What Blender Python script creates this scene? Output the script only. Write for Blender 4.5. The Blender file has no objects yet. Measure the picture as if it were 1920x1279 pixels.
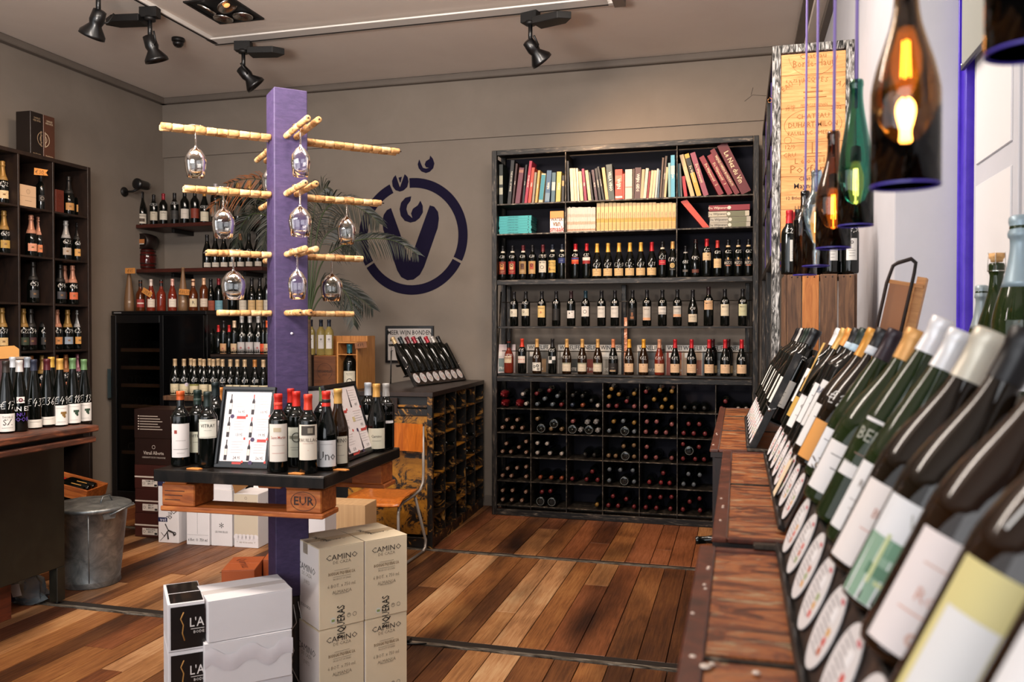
import bpy, bmesh, math, random
from mathutils import Matrix, Vector
random.seed(7)
S = bpy.context.scene
COL = S.collection
PI = math.pi

# ---------------------------------------------------------------- camera
CAM_H = 1.62; YAW = math.radians(-15.2); PITCH = math.radians(-0.83); FPX = 1564.0
cam_d = bpy.data.cameras.new('camera')
cam_d.sensor_fit = 'HORIZONTAL'; cam_d.sensor_width = 36.0; cam_d.lens = FPX / 1920 * 36
cam_d.clip_start = 0.05
cam_d.dof.use_dof = True; cam_d.dof.focus_distance = 5.0; cam_d.dof.aperture_fstop = 4.0
cam = bpy.data.objects.new('camera', cam_d); COL.objects.link(cam)
cam.location = (0, 0, CAM_H); cam.rotation_euler = (PI / 2 + PITCH, 0, -YAW)
S.camera = cam
FWD = Vector((math.sin(YAW) * math.cos(PITCH), math.cos(YAW) * math.cos(PITCH), math.sin(PITCH)))
RGT = Vector((math.cos(YAW), -math.sin(YAW), 0)); UPV = RGT.cross(FWD)
def at(px, py, X=None, Y=None, Z=None, D=None):
    """point of the room seen at that place of the photograph on a known plane"""
    d = FWD + RGT * ((px - 960) / FPX) - UPV * ((py - 639.5) / FPX)
    if X is not None: t = X / d.x
    elif Y is not None: t = Y / d.y
    elif Z is not None: t = (Z - CAM_H) / d.z
    else: t = D
    return Vector((0, 0, CAM_H)) + d * t

# ---------------------------------------------------------------- world, light, exposure
S.view_settings.view_transform = 'Standard'; S.view_settings.look = 'None'
S.view_settings.gamma = 1.0; S.view_settings.use_curve_mapping = False
S.view_settings.exposure = 0.0
W = bpy.data.worlds.new('world'); S.world = W; W.use_nodes = True
W.node_tree.nodes['Background'].inputs[0].default_value = (0.75, 0.85, 1.0, 1)
W.node_tree.nodes['Background'].inputs[1].default_value = 0.15
def area(name, loc, target, sx, sy, power, color):
    l = bpy.data.lights.new(name, 'AREA'); l.shape = 'RECTANGLE'; l.size = sx; l.size_y = sy
    l.energy = power; l.color = color
    o = bpy.data.objects.new(name, l); COL.objects.link(o); o.location = loc
    o.rotation_euler = (Vector(target) - Vector(loc)).to_track_quat('-Z', 'Y').to_euler()
    return o
def spot(name, loc, target, power, color, angle=60, blend=0.8, r=0.04):
    l = bpy.data.lights.new(name, 'SPOT'); l.energy = power; l.color = color
    l.spot_size = math.radians(angle); l.spot_blend = blend; l.shadow_soft_size = r
    o = bpy.data.objects.new(name, l); COL.objects.link(o); o.location = loc
    o.rotation_euler = (Vector(target) - Vector(loc)).to_track_quat('-Z', 'Y').to_euler()
    return o
WARM = (1.0, 0.66, 0.40)
area('shop_window_daylight', (-1.3, -2.0, 1.9), (-0.9, 4.0, 2.3), 3.6, 2.4, 115, (0.95, 0.97, 1.0))
area('street_window_daylight', (-4.4, -0.8, 2.1), (0.6, 3.2, 2.0), 3.6, 2.6, 55, (0.95, 0.97, 1.0))
area('overhead_fill_near', (-2.3, 2.6, 3.92), (-2.5, 4.2, 0.0), 2.0, 0.8, 190, (1.0, 0.89, 0.79))  # unseen fill light added overhead to brighten the interior
area('overhead_fill_right', (-0.7, 3.7, 3.92), (-0.9, 5.2, 0.8), 1.4, 0.5, 110, (1.0, 0.88, 0.77))  # second added fill, lifts the back of the room; no real fixture
area('ceiling_fill', (-2.2, 1.7, 2.6), (-2.4, 6.0, 4.5), 1.0, 0.4, 105, (1.0, 0.90, 0.82))  # added light without a fixture, thrown upward to brighten the ceiling

# ---------------------------------------------------------------- materials
def lin(h):
    h = h.lstrip('#'); out = []
    for i in (0, 2, 4):
        c = int(h[i:i + 2], 16) / 255
        out.append(c / 12.92 if c <= 0.04045 else ((c + 0.055) / 1.055) ** 2.4)
    return (*out, 1.0)
MATS = {}
def new_mat(name):
    m = bpy.data.materials.new(name); m.use_nodes = True
    nt = m.node_tree; b = nt.nodes['Principled BSDF']
    return m, nt, b
def N(nt, t, **k):
    n = nt.nodes.new(t)
    for a, v in k.items(): setattr(n, a, v)
    return n
def coords(nt, scale=(1, 1, 1), rot=(0, 0, 0)):
    tc = N(nt, 'ShaderNodeTexCoord'); mp = N(nt, 'ShaderNodeMapping')
    mp.inputs['Scale'].default_value = scale; mp.inputs['Rotation'].default_value = rot
    oi = N(nt, 'ShaderNodeObjectInfo'); ad = N(nt, 'ShaderNodeVectorMath', operation='ADD')
    ml = N(nt, 'ShaderNodeMath', operation='MULTIPLY'); ml.inputs[1].default_value = 37.0
    nt.links.new(oi.outputs['Random'], ml.inputs[0])
    nt.links.new(tc.outputs['Object'], ad.inputs[0]); nt.links.new(ml.outputs[0], ad.inputs[1])
    nt.links.new(ad.outputs[0], mp.inputs[0])
    return mp.outputs[0]
def ramp(nt, fac, stops):
    r = N(nt, 'ShaderNodeValToRGB'); e = r.color_ramp.elements
    while len(e) < len(stops): e.new(0.5)
    for i, (p, c) in enumerate(stops):
        e[i].position = p; e[i].color = lin(c) if isinstance(c, str) else (c, c, c, 1)
    nt.links.new(fac, r.inputs[0]); return r.outputs[0]
def noise(nt, vec, scale, detail=4, rough=0.6, dist=0.0):
    n = N(nt, 'ShaderNodeTexNoise'); n.inputs['Scale'].default_value = scale
    n.inputs['Detail'].default_value = detail; n.inputs['Roughness'].default_value = rough
    n.inputs['Distortion'].default_value = dist
    nt.links.new(vec, n.inputs['Vector']); return n.outputs['Fac']
def bump(nt, b, fac, strength=0.2, dist=0.002):
    bp = N(nt, 'ShaderNodeBump'); bp.inputs['Strength'].default_value = strength
    bp.inputs['Distance'].default_value = dist
    nt.links.new(fac, bp.inputs['Height']); nt.links.new(bp.outputs[0], b.inputs['Normal'])
def mc(color, rough=0.6, metal=0.0, coat=0.0, spec=0.5):
    """plain colour"""
    k = ('c', color, rough, metal, coat, spec)
    if k not in MATS:
        m, nt, b = new_mat('plain_' + color.lstrip('#'))
        b.inputs['Base Color'].default_value = lin(color); b.inputs['Roughness'].default_value = rough
        b.inputs['Metallic'].default_value = metal; b.inputs['Coat Weight'].default_value = coat
        b.inputs['Specular IOR Level'].default_value = spec
        MATS[k] = m
    return MATS[k]
def mn(name, stops, scale=6, stretch=(1, 1, 1), rough=0.6, metal=0.0, bmp=0.15, detail=5, dist=0.4, rrough=None, spec=0.5):
    """noise blend between colours; stretch gives the grain its direction"""
    if name in MATS: return MATS[name]
    m, nt, b = new_mat(name)
    f = noise(nt, coords(nt, stretch), scale, detail, 0.62, dist)
    nt.links.new(ramp(nt, f, stops), b.inputs['Base Color'])
    b.inputs['Metallic'].default_value = metal; b.inputs['Roughness'].default_value = rough
    b.inputs['Specular IOR Level'].default_value = spec
    if rrough: nt.links.new(ramp(nt, f, rrough), b.inputs['Roughness'])
    if bmp: bump(nt, b, f, bmp)
    MATS[name] = m; return m
def glassy(name, color, trans=0.0, rough=0.04, ior=1.45):
    if name in MATS: return MATS[name]
    m, nt, b = new_mat(name)
    b.inputs['Base Color'].default_value = lin(color); b.inputs['Roughness'].default_value = rough
    b.inputs['Transmission Weight'].default_value = trans; b.inputs['IOR'].default_value = ior
    MATS[name] = m; return m
def emis(name, color, strength):
    if name in MATS: return MATS[name]
    m, nt, b = new_mat(name)
    b.inputs['Base Color'].default_value = lin(color)
    b.inputs['Emission Color'].default_value = lin(color); b.inputs['Emission Strength'].default_value = strength
    MATS[name] = m; return m

M_WALL = mn('grey_wall_paint', [(0.3, '#776d63'), (0.7, '#7e746a')], 3, rough=0.85, bmp=0.05)
M_CEIL = mn('ceiling_paint', [(0.3, '#dccfc4'), (0.7, '#e2d6cb')], 2, rough=0.9, bmp=0.04)
M_TRIM = mn('grey_trim_paint', [(0.3, '#635a52'), (0.7, '#6a6159')], 3, rough=0.7, bmp=0.05)
M_WHITE = mn('white_wall_paint', [(0.3, '#b2b2b8'), (0.7, '#b8b8be')], 3, rough=0.8, bmp=0.05)
M_STEEL = mn('worn_black_steel', [(0.42, '#0b0a0a'), (0.56, '#1b1816'), (0.63, '#514940'), (0.72, '#857a6c')], 14, (1, 1, 1), rough=0.45, metal=0.35, bmp=0.3, dist=1.2)
M_STEEL_X = mn('worn_steel_streaks_x', [(0.47, '#0d0b0a'), (0.58, '#2a2521'), (0.68, '#6b5f52'), (0.8, '#95887a')], 9, (1, 9, 9), rough=0.42, metal=0.35, bmp=0.3, dist=0.8)
M_STEEL_Z = mn('worn_steel_streaks_z', [(0.45, '#0d0b0a'), (0.56, '#2a2521'), (0.68, '#6b5f52'), (0.8, '#95887a')], 9, (9, 9, 1), rough=0.42, metal=0.35, bmp=0.3, dist=0.8)
M_STEEL_W = mn('silver_worn_steel', [(0.40, '#1a1817'), (0.50, '#6b6864'), (0.62, '#c3c0bc')], 11, (6, 6, 1), rough=0.45, metal=0.3, bmp=0.4, dist=1.5)
M_EDGE = mn('bare_steel_edge', [(0.35, '#120f0c'), (0.55, '#433b32'), (0.7, '#7d7264')], 30, rough=0.4, metal=0.6, bmp=0.2)
M_NAVY = mn('dark_navy_back', [(0.3, '#06050f'), (0.7, '#0b091c')], 3, rough=0.85, bmp=0.03)
M_BLACK = mc('#0a0909', 0.5)
M_BLACKM = mc('#08080a', 0.35, 0.0, 0.2)
M_PURPLE = mn('purple_post_paint', [(0.35, '#33274a'), (0.65, '#413258')], 8, (3, 3, 8), rough=0.6, bmp=0.6)
M_PFRAME = mn('violet_gloss_paint', [(0.3, '#3c25a0'), (0.7, '#4b33b4')], 10, rough=0.25, bmp=0.3)
M_LOGO = mc('#0d0724', 0.85, spec=0.2)
M_CORK = mn('cork', [(0.35, '#a8743e'), (0.5, '#c99a62'), (0.7, '#dbb17c')], 40, (1, 1, 1), rough=0.8, bmp=0.5, detail=8)
M_CORK2 = mn('pale_cork', [(0.35, '#b98a54'), (0.5, '#d8ae78'), (0.7, '#e6c594')], 40, rough=0.8, bmp=0.5, detail=8)
M_CORK3 = mn('brown_cork', [(0.35, '#8a5a2e'), (0.5, '#b88650'), (0.7, '#cfa26a')], 40, rough=0.8, bmp=0.5, detail=8)
M_REDWOOD = mn('dark_red_wood', [(0.3, '#2a0f0a'), (0.7, '#4c1c12')], 8, (1, 8, 8), rough=0.45)
M_CRATE = mn('weathered_crate_wood', [(0.3, '#3f2a1c'), (0.5, '#5c3f2b'), (0.75, '#7d5a3c')], 7, (8, 8, 0.8), rough=0.7, dist=0.8)
M_CRATE2 = mn('orange_crate_wood', [(0.3, '#8a4d22'), (0.5, '#ac6a33'), (0.75, '#c28548')], 5, (6, 6, 0.8), rough=0.65, dist=1.6)
M_PINE = mn('pale_pine', [(0.3, '#b87a44'), (0.55, '#cf945a'), (0.75, '#dba970')], 4, (1, 6, 12), rough=0.6, dist=1.5)
M_PINEZ = mn('pale_pine_upright', [(0.3, '#a96a32'), (0.55, '#c48748'), (0.75, '#d79c5b')], 4, (12, 12, 1), rough=0.6, dist=1.0)
M_PALLET = mn('pallet_wood', [(0.3, '#7a3c15'), (0.5, '#a4561f'), (0.75, '#c67a3a')], 5, (1, 7, 7), rough=0.55, dist=1.2)
M_CHAIR = mn('varnished_plywood', [(0.3, '#8f4814'), (0.55, '#b2611e'), (0.75, '#c8782d')], 5, (7, 7, 1), rough=0.3, dist=0.8, bmp=0.05)
M_TUBE = mc('#8f877f', 0.35, 0.3)
M_CHROME = mc('#c9c6c2', 0.2, 1.0)
M_ZINC = mn('galvanised_zinc', [(0.3, '#5f6467'), (0.5, '#84898a'), (0.7, '#a7abab')], 9, rough=0.4, metal=0.75, bmp=0.1, dist=1.0)
M_PAPER = mc('#e9e3dd', 0.7)
M_INK = mc('#1c1918', 0.8)
M_CARD = mc('#cfb894', 0.8)
M_WCARD = mn('white_cardboard', [(0.3, '#d9d6d8'), (0.7, '#e3e0e2')], 2, rough=0.75, bmp=0.03)
M_GLASS = glassy('clear_glass', '#ffffff', 1.0, 0.0)

# ---------------------------------------------------------------- mesh building
def Rz(a): return Matrix.Rotation(a, 4, 'Z')
def Rx(a): return Matrix.Rotation(a, 4, 'X')
def Ry(a): return Matrix.Rotation(a, 4, 'Y')
def T(x, y=None, z=None):
    return Matrix.Translation(Vector(x) if y is None else Vector((x, y, z)))
I4 = Matrix.Identity(4)
class MB:
    def __init__(s): s.v = []; s.f = []; s.mi = []; s.sm = []; s.mats = []
    def mid(s, m):
        if m not in s.mats: s.mats.append(m)
        return s.mats.index(m)
    def add(s, vs, fs, m, smooth=False, M=None):
        o = len(s.v)
        if M is not None: vs = [M @ Vector(v) for v in vs]
        s.v.extend([tuple(v) for v in vs]); k = s.mid(m)
        for f in fs:
            s.f.append(tuple(i + o for i in f)); s.mi.append(k); s.sm.append(smooth)
        return s
    def box(s, x0, y0, z0, x1, y1, z1, m, M=None):
        vs = [(x, y, z) for z in (z0, z1) for y in (y0, y1) for x in (x0, x1)]
        fs = [(0, 2, 3, 1), (4, 5, 7, 6), (0, 1, 5, 4), (2, 6, 7, 3), (0, 4, 6, 2), (1, 3, 7, 5)]
        return s.add(vs, fs, m, False, M)
    def lathe(s, prof, m, n=24, M=None, smooth=True):
        vs = []; fs = []
        for r, z in prof:
            for i in range(n):
                a = 2 * PI * i / n; vs.append((r * math.cos(a), r * math.sin(a), z))
        for j in range(len(prof) - 1):
            for i in range(n):
                k = (i + 1) % n
                fs.append((j * n + i, j * n + k, (j + 1) * n + k, (j + 1) * n + i))
        if prof[0][0] > 1e-5: fs.append(tuple(range(n - 1, -1, -1)))
        if prof[-1][0] > 1e-5: fs.append(tuple((len(prof) - 1) * n + i for i in range(n)))
        return s.add(vs, fs, m, smooth, M)
    def disc(s, r, z, m, n=24, M=None, ry=None):
        return s.add([(r * math.cos(2 * PI * i / n), (ry or r) * math.sin(2 * PI * i / n), z) for i in range(n)], [tuple(range(n))], m, False, M)
    def ring(s, r0, r1, z, m, a0=0, a1=2 * PI, n=32, M=None, h=0.0):
        full = abs(a1 - a0 - 2 * PI) < 1e-6; k = n if full else n + 1
        vs = []
        for zz in ((z, z + h) if h else (z,)):
            for i in range(k):
                a = a0 + (a1 - a0) * i / n
                vs += [(r0 * math.cos(a), r0 * math.sin(a), zz), (r1 * math.cos(a), r1 * math.sin(a), zz)]
        fs = []
        for i in range(n):
            a, b = 2 * i, 2 * ((i + 1) % k)
            if h:
                o = 2 * k
                fs += [(a + o, a + 1 + o, b + 1 + o, b + o), (a + 1, b + 1, b + 1 + o, a + 1 + o), (b, a, a + o, b + o)]
            else: fs.append((a, a + 1, b + 1, b))
        return s.add(vs, fs, m, False, M)
    def prism(s, poly, z0, z1, m, M=None):
        n = len(poly)
        vs = [(x, y, z0) for x, y in poly] + [(x, y, z1) for x, y in poly]
        fs = [tuple(range(n - 1, -1, -1)), tuple(range(n, 2 * n))] + [(i, (i + 1) % n, n + (i + 1) % n, n + i) for i in range(n)]
        return s.add(vs, fs, m, False, M)
    def tube(s, pts, r, m, n=10, M=None, closed=False, radii=None):
        pts = [Vector(p) for p in pts]; L = len(pts); rings = []
        prev = None
        for i, p in enumerate(pts):
            if closed: d = pts[(i + 1) % L] - pts[i - 1]
            else: d = pts[min(i + 1, L - 1)] - pts[max(i - 1, 0)]
            d.normalize()
            if prev is None:
                u = d.orthogonal().normalized()
            else:
                u = (prev - d * prev.dot(d))
                u = u.normalized() if u.length > 1e-6 else d.orthogonal().normalized()
            prev = u; w = d.cross(u); rr = radii[i] if radii else r
            rings += [p + (u * math.cos(2 * PI * k / n) + w * math.sin(2 * PI * k / n)) * rr for k in range(n)]
        fs = []
        for j in range(L if closed else L - 1):
            a, b = j * n, ((j + 1) % L) * n
            for k in range(n):
                q = (k + 1) % n; fs.append((a + k, a + q, b + q, b + k))
        if not closed: fs += [tuple(range(n - 1, -1, -1)), tuple((L - 1) * n + k for k in range(n))]
        return s.add(rings, fs, m, True, M)
    def text(s, body, size, m, M=None, bold=0.0, sx=1.0, align='CENTER', f=None):
        vs, fs = text_mesh(body, align, bold)
        pts = [(v[0] * size * sx, v[1] * size, 0) for v in vs]
        if f: pts = [f(p[0], p[1]) for p in pts]
        return s.add(pts, fs, m, False, M)
    def mesh(s, name, bevel=0.0, segs=1):
        me = bpy.data.meshes.new(name); me.from_pydata(s.v, [], s.f)
        for m in s.mats: me.materials.append(m)
        me.polygons.foreach_set('material_index', s.mi); me.polygons.foreach_set('use_smooth', s.sm)
        me.update()
        if bevel:
            bm = bmesh.new(); bm.from_mesh(me)
            bmesh.ops.bevel(bm, geom=[e for e in bm.edges if e.is_manifold and e.calc_face_angle(0) > 0.6], offset=bevel, segments=segs, affect='EDGES', profile=0.5)
            bm.to_mesh(me); bm.free()
        return me
    def obj(s, name, parent=None, loc=None, rz=None, bevel=0.0, label=None, **k):
        return link(name, s.mesh(name, bevel), parent, loc, rz, label, **k)
TXT = {}
def text_mesh(body, align='CENTER', bold=0.0):
    k = (body, align, bold)
    if k not in TXT:
        cu = bpy.data.curves.new('t', 'FONT'); cu.body = body; cu.align_x = align; cu.align_y = 'CENTER'
        cu.size = 1.4; cu.resolution_u = 1; cu.offset = bold
        o = bpy.data.objects.new('t', cu); me = o.to_mesh()
        TXT[k] = ([tuple(v.co) for v in me.vertices], [tuple(p.vertices) for p in me.polygons])
        o.to_mesh_clear(); bpy.data.objects.remove(o); bpy.data.curves.remove(cu)
    return TXT[k]
def link(name, mesh, parent=None, loc=None, rz=None, label=None, M=None):
    o = bpy.data.objects.new(name, mesh); COL.objects.link(o)
    if parent is not None: o.parent = parent
    if loc is not None: o.location = loc
    if rz is not None: o.rotation_euler = (0, 0, rz)
    if M is not None: o.matrix_local = M
    if label: o['label'] = label
    return o
def thing(name, label, cat, loc=(0, 0, 0), rz=0.0, group=None, M=None):
    o = bpy.data.objects.new(name, None); COL.objects.link(o); o.empty_display_size = 0.05
    if M is not None: o.matrix_local = M
    else: o.location = loc; o.rotation_euler = (0, 0, rz)
    tag(o, label, cat, group); return o
def tag(o, label, cat, group=None):
    o['label'] = label; o['category'] = cat
    if group: o['group'] = group
    return o
def struct(o): o['kind'] = 'structure'; return o
def stuff(o): o['kind'] = 'stuff'; return o
ORD = ['zeroth', 'first', 'second', 'third', 'fourth', 'fifth', 'sixth', 'seventh', 'eighth', 'ninth', 'tenth', 'eleventh', 'twelfth', 'thirteenth', 'fourteenth', 'fifteenth', 'sixteenth', 'seventeenth', 'eighteenth', 'nineteenth', 'twentieth', 'twenty-first', 'twenty-second', 'twenty-third', 'twenty-fourth', 'twenty-fifth']
# ================================================================ THE ROOM
YB = 7.30; XL = -5.66; XR = 0.62; ZC = 3.95
# floor: a dark sub-floor with single planks let in, and steel strips across
fl = struct(MB().box(XL - 0.1, -2.2, -0.12, 2.2, YB + 0.1, -0.022, mc('#120b07', 0.9)).obj('floor'))
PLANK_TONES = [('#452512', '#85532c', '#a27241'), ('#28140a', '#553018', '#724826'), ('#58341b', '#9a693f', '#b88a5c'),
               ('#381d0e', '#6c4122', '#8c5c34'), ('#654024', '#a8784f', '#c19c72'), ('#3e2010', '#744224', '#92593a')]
PM = []
for i, (a, b, c) in enumerate(PLANK_TONES):
    m, nt, bs = new_mat('floor_oak_%s' % 'abcdef'[i])
    v = coords(nt, (1, 1, 1))
    mp = N(nt, 'ShaderNodeMapping'); mp.inputs['Scale'].default_value = (22, 1.1, 1); nt.links.new(v, mp.inputs[0])
    g = noise(nt, mp.outputs[0], 4, 8, 0.7, 0.6)
    blot = noise(nt, v, 1.7, 4, 0.55, 0.5)
    mx = N(nt, 'ShaderNodeMath', operation='MULTIPLY_ADD'); mx.inputs[1].default_value = 0.55
    ml = N(nt, 'ShaderNodeMath', operation='MULTIPLY'); ml.inputs[1].default_value = 0.45
    nt.links.new(g, mx.inputs[0]); nt.links.new(blot, ml.inputs[0]); nt.links.new(ml.outputs[0], mx.inputs[2])
    geo = N(nt, 'ShaderNodeNewGeometry'); mp2 = N(nt, 'ShaderNodeMapping'); mp2.inputs['Scale'].default_value = (1.5, 0.28, 1); nt.links.new(geo.outputs['Position'], mp2.inputs[0])
    stn = ramp(nt, noise(nt, mp2.outputs[0], 1.6, 3, 0.5, 0.3), [(0.36, '#5a4a40'), (0.52, '#ffffff')])
    mm = N(nt, 'ShaderNodeMix', data_type='RGBA', blend_type='MULTIPLY'); mm.inputs[0].default_value = 0.9
    nt.links.new(ramp(nt, mx.outputs[0], [(0.33, a), (0.5, b), (0.66, c)]), mm.inputs[6]); nt.links.new(stn, mm.inputs[7]); nt.links.new(mm.outputs[2], bs.inputs['Base Color'])
    nt.links.new(ramp(nt, g, [(0.3, 0.62), (0.7, 0.36)]), bs.inputs['Roughness'])
    bs.inputs['Specular IOR Level'].default_value = 0.35
    bump(nt, bs, g, 0.35, 0.0015); PM.append(m)
rnd = random.Random(3)
x = XL
sections = [(-0.2, 1.55), (1.56, 3.98), (4.08, 5.70), (5.78, YB)]
seq = 0
for si, (ya, yb) in enumerate(sections):
    x = XL + rnd.uniform(-0.1, 0)
    while x < (XR + 0.05):
        w = rnd.choice((0.125, 0.14, 0.155, 0.17)); 
        cuts = [ya, yb]
        if rnd.random() < 0.35: cuts.insert(1, rnd.uniform(ya + 0.3, yb - 0.3))
        for c0, c1 in zip(cuts, cuts[1:]):
            if si == 0 and (x > -0.6 or x < -2.6): continue
            tone = rnd.choices(range(6), (4, 2, 4, 4, 2, 2))[0]
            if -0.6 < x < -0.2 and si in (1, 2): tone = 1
            if si == 3 and rnd.random() < 0.5: tone = 5
            hh = rnd.uniform(-0.0012, 0.0012)
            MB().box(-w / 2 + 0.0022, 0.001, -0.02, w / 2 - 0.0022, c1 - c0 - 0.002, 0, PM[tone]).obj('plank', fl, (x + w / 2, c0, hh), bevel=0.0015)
        x += w
M_STRIP = mn('floor_strip_metal', [(0.35, '#2a231c'), (0.52, '#7a7165'), (0.68, '#b5ab9c')], 22, (0.5, 3, 1), rough=0.4, metal=0.5)
for y0, x0, x1 in ((3.985, XL, 0.2), (5.705, XL, 0.2), (1.552, -2.6, -0.3)):
    b = MB()
    b.box(x0, y0, -0.02, x1, y0 + 0.03, 0.004, M_STRIP).box(x0, y0 + 0.034, -0.02, x1, y0 + (0.09 if y0 < 5 and y0 > 2 else 0.06), 0.0015, mc('#1a120c', 0.6))
    b.obj('metal_strip', fl)
struct(MB().box(XL - 0.15, -2.2, -0.1, XL, YB + 0.15, ZC + 0.1, M_WALL).obj('wall_left'))
wb = struct(MB().box(XL, YB, -0.1, XR + 0.4, YB + 0.15, ZC + 0.1, M_WALL).obj('wall_back'))
struct(MB().box(XL, YB - 0.02, 3.36, XR, YB, ZC, M_WALL).obj('trim_1'))
# right wall with the window niche
NY0, NY1, NZ = -0.6, 3.745, 1.42
b = MB(); b.box(XR, NY1, -0.1, XR + 0.5, YB, ZC + 0.1, M_WHITE); b.box(XR, -2.2, -0.1, XR + 0.5, NY1, NZ - 0.03, M_WHITE)
b.box(XR, -2.2, NZ - 0.03, XR + 0.5, NY0, ZC + 0.1, M_WHITE)
struct(b.obj('wall_right'))
# reveal, sill, window
M_REV = M_WHITE
struct(MB().box(XR + 0.002, NY1 - 0.008, NZ, 0.862, NY1, ZC, M_REV).obj('trim_2'))
struct(MB().box(XR - 0.02, NY0, NZ - 0.03, 0.90, NY1 - 0.01, NZ, M_WHITE).obj('trim_3', bevel=0.004))
w = struct(MB().box(0.91, NY0, NZ, 0.97, NY1, ZC, mc('#d8d6d6', 0.6)).obj('window_1'))
b = MB()
b.box(0.862, 3.66, NZ, 0.93, NY1 - 0.009, ZC, M_PFRAME)
b.box(0.850, 3.725, NZ, 0.866, NY1 - 0.009, ZC, M_PFRAME)
b.obj('window_frame', w, bevel=0.003, label='violet painted casing')
b = MB(); b.box(0.878, 3.690, NZ, 0.905, 3.712, ZC, M_WHITE); b.obj('glazing_bead', w)
for k in range(6):
    y0 = 0.2 + k * 0.575
    b = MB(); b.box(0.884, y0 + 0.012, NZ + 0.01, 0.915, y0 + 0.55, ZC - 0.02, M_WHITE)
    b.box(0.878, y0 + 0.07, 2.25, 0.886, y0 + 0.50, ZC - 0.1, mc('#d3d0d0', 0.6)); b.box(0.878, y0 + 0.07, 1.5, 0.886, y0 + 0.50, 2.17, mc('#d3d0d0', 0.6))
    b.obj('shutter_panel', w, bevel=0.003)
struct(MB().box(XL - 0.15, -2.35, -0.1, 2.2, -2.2, 0.9, M_WALL).obj('wall_front'))
# ceiling, coving, right beam
c = struct(MB().box(XL - 0.1, -2.2, ZC, 2.2, YB + 0.1, ZC + 0.1, M_CEIL).obj('ceiling'))
struct(MB().box(XL, YB - 0.08, ZC - 0.06, 0.43, YB - 0.02, ZC, M_TRIM).obj('trim_4', bevel=0.008))
struct(MB().box(XL, -2, ZC - 0.06, XL + 0.07, YB - 0.02, ZC, M_TRIM).obj('trim_5', bevel=0.008))
b = MB(); b.box(0.43, 3.0, ZC - 0.03, 0.50, YB - 0.02, ZC, M_TRIM); b.box(0.50, 3.0, ZC - 0.08, 0.575, YB - 0.02, ZC, M_CEIL); b.box(0.575, 3.0, ZC - 0.14, XR, YB - 0.02, ZC, M_TRIM)
struct(b.obj('trim_6'))
struct(MB().box(XL, YB - 0.018, 0, -2.1, YB, 0.10, M_TRIM).obj('baseboard_back', bevel=0.004))
struct(MB().box(XL, 3.0, 0, XL + 0.018, YB - 0.02, 0.10, M_TRIM).obj('baseboard_left', bevel=0.004))
# small cracks in the back wall paint, upper right
b = MB()
for pts in (((1396, 190), (1411, 178), (1440, 180)), ((1408, 178), (1412, 164))):
    b.tube([at(x, y, Y=YB - 0.021) for x, y in pts], 0.002, mc('#3d352f'), 4)
b.obj('crack', wb)
# grey board hung against the window, its lower edge sloping with the wall
p = at(1803, 127, X=0.845)
gb = thing('hanging_board', 'grey board hanging across the top of the violet framed window', 'board', (0.845, p.y, p.z))
MB().box(0, -1.9, 0.0, 0.006, 0, 0.9, mc('#8f9088', 0.6)).obj('board_sheet', gb)
MB().box(-0.003, -1.9, -0.012, 0.01, 0.0, 0.004, mc('#1c1614', 0.4)).obj('bottom_rail', gb, label='dark bottom rail')
for z in (0.008, 0.32): MB().lathe([(0.006, 0), (0.006, 0.003), (0, 0.006)], M_CHROME, 10, T(-0.001, -0.012, z) @ Ry(-PI / 2)).obj('screw', gb)

# ceiling track (pale aluminium L profile)
tr = thing('lighting_track', 'pale aluminium lighting track forming a corner on the ceiling', 'track', (0, 0, ZC))
M_ALU = mc('#ddd8d2', 0.45); M_ALUD = mc('#2a2320', 0.6)
TX, TY = -4.10, 5.90
b = MB(); b.box(TX, TY, -0.03, -0.86, TY + 0.045, 0, M_ALU).box(TX, TY + 0.012, -0.032, -0.9, TY + 0.033, -0.029, M_ALUD)
b.box(TX - 0.0, TY - 0.10, -0.03, -0.9, TY - 0.0, -0.018, M_ALU); b.obj('track_rail', tr)
b = MB(); b.box(TX - 0.0, 1.0, -0.03, TX + 0.045, TY, 0, M_ALU).box(TX + 0.012, 1.0, -0.032, TX + 0.033, TY, -0.029, M_ALUD); b.obj('track_rail', tr)
MB().box(-0.86, TY - 0.11, -0.045, -0.78, TY + 0.05, 0, mc('#6b6058', 0.5)).obj('end_cap', tr)

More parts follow.
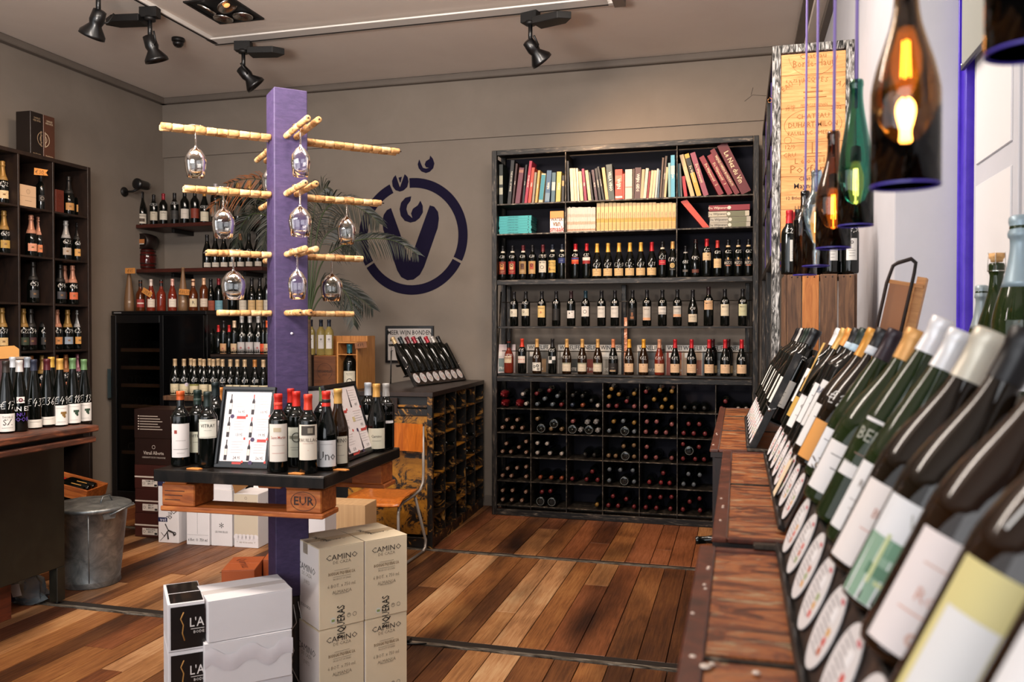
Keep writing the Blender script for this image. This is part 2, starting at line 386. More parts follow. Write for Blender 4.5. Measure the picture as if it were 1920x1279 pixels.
# track spotlights
def track_spot(x, y, aim, tilt, lit, label, gear, px_style=0, power=30):
    t = thing('track_spotlight', label, 'spotlight', M=T(x, y, ZC - 0.03) @ Matrix.Scale(1.3, 4))
    MB().box(-0.05, -0.025, -0.055, 0.05, 0.025, 0, M_BLACK).lathe([(0.03, -0.07), (0.03, -0.05)], M_BLACK, 16, T(0, 0, 0)).obj('adapter', t, rz=gear)
    MB().prism([(0.04, -0.05), (0.20, -0.05), (0.26, 0.0), (0.20, 0.05), (0.04, 0.05)], -0.085, -0.045, M_BLACK).obj('driver_box', t, rz=gear, bevel=0.003)
    MB().tube([(0, 0, -0.05), (0, 0, -0.17)], 0.012, M_BLACKM, 12).obj('stem', t)
    head = T(0, 0, -0.18) @ Rz(aim) @ Rx(tilt)      # local -Z is the beam
    hd = MB(); hd.lathe([(0.02, 0.03), (0.032, 0.025), (0.036, -0.03), (0.03, -0.05), (0.062, -0.095), (0.064, -0.112), (0.060, -0.112), (0.052, -0.09), (0.02, -0.06), (0.0, -0.058)], M_BLACKM, 28, head)
    hd.obj('lamp_head', t)
    MB().tube([(0.03, 0, -0.03), (0.058, 0, -0.02), (0.075, 0, 0.035)], 0.006, M_BLACK, 8, head).obj('tilt_lever', t)
    MB().lathe([(0.0, -0.088), (0.05, -0.095), (0.0, -0.1)], emis('lamp_face_lit', '#ffb070', 6) if lit else mc('#6b625c', 0.15, 0.8), 24, head).obj('lamp_face', t)
    if lit:
        d = (head.to_3x3() @ Vector((0, 0, -1))); q = Vector((x, y, ZC - 0.03)) + (head @ Vector((0, 0, -0.125))) * 1.3
        spot('track_beam', q, q + d, power, WARM, 125, 1.0)
    return t
track_spot(-4.08, 4.62, 1.3, 0.55, True, 'black globe headed track spotlight nearest the left edge, cut by the frame', -1.2, power=70)
track_spot(-4.08, 5.12, -0.5, 0.35, True, 'glowing track spotlight with black gear box beside the dome camera', 3.3, power=60)
track_spot(-3.84, 5.92, -0.9, 0.75, False, 'black unlit track spotlight near the corner of the track', 0.2)
track_spot(-1.47, 5.92, -0.75, 0.8, True, 'glowing track spotlight above the tall bookcase, alone on the rail', -0.3, power=150)
dm = thing('dome_camera', 'small black security dome camera on the ceiling', 'camera', tuple(at(334, 72, Z=ZC)))
MB().lathe([(0.05, 0.0), (0.05, -0.02), (0.044, -0.03)], M_BLACK, 24).obj('camera_base', dm)
MB().lathe([(0.043, -0.03), (0.04, -0.05), (0.025, -0.068), (0, -0.075)], M_BLACKM, 24).obj('dome', dm)
MB().ring(0.012, 0.018, -0.070, mc('#8d8782', 0.3, 0.6), n=16, M=T(0, -0.01, 0)).obj('lens_ring', dm)
# square recessed fixture with four lamps
fx = thing('recessed_lamp_box', 'square black recessed ceiling fixture holding four round lamps', 'ceiling light', (-3.63, 5.36, ZC))
b = MB()
for a in ((-0.19, -0.22, 0.19, -0.20), (-0.19, 0.20, 0.19, 0.22), (-0.19, -0.2, -0.17, 0.2), (0.17, -0.2, 0.19, 0.2)):
    b.box(a[0], a[1], -0.012, a[2], a[3], 0.0, M_BLACK)
b.box(-0.17, -0.2, -0.004, 0.17, 0.2, -0.001, mc('#050505', 0.7)); b.obj('housing', fx)
for i, (dx, dy, ti) in enumerate(((-0.08, -0.1, 0.55), (0.085, -0.1, -0.5), (-0.08, 0.1, 0.1), (0.085, 0.1, 0.0))):
    Mx = T(dx, dy, -0.012) @ Ry(ti)
    MB().lathe([(0.068, 0.005), (0.074, -0.004), (0.070, -0.018), (0.062, -0.014), (0.03, 0.004), (0.0, 0.006)], M_CHROME, 28, Mx).obj('lamp', fx)
    MB().lathe([(0.0, -0.008), (0.02, -0.006), (0.024, 0.0), (0, 0.002)], emis('dim_lamp', '#ffa860', 1.2) if i < 2 else mc('#503028', 0.2), 14, Mx).obj('bulb', fx)

# round purple V emblem painted on the wall
lg = thing('wall_emblem', 'large round dark purple letter V emblem painted on the grey wall', 'emblem', (-2.95, YB - 0.001, 2.485))
LM = Rx(PI / 2)
R_ = 0.545; pxm = 0.545 * 2 / 205
def P2(x, y): return ((x / 4.2625 + 600 - 773.5) * pxm, -(y / 4.2625 + 280 - 443.5) * pxm)
cc = (0, 0)
b = MB()
b.ring(0.455, R_, 0, M_LOGO, math.radians(-26), math.radians(93), 48, LM, 0.002)
b.ring(0.455, R_, 0, M_LOGO, math.radians(114.5), math.radians(209), 32, LM, 0.002)
b.ring(0.455, R_, 0, M_LOGO, math.radians(211.5), math.radians(331.5), 48, LM, 0.002)
b.obj('emblem_ring', lg)
def smooth_poly(pts, n=6):
    out = []; L = len(pts)
    for i in range(L):
        p0, p1, p2, p3 = (Vector(pts[(i + k) % L]) for k in (-1, 0, 1, 2))
        for k in range(n):
            t = k / n
            out.append(tuple(0.5 * ((2 * p1) + (-p0 + p2) * t + (2 * p0 - 5 * p1 + 4 * p2 - p3) * t * t + (-p0 + 3 * p1 - 3 * p2 + p3) * t ** 3)))
    return out
def poly(ps, z1=0.002): return MB().prism([P2(*q) for q in ps][::-1], 0, z1, M_LOGO, LM)
vv = [(568, 478), (720, 880), (880, 470), (915, 480), (945, 520), (952, 570), (942, 640), (835, 925), (800, 985), (750, 1020), (700, 1025), (650, 1000), (618, 950), (505, 640), (497, 570), (510, 525), (535, 492)]
poly(vv).obj('emblem_letter', lg)
def drops(cx, cy, s, rot, name):
    a = [(-0.95, -0.75), (-0.55, -0.9), (-0.35, -0.55), (-0.6, -0.1), (-0.45, 0.25), (-0.15, 0.5), (0.1, 0.62), (0.0, 0.25), (0.1, -0.1), (0.45, -0.45), (0.7, -0.95), (0.98, -0.3), (0.95, 0.3), (0.6, 0.8), (0, 1.0), (-0.6, 0.8), (-0.97, 0.25)]
    return [(cx + (x * math.cos(rot) - y * math.sin(rot)) * s, cy + (x * math.sin(rot) + y * math.cos(rot)) * s) for x, y in a]
poly([(732, 396), (725, 430), (700, 460), (693, 490), (705, 530), (742, 560), (730, 525), (745, 490), (785, 465), (805, 432), (824, 470), (825, 520), (800, 560), (765, 585), (725, 593), (680, 578), (648, 540), (638, 490), (650, 440), (685, 405)]).obj('emblem_drop', lg)
poly([(797, 124), (812, 160), (826, 188), (850, 195), (875, 190), (850, 185), (840, 165), (850, 140), (878, 125), (885, 100), (905, 125), (917, 160), (908, 195), (880, 220), (850, 228), (815, 215), (793, 190), (784, 160)]).obj('emblem_drop', lg)
poly([(607, 232), (641, 325), (680, 228), (703, 250), (711, 285), (700, 325), (670, 350), (640, 357), (605, 345), (582, 315), (577, 275), (590, 248)]).obj('emblem_drop', lg)
poly([(630, 252), (657, 246), (646, 290), (640, 285)]).obj('emblem_drop', lg)
# ================================================================ BOTTLES
PROF = {
 'bordeaux': [(0.030, 0.0), (0.036, 0.003), (0.0378, 0.010), (0.0378, 0.186), (0.0365, 0.200), (0.031, 0.214), (0.021, 0.228), (0.0155, 0.242), (0.0143, 0.258), (0.0140, 0.285), (0.0152, 0.287), (0.0152, 0.296), (0.0135, 0.300), (0.0, 0.300)],
 'burgundy': [(0.033, 0.0), (0.0395, 0.003), (0.0412, 0.010), (0.0412, 0.120), (0.0395, 0.145), (0.034, 0.170), (0.026, 0.196), (0.0185, 0.222), (0.0148, 0.248), (0.0142, 0.280), (0.0155, 0.283), (0.0155, 0.293), (0.0135, 0.298), (0.0, 0.298)],
 'flute': [(0.029, 0.0), (0.0350, 0.003), (0.0370, 0.010), (0.0370, 0.130), (0.0355, 0.160), (0.0305, 0.200), (0.024, 0.240), (0.018, 0.275), (0.0145, 0.305), (0.0140, 0.330), (0.0152, 0.333), (0.0152, 0.342), (0.0135, 0.346), (0.0, 0.346)],
 'champagne': [(0.035, 0.0), (0.0425, 0.004), (0.0445, 0.012), (0.0445, 0.130), (0.0425, 0.155), (0.036, 0.185), (0.027, 0.215), (0.0195, 0.245), (0.0160, 0.270), (0.0150, 0.290), (0.0175, 0.296), (0.0175, 0.305), (0.0155, 0.318), (0.0, 0.320)],
 'spirit': [(0.034, 0.0), (0.0405, 0.003), (0.0425, 0.010), (0.0425, 0.135), (0.0400, 0.160), (0.031, 0.182), (0.020, 0.200), (0.0150, 0.220), (0.0145, 0.262), (0.0160, 0.265), (0.0160, 0.290), (0.0, 0.292)],
 'skittle': [(0.042, 0.0), (0.0470, 0.004), (0.0480, 0.05), (0.045, 0.12), (0.038, 0.19), (0.028, 0.26), (0.019, 0.32), (0.0145, 0.36), (0.0140, 0.395), (0.0165, 0.398), (0.0165, 0.41), (0.0, 0.412)],
}
def rf(kind, z, s=1.0):
    p = PROF[kind]; z = z / s
    for (r0, z0), (r1, z1) in zip(p, p[1:]):
        if z0 <= z <= z1 and z1 > z0: return (r0 + (r1 - r0) * (z - z0) / (z1 - z0)) * s
    return p[-2][0] * s
GL = {
 'dark': glassy('dark_bottle_glass', '#070907', 0.0, 0.07),
 'green': glassy('green_bottle_glass', '#1c2a12', 0.0, 0.06),
 'brown': glassy('amber_bottle_glass', '#221306', 0.0, 0.06),
 'rose': glassy('rose_bottle_glass', '#7d2c1c', 0.3, 0.06),
 'white': glassy('pale_wine_glass', '#b5a565', 0.5, 0.05),
 'amber': glassy('amber_spirit_glass', '#5a2a10', 0.3, 0.06),
 'frost': glassy('frosted_brown_glass', '#6d5138', 0.0, 0.45),
 'greent': glassy('translucent_green_glass', '#2b3a1a', 0.5, 0.04),
 'brownt': glassy('translucent_amber_glass', '#2c1808', 0.5, 0.04),
 'darkt': glassy('translucent_dark_glass', '#1f150a', 0.4, 0.04),
}
MESH = {}
def smooth_profile(prof, sub=4):
    out = []; n = len(prof)
    for i in range(n - 1):
        p0 = prof[max(i - 1, 0)]; p1 = prof[i]; p2 = prof[i + 1]; p3 = prof[min(i + 2, n - 1)]
        if abs(p2[1] - p1[1]) < 0.008 or abs(p1[0] - p2[0]) < 1e-4:
            out.append(p1); continue
        for k in range(sub):
            t = k / sub; q = []
            for a in range(2):
                q.append(0.5 * (2 * p1[a] + (-p0[a] + p2[a]) * t + (2 * p0[a] - 5 * p1[a] + 4 * p2[a] - p3[a]) * t * t + (-p0[a] + 3 * p1[a] - 3 * p2[a] + p3[a]) * t ** 3))
            out.append((max(q[0], 0.004), q[1]))
    out.append(prof[-1]); return out
def body_mesh(kind, glass, s=1.0, n=20, fine=False):
    k = ('b', kind, glass, s, n, fine)
    if k not in MESH:
        p = smooth_profile(PROF[kind]) if fine else PROF[kind]
        MESH[k] = MB().lathe([(0.0, 0.004)] + [(r * s, z * s) for r, z in p], GL[glass], n).mesh('bottle_body')
    return MESH[k]
def cap_mesh(kind, color, length, s=1.0, n=18, ring=False, metal=0.25):
    k = ('c', kind, color, length, s, n)
    if k not in MESH:
        H = PROF[kind][-1][1] * s; b = MB(); m = mc(color, 0.38, metal)
        if kind == 'champagne' and length > 0.05:
            z0 = H - length; pr = []
            for i in range(9):
                z = z0 + (H - 0.028 * s - z0) * i / 8; pr.append((rf(kind, z, s) + 0.0012, z))
            pr += [(0.0195 * s, H - 0.025 * s), (0.0205 * s, H - 0.018 * s), (0.0165 * s, H - 0.008 * s), (0.019 * s, H + 0.002), (0.0185 * s, H + 0.010 * s), (0.012 * s, H + 0.014 * s), (0, H + 0.014 * s)]
            b.lathe(pr, m, n)
        else:
            zs = [H - length, H - length + 0.001, H - length * 0.6, H - 0.016 * s, H - 0.0138 * s, H - 0.003 * s]
            pr = [(rf(kind, z, s) + 0.0014, z) for z in zs]
            pr[3] = (0.0157 * s, pr[3][1]); pr[4] = (0.0168 * s, pr[4][1]); pr[5] = (0.0168 * s, H - 0.002)
            pr += [(0.0155 * s, H + 0.0015), (0.0, H + 0.0015)]
            b.lathe(pr, m, n)
        MESH[k] = b.mesh('capsule')
    return MESH[k]
def wrap(kind, s, z0, ang0=0.0, eps=0.0012):
    def f(u, v):
        z = z0 + v; r = rf(kind, z, s) + eps; a = ang0 + u / r
        return (r * math.sin(a), -r * math.cos(a), z)
    return f
def patch(b, kind, s, zc, w, h, m, eps=0.0007, u0=0.0, nu=10, nv=1, ang=0.0, shape=None):
    f = wrap(kind, s, zc, ang, eps); vs = []; fs = []
    for j in range(nv + 1):
        for i in range(nu + 1):
            u = -w / 2 + w * i / nu; v = -h / 2 + h * j / nv
            if shape: u, v = shape(u, v, w, h)
            vs.append(f(u0 + u, v))
    for j in range(nv):
        for i in range(nu):
            a = j * (nu + 1) + i; fs.append((a, a + 1, a + nu + 2, a + nu + 1))
    b.add(vs, fs, m, True)
STYLES = {}
def label_mesh(kind, s, spec):
    """spec = (zc, w, h, paper, items); items: ('t',text,size,v,color) ('l',w,v,color) ('r',u,v,w,h,color) ('o',u,v,r0,r1,color)"""
    k = ('l', kind, s, spec)
    if k not in MESH:
        zc, w, h, paper, items = spec; b = MB()
        patch(b, kind, s, zc * s, w * s, h * s, mc(paper, 0.6), nu=12, nv=3 if kind in ('burgundy', 'champagne') and zc + h / 2 > 0.12 else 1)
        for it in items:
            if it[0] == 't':
                b.text(it[1], it[2] * s, mc(it[4], 0.6), sx=it[5] if len(it) > 5 else 0.9, bold=0.004, f=wrap(kind, s, (zc + it[3]) * s, 0, 0.0014))
            elif it[0] == 'l': patch(b, kind, s, (zc + it[2]) * s, it[1] * s, 0.0013 * s, mc(it[3], 0.6), 0.0013, nu=5)
            elif it[0] == 'r': patch(b, kind, s, (zc + it[2]) * s, it[3] * s, it[4] * s, mc(it[5], 0.6), 0.0012, it[1] * s, 6)
            elif it[0] == 'o':
                f = wrap(kind, s, (zc + it[2]) * s, 0, 0.0013); n = 18; vs = []
                for i in range(n):
                    a = 2 * PI * i / n
                    vs += [f((it[1] + it[3] * math.cos(a)) * s, it[3] * math.sin(a) * s), f((it[1] + it[4] * math.cos(a)) * s, it[4] * math.sin(a) * s)]
                b.add(vs, [(2 * i, 2 * i + 1, 2 * ((i + 1) % n) + 1, 2 * ((i + 1) % n)) for i in range(n)], mc(it[5], 0.6))
        MESH[k] = b.mesh('label')
    return MESH[k]
# handwriting in chalk pen
G = {'0': [[(0.45, 0.95), (0.15, 0.7), (0.12, 0.3), (0.4, 0.02), (0.65, 0.3), (0.66, 0.7), (0.45, 0.95)]],
 '1': [[(0.2, 0.7), (0.45, 0.98), (0.35, 0.0)]], '2': [[(0.15, 0.75), (0.4, 0.98), (0.62, 0.75), (0.12, 0.03), (0.7, 0.05)]],
 '3': [[(0.15, 0.9), (0.6, 0.92), (0.35, 0.55), (0.62, 0.35), (0.4, 0.0), (0.1, 0.1)]], '4': [[(0.35, 0.98), (0.1, 0.4), (0.7, 0.42)], [(0.55, 0.7), (0.45, -0.05)]],
 '5': [[(0.65, 0.96), (0.25, 0.95), (0.18, 0.55), (0.55, 0.5), (0.5, 0.1), (0.1, 0.03)]], '6': [[(0.6, 0.97), (0.2, 0.6), (0.12, 0.2), (0.4, 0.0), (0.62, 0.25), (0.4, 0.45), (0.18, 0.3)]],
 '7': [[(0.1, 0.93), (0.7, 0.95), (0.3, 0.0)], [(0.2, 0.5), (0.6, 0.52)]], '8': [[(0.4, 0.5), (0.15, 0.75), (0.42, 0.98), (0.62, 0.75), (0.15, 0.25), (0.38, 0.0), (0.62, 0.25), (0.4, 0.5)]],
 '9': [[(0.6, 0.7), (0.35, 0.5), (0.15, 0.75), (0.4, 0.98), (0.62, 0.75), (0.5, 0.0)]], ',': [[(0.15, 0.08), (0.05, -0.2)]], '-': [[(0.05, 0.45), (0.6, 0.5)]],
 'E': [[(0.75, 0.95), (0.35, 0.9), (0.12, 0.5), (0.3, 0.05), (0.8, 0.1)], [(-0.05, 0.6), (0.55, 0.65)], [(-0.08, 0.38), (0.5, 0.42)]]}
def strokes(b, f, text, h, m, wd=0.0022, slant=0.15, center=True):
    adv = {'1': 0.55, ',': 0.3, 'E': 0.95}
    tot = sum(adv.get(c, 0.8) for c in text) * h * 0.75
    x = -tot / 2 if center else 0
    for c in text:
        for st in G.get(c, []):
            pts = [Vector((x + (px * 0.75 + py * slant) * h, (py - 0.5) * h)) for px, py in st]
            vs = []; fs = []
            for i, p in enumerate(pts):
                d = pts[min(i + 1, len(pts) - 1)] - pts[max(i - 1, 0)]
                d = d.normalized() if d.length > 1e-7 else Vector((1, 0)); nn = Vector((-d.y, d.x)) * wd / 2
                vs += [f(*(p + nn)), f(*(p - nn))]
            fs = [(2 * i, 2 * i + 1, 2 * i + 3, 2 * i + 2) for i in range(len(pts) - 1)]
            b.add(vs, fs, m)
        x += adv.get(c, 0.8) * h * 0.75
M_CHALK = mc('#d9d7d3', 0.8)
def price_mesh(kind, s, text, zc, h=0.026, wd=0.0024):
    k = ('p', kind, s, text, zc, h)
    if k not in MESH:
        b = MB(); strokes(b, wrap(kind, s, zc * s, 0, 0.0013), text, h, M_CHALK, wd); MESH[k] = b.mesh('price_writing')
    return MESH[k]
PRZ = {'bordeaux': 0.203, 'burgundy': 0.145, 'flute': 0.16, 'champagne': 0.165, 'spirit': 0.155, 'skittle': 0.2}
NBOT = [0]
def bottle(M, label, kind='bordeaux', glass='dark', cap=None, caplen=0.06, lab=None, price=None, s=1.0, group='wine bottles', name='wine_bottle', n=20, pz=None, ph=0.026, parts=True, neck=None, fine=False, extra=None):
    """one bottle: body, capsule, label, price written on the glass"""
    NBOT[0] += 1
    t = thing(name, label, 'bottle', M=M, group=group)
    link('glass_body', body_mesh(kind, glass, s, n, fine), t)
    if cap: link('capsule', cap_mesh(kind, cap, caplen, s), t)
    if lab: link('label', label_mesh(kind, s, lab), t)
    if price: link('price_writing', price_mesh(kind, s, price, pz or PRZ[kind], ph), t)
    if neck:
        k = ('n', kind, neck, s)
        if k not in MESH:
            b = MB(); H = PROF[kind][-1][1] * s; z0 = H - neck[1]; b.lathe([(rf(kind, z0 + i * neck[2] / 3, s) + 0.002, z0 + i * neck[2] / 3) for i in range(4)], mc(neck[0], 0.6), 18); MESH[k] = b.mesh('neck_band')
        link('neck_band', MESH[k], t)
    return t
CN = {'#b01c24': 'red', '#c8452a': 'orange-red', '#d9a648': 'gold', '#c99a5a': 'copper-gold', '#141214': 'black', '#e0dcd8': 'white', '#5a1a20': 'dark red', '#2a5a68': 'teal', '#c87a50': 'copper', '#5d7a48': 'green', '#1c2230': 'navy', '#a8a8aa': 'silver', '#c8a06a': 'tan', '#2c1a3a': 'purple', '#d88a3a': 'orange', '#6f1e5a': 'plum', '#b9b2a0': 'cream', '#c58a6a': 'rose gold'}
RED, ORR, GOLD, CG, BLK, WHT, DRD, TEAL, COP, GRN, NVY, SIL, TAN, PUR, ORA, PLM, CRM, RGD = CN.keys()
def txt_lab(zc, w, h, paper, *items): return (zc, w, h, paper, tuple(items))
INKC = '#3a3030'
L_CREAM = txt_lab(0.105, 0.075, 0.085, '#d8cfba', ('l', 0.05, 0.022, INKC), ('l', 0.035, 0.005, INKC), ('l', 0.045, -0.01, INKC), ('l', 0.03, -0.025, INKC))
L_WHITE = txt_lab(0.11, 0.072, 0.085, '#dcd6d2', ('l', 0.045, 0.02, INKC), ('l', 0.03, 0.0, INKC), ('l', 0.05, -0.02, INKC))
L_TAN = txt_lab(0.052, 0.09, 0.062, '#c9a877', ('l', 0.05, 0.008, '#6a4a2a'), ('r', 0, 0.022, 0.008, 0.006, '#4a3420'), ('l', 0.03, -0.012, '#6a4a2a'))
def simple(paper, zc=0.105, w=0.075, h=0.085, ink=INKC, word=None, ws=0.013, wv=0.02, seed=0):
    r = random.Random(hash_(paper + str(word) + str(seed) + str(zc)))
    it = []
    if word: it.append(('t', word, ws, wv, ink))
    v = wv - 0.016
    while v > -h / 2 + 0.008:
        it.append(('l', r.uniform(0.3, 0.7) * w, v, ink)); v -= r.uniform(0.009, 0.016)
    if not word and r.random() < 0.5: it.append(('o', 0, h / 2 - 0.018, 0.004, 0.007, ink))
    return (zc, w, h, paper, tuple(it))
def hash_(s):
    h = 0
    for c in s: h = (h * 31 + ord(c)) % 1000003
    return h
PN = {}
def prices(r):
    return 'E' + r.choice(('19,95', '24,90', '34,50', '42,-', '29,75', '17,95', '55,-', '13,90', '37,40', '68,-', '22,50', '48,-'))

# ================================================================ TALL STEEL RACK ON THE BACK WALL
RX0, RX1, RY0, RY1 = -2.072, 0.152, 6.956, 7.285
RZT = 3.165
rack = thing('tall_rack', 'tall black worn steel rack holding books, bottles and pigeonholes on the back wall', 'rack', (0, 0, 0))
def rbox(name, x0, y0, z0, x1, y1, z1, m, bevel=0.003, par=None, label=None):
    return MB().box(x0, y0, z0, x1, y1, z1, m).obj(name, par or rack, bevel=bevel, label=label)
FW = 0.045
for x in (RX0, RX1 - FW):
    rbox('upright', x, RY0, 0.0, x + FW, RY0 + 0.04, RZT, M_STEEL_Z); rbox('upright', x, RY1 - 0.04, 0.0, x + FW, RY1, RZT, M_STEEL_Z)
for z in (RZT - 0.045, 2.0, 1.165, 0.0):
    rbox('cross_bar', RX0 + FW, RY0 + 0.002, z, RX1 - FW, RY0 + 0.038, z + (0.045 if z else 0.055), M_STEEL_X)
for x in (RX0, RX1 - 0.008):
    for z0, z1 in ((0.05, 1.165), (2.045, RZT - 0.045)): rbox('side_panel', x + 0.002, RY0 + 0.04, z0, x + 0.006, RY1 - 0.04, z1, M_BLACK, 0)
rbox('back_panel', RX0 + FW, RY1 - 0.012, 2.03, RX1 - FW, RY1 - 0.004, RZT - 0.02, M_NAVY, 0)
rbox('back_panel', RX0 + FW, RY1 - 0.012, 0.03, RX1 - FW, RY1 - 0.004, 1.17, M_NAVY, 0)
rbox('top_panel', RX0, RY0 + 0.04, RZT - 0.008, RX1, RY1, RZT - 0.002, M_BLACK, 0)
ZS = [2.702, 2.443]            # book shelves
XD = [at(1060, 420, Y=RY0).x, at(1269, 400, Y=RY0).x]
for z in ZS: rbox('shelf', RX0 + FW, RY0 + 0.006, z - 0.012, RX1 - FW, RY1 - 0.014, z, M_EDGE, 0.001)
rbox('shelf', RX0 + FW, RY0 + 0.04, 2.038, RX1 - FW, RY1 - 0.014, 2.046, M_EDGE, 0.001)
for x in XD:
    rbox('divider', x - 0.004, RY0 + 0.004, 2.047, x + 0.004, RY1 - 0.014, RZT - 0.047, M_EDGE, 0.001)
# open middle bay with two rails of bottles
rbox('centre_post', at(1170, 620, Y=7.22).x - 0.02, 7.20, 1.20, at(1170, 620, Y=7.22).x + 0.02, 7.24, 2.0, M_STEEL_Z)
rbox('copper_strip', at(1168, 660, Y=7.0).x - 0.014, 7.17, 1.21, at(1168, 660, Y=7.0).x + 0.014, 7.185, 1.72, mn('hammered_copper', [(0.35, '#3a1c10'), (0.5, '#b06a45'), (0.7, '#e6b59a')], 25, rough=0.3, metal=0.7, dist=2), 0.002, label='hammered copper coloured strip')
for x in (RX0 + 0.07, RX1 - 0.1): rbox('inner_post', x, 7.19, 1.2, x + 0.035, 7.225, 2.0, M_STEEL_Z)
for z in (1.625, 1.215): rbox('bottle_rail', RX0 + FW, RY0 + 0.03, z, RX1 - FW, RY0 + 0.14, z + 0.018, M_STEEL_X, 0.002)
for z in (1.855, 1.425):
    MB().tube([(RX0 + FW, RY0 + 0.17, z), (RX1 - FW, RY0 + 0.17, z)], 0.004, M_EDGE, 8).obj('neck_rod', rack)
for x in (RX0 + 0.03, RX1 - 0.035): MB().tube([(x, RY0 + 0.05, 1.22), (x, RY0 + 0.19, 1.95)], 0.007, M_EDGE, 8).obj('side_brace', rack)
# wires under the top book shelf edge
b = MB()
for i in range(24): 
    x = RX0 + 0.1 + i * 0.087
    b.tube([(x, RY0 + 0.03, 2.0), (x, RY0 + 0.03, 2.047)], 0.0012, M_EDGE, 4)
stuff(b.obj('hook_wires', rack))
# pigeonholes
CW = [at(px, 720, Y=RY0).x for px in (995, 1062, 1130, 1199, 1270, 1342)]
RZ_ = [0.932, 0.722, 0.512, 0.302, 0.092]
for x in CW: rbox('divider', x - 0.004, RY0 + 0.004, 0.055, x + 0.004, RY1 - 0.014, 1.165, M_EDGE, 0.001)
for z in RZ_: rbox('shelf', RX0 + FW, RY0 + 0.006, z - 0.008, RX1 - FW, RY1 - 0.014, z, M_EDGE, 0.001)

# ---- bottles lying in the pigeonholes, necks to the front
HOLES = {
 (0,0): 'R155,140 R160,200 w287,138 R258,203 w314,208', (0,1): 'r379,135 r463,115 g432,170 g517,152 g383,210 g484,208 r543,207',
 (0,2): 'k620,147 k684,151 k743,182 b617,210 o685,214 w791,212', (0,3): 'y862,156 y926,140 y1028,136 y877,90 r978,186 p855,216 r911,219 p1030,230',
 (0,4): 'r1107,122 y1200,112 y1280,120 y1161,174 y1236,174 p1105,214 y1213,224 y1280,222', (0,5): 'k1365,230 k1430,228 k1495,225', (0,6): 'r1636,187 p1605,228 w1722,226 w1790,226',
 (1,0): 'c181,310 c250,310 c144,362 c218,364 c282,366', (1,1): 't384,303 B410,350 B495,335 t475,374 t550,376', (1,2): 'p620,320 B608,355 F715,325 F773,323 F671,373 B728,376 F803,386',
 (1,3): 'y892,321 g955,318 y1028,329 g862,382 B966,363 g1047,390', (1,4): 'p1113,322 p1178,322 p1282,340 p1106,390 p1175,391 p1240,392', (1,5): 'r1391,337 r1462,339 r1358,396 r1425,398 r1500,398',
 (2,0): 'c177,468 c311,455 c261,492 c144,523 c207,525 c316,528', (2,1): 'w384,465 w448,469 w384,532 w467,534 w545,537', (2,2): 'k700,540 k762,544', (2,3): 't958,486 t1027,480 t858,545 t905,545 B970,533 t1029,549',
 (2,4): 'p1113,490 p1106,557 p1174,560 p1288,562', (2,5): 'r1352,468 r1460,490 r1354,558 r1435,562 r1494,562 B1395,515', 
 (3,0): 'c185,634 c248,630 c310,623 c141,685 c210,686 c310,688', (3,1): 'o403,695 o476,697 o545,699', (3,2): 'r749,655 r607,703 r711,708 r787,711', (3,3): 'g864,640 g936,644 g1019,647 g862,711 B963,708 g1030,717',
 (3,4): 'r1222,665 C1129,722 C1207,726 C1264,726', (3,5): 'g1390,671 g1465,677 g1357,732 g1425,734',
 (4,0): 'c148,780 c218,780 c307,790 c147,848 c213,851 c280,851', (4,1): 'B405,850 B480,838 r414,790 r470,785', (4,2): 'y780,874', (4,3): 'r887,819 r975,838 r850,879 r921,881 r1031,886',
 (4,4): 'r1133,825 r1204,825 r1277,824 r1105,888 r1176,890 r1270,894', (4,5): 'r1398,855 r1464,834 r1344,899 r1467,904'}
HC = {'R': ('#a01420', 'red foil-wrapped'), 'r': ('#8c2228', 'red-capped'), 'w': ('#c9c3bc', 'white-capped'), 'g': ('#7f8890', 'grey-capped'), 'k': ('#26241f', 'black-capped'), 'b': ('#33425a', 'blue-capped'),
      'o': ('#b5562a', 'orange-capped'), 'y': ('#b8862f', 'gold-capped'), 'p': ('#b0605c', 'pink-capped'), 'c': ('#8a5f48', 'copper-capped'), 't': ('#a07c52', 'tan-capped'), 'B': (None, 'base-out'), 'F': ('#c2beba', 'silver foil-wrapped'), 'C': ('#a8262c', 'large red-capped')}
COLN = ['first', 'second', 'third', 'fourth', 'fifth', 'sixth', 'seventh']; ROWN = ['top', 'second', 'middle', 'fourth', 'bottom']
MR = Rx(PI / 2)     # bottle axis +Z -> -Y, neck to the viewer
LY = MB()     # the lower pigeonholes' bottles, past the count that stays single
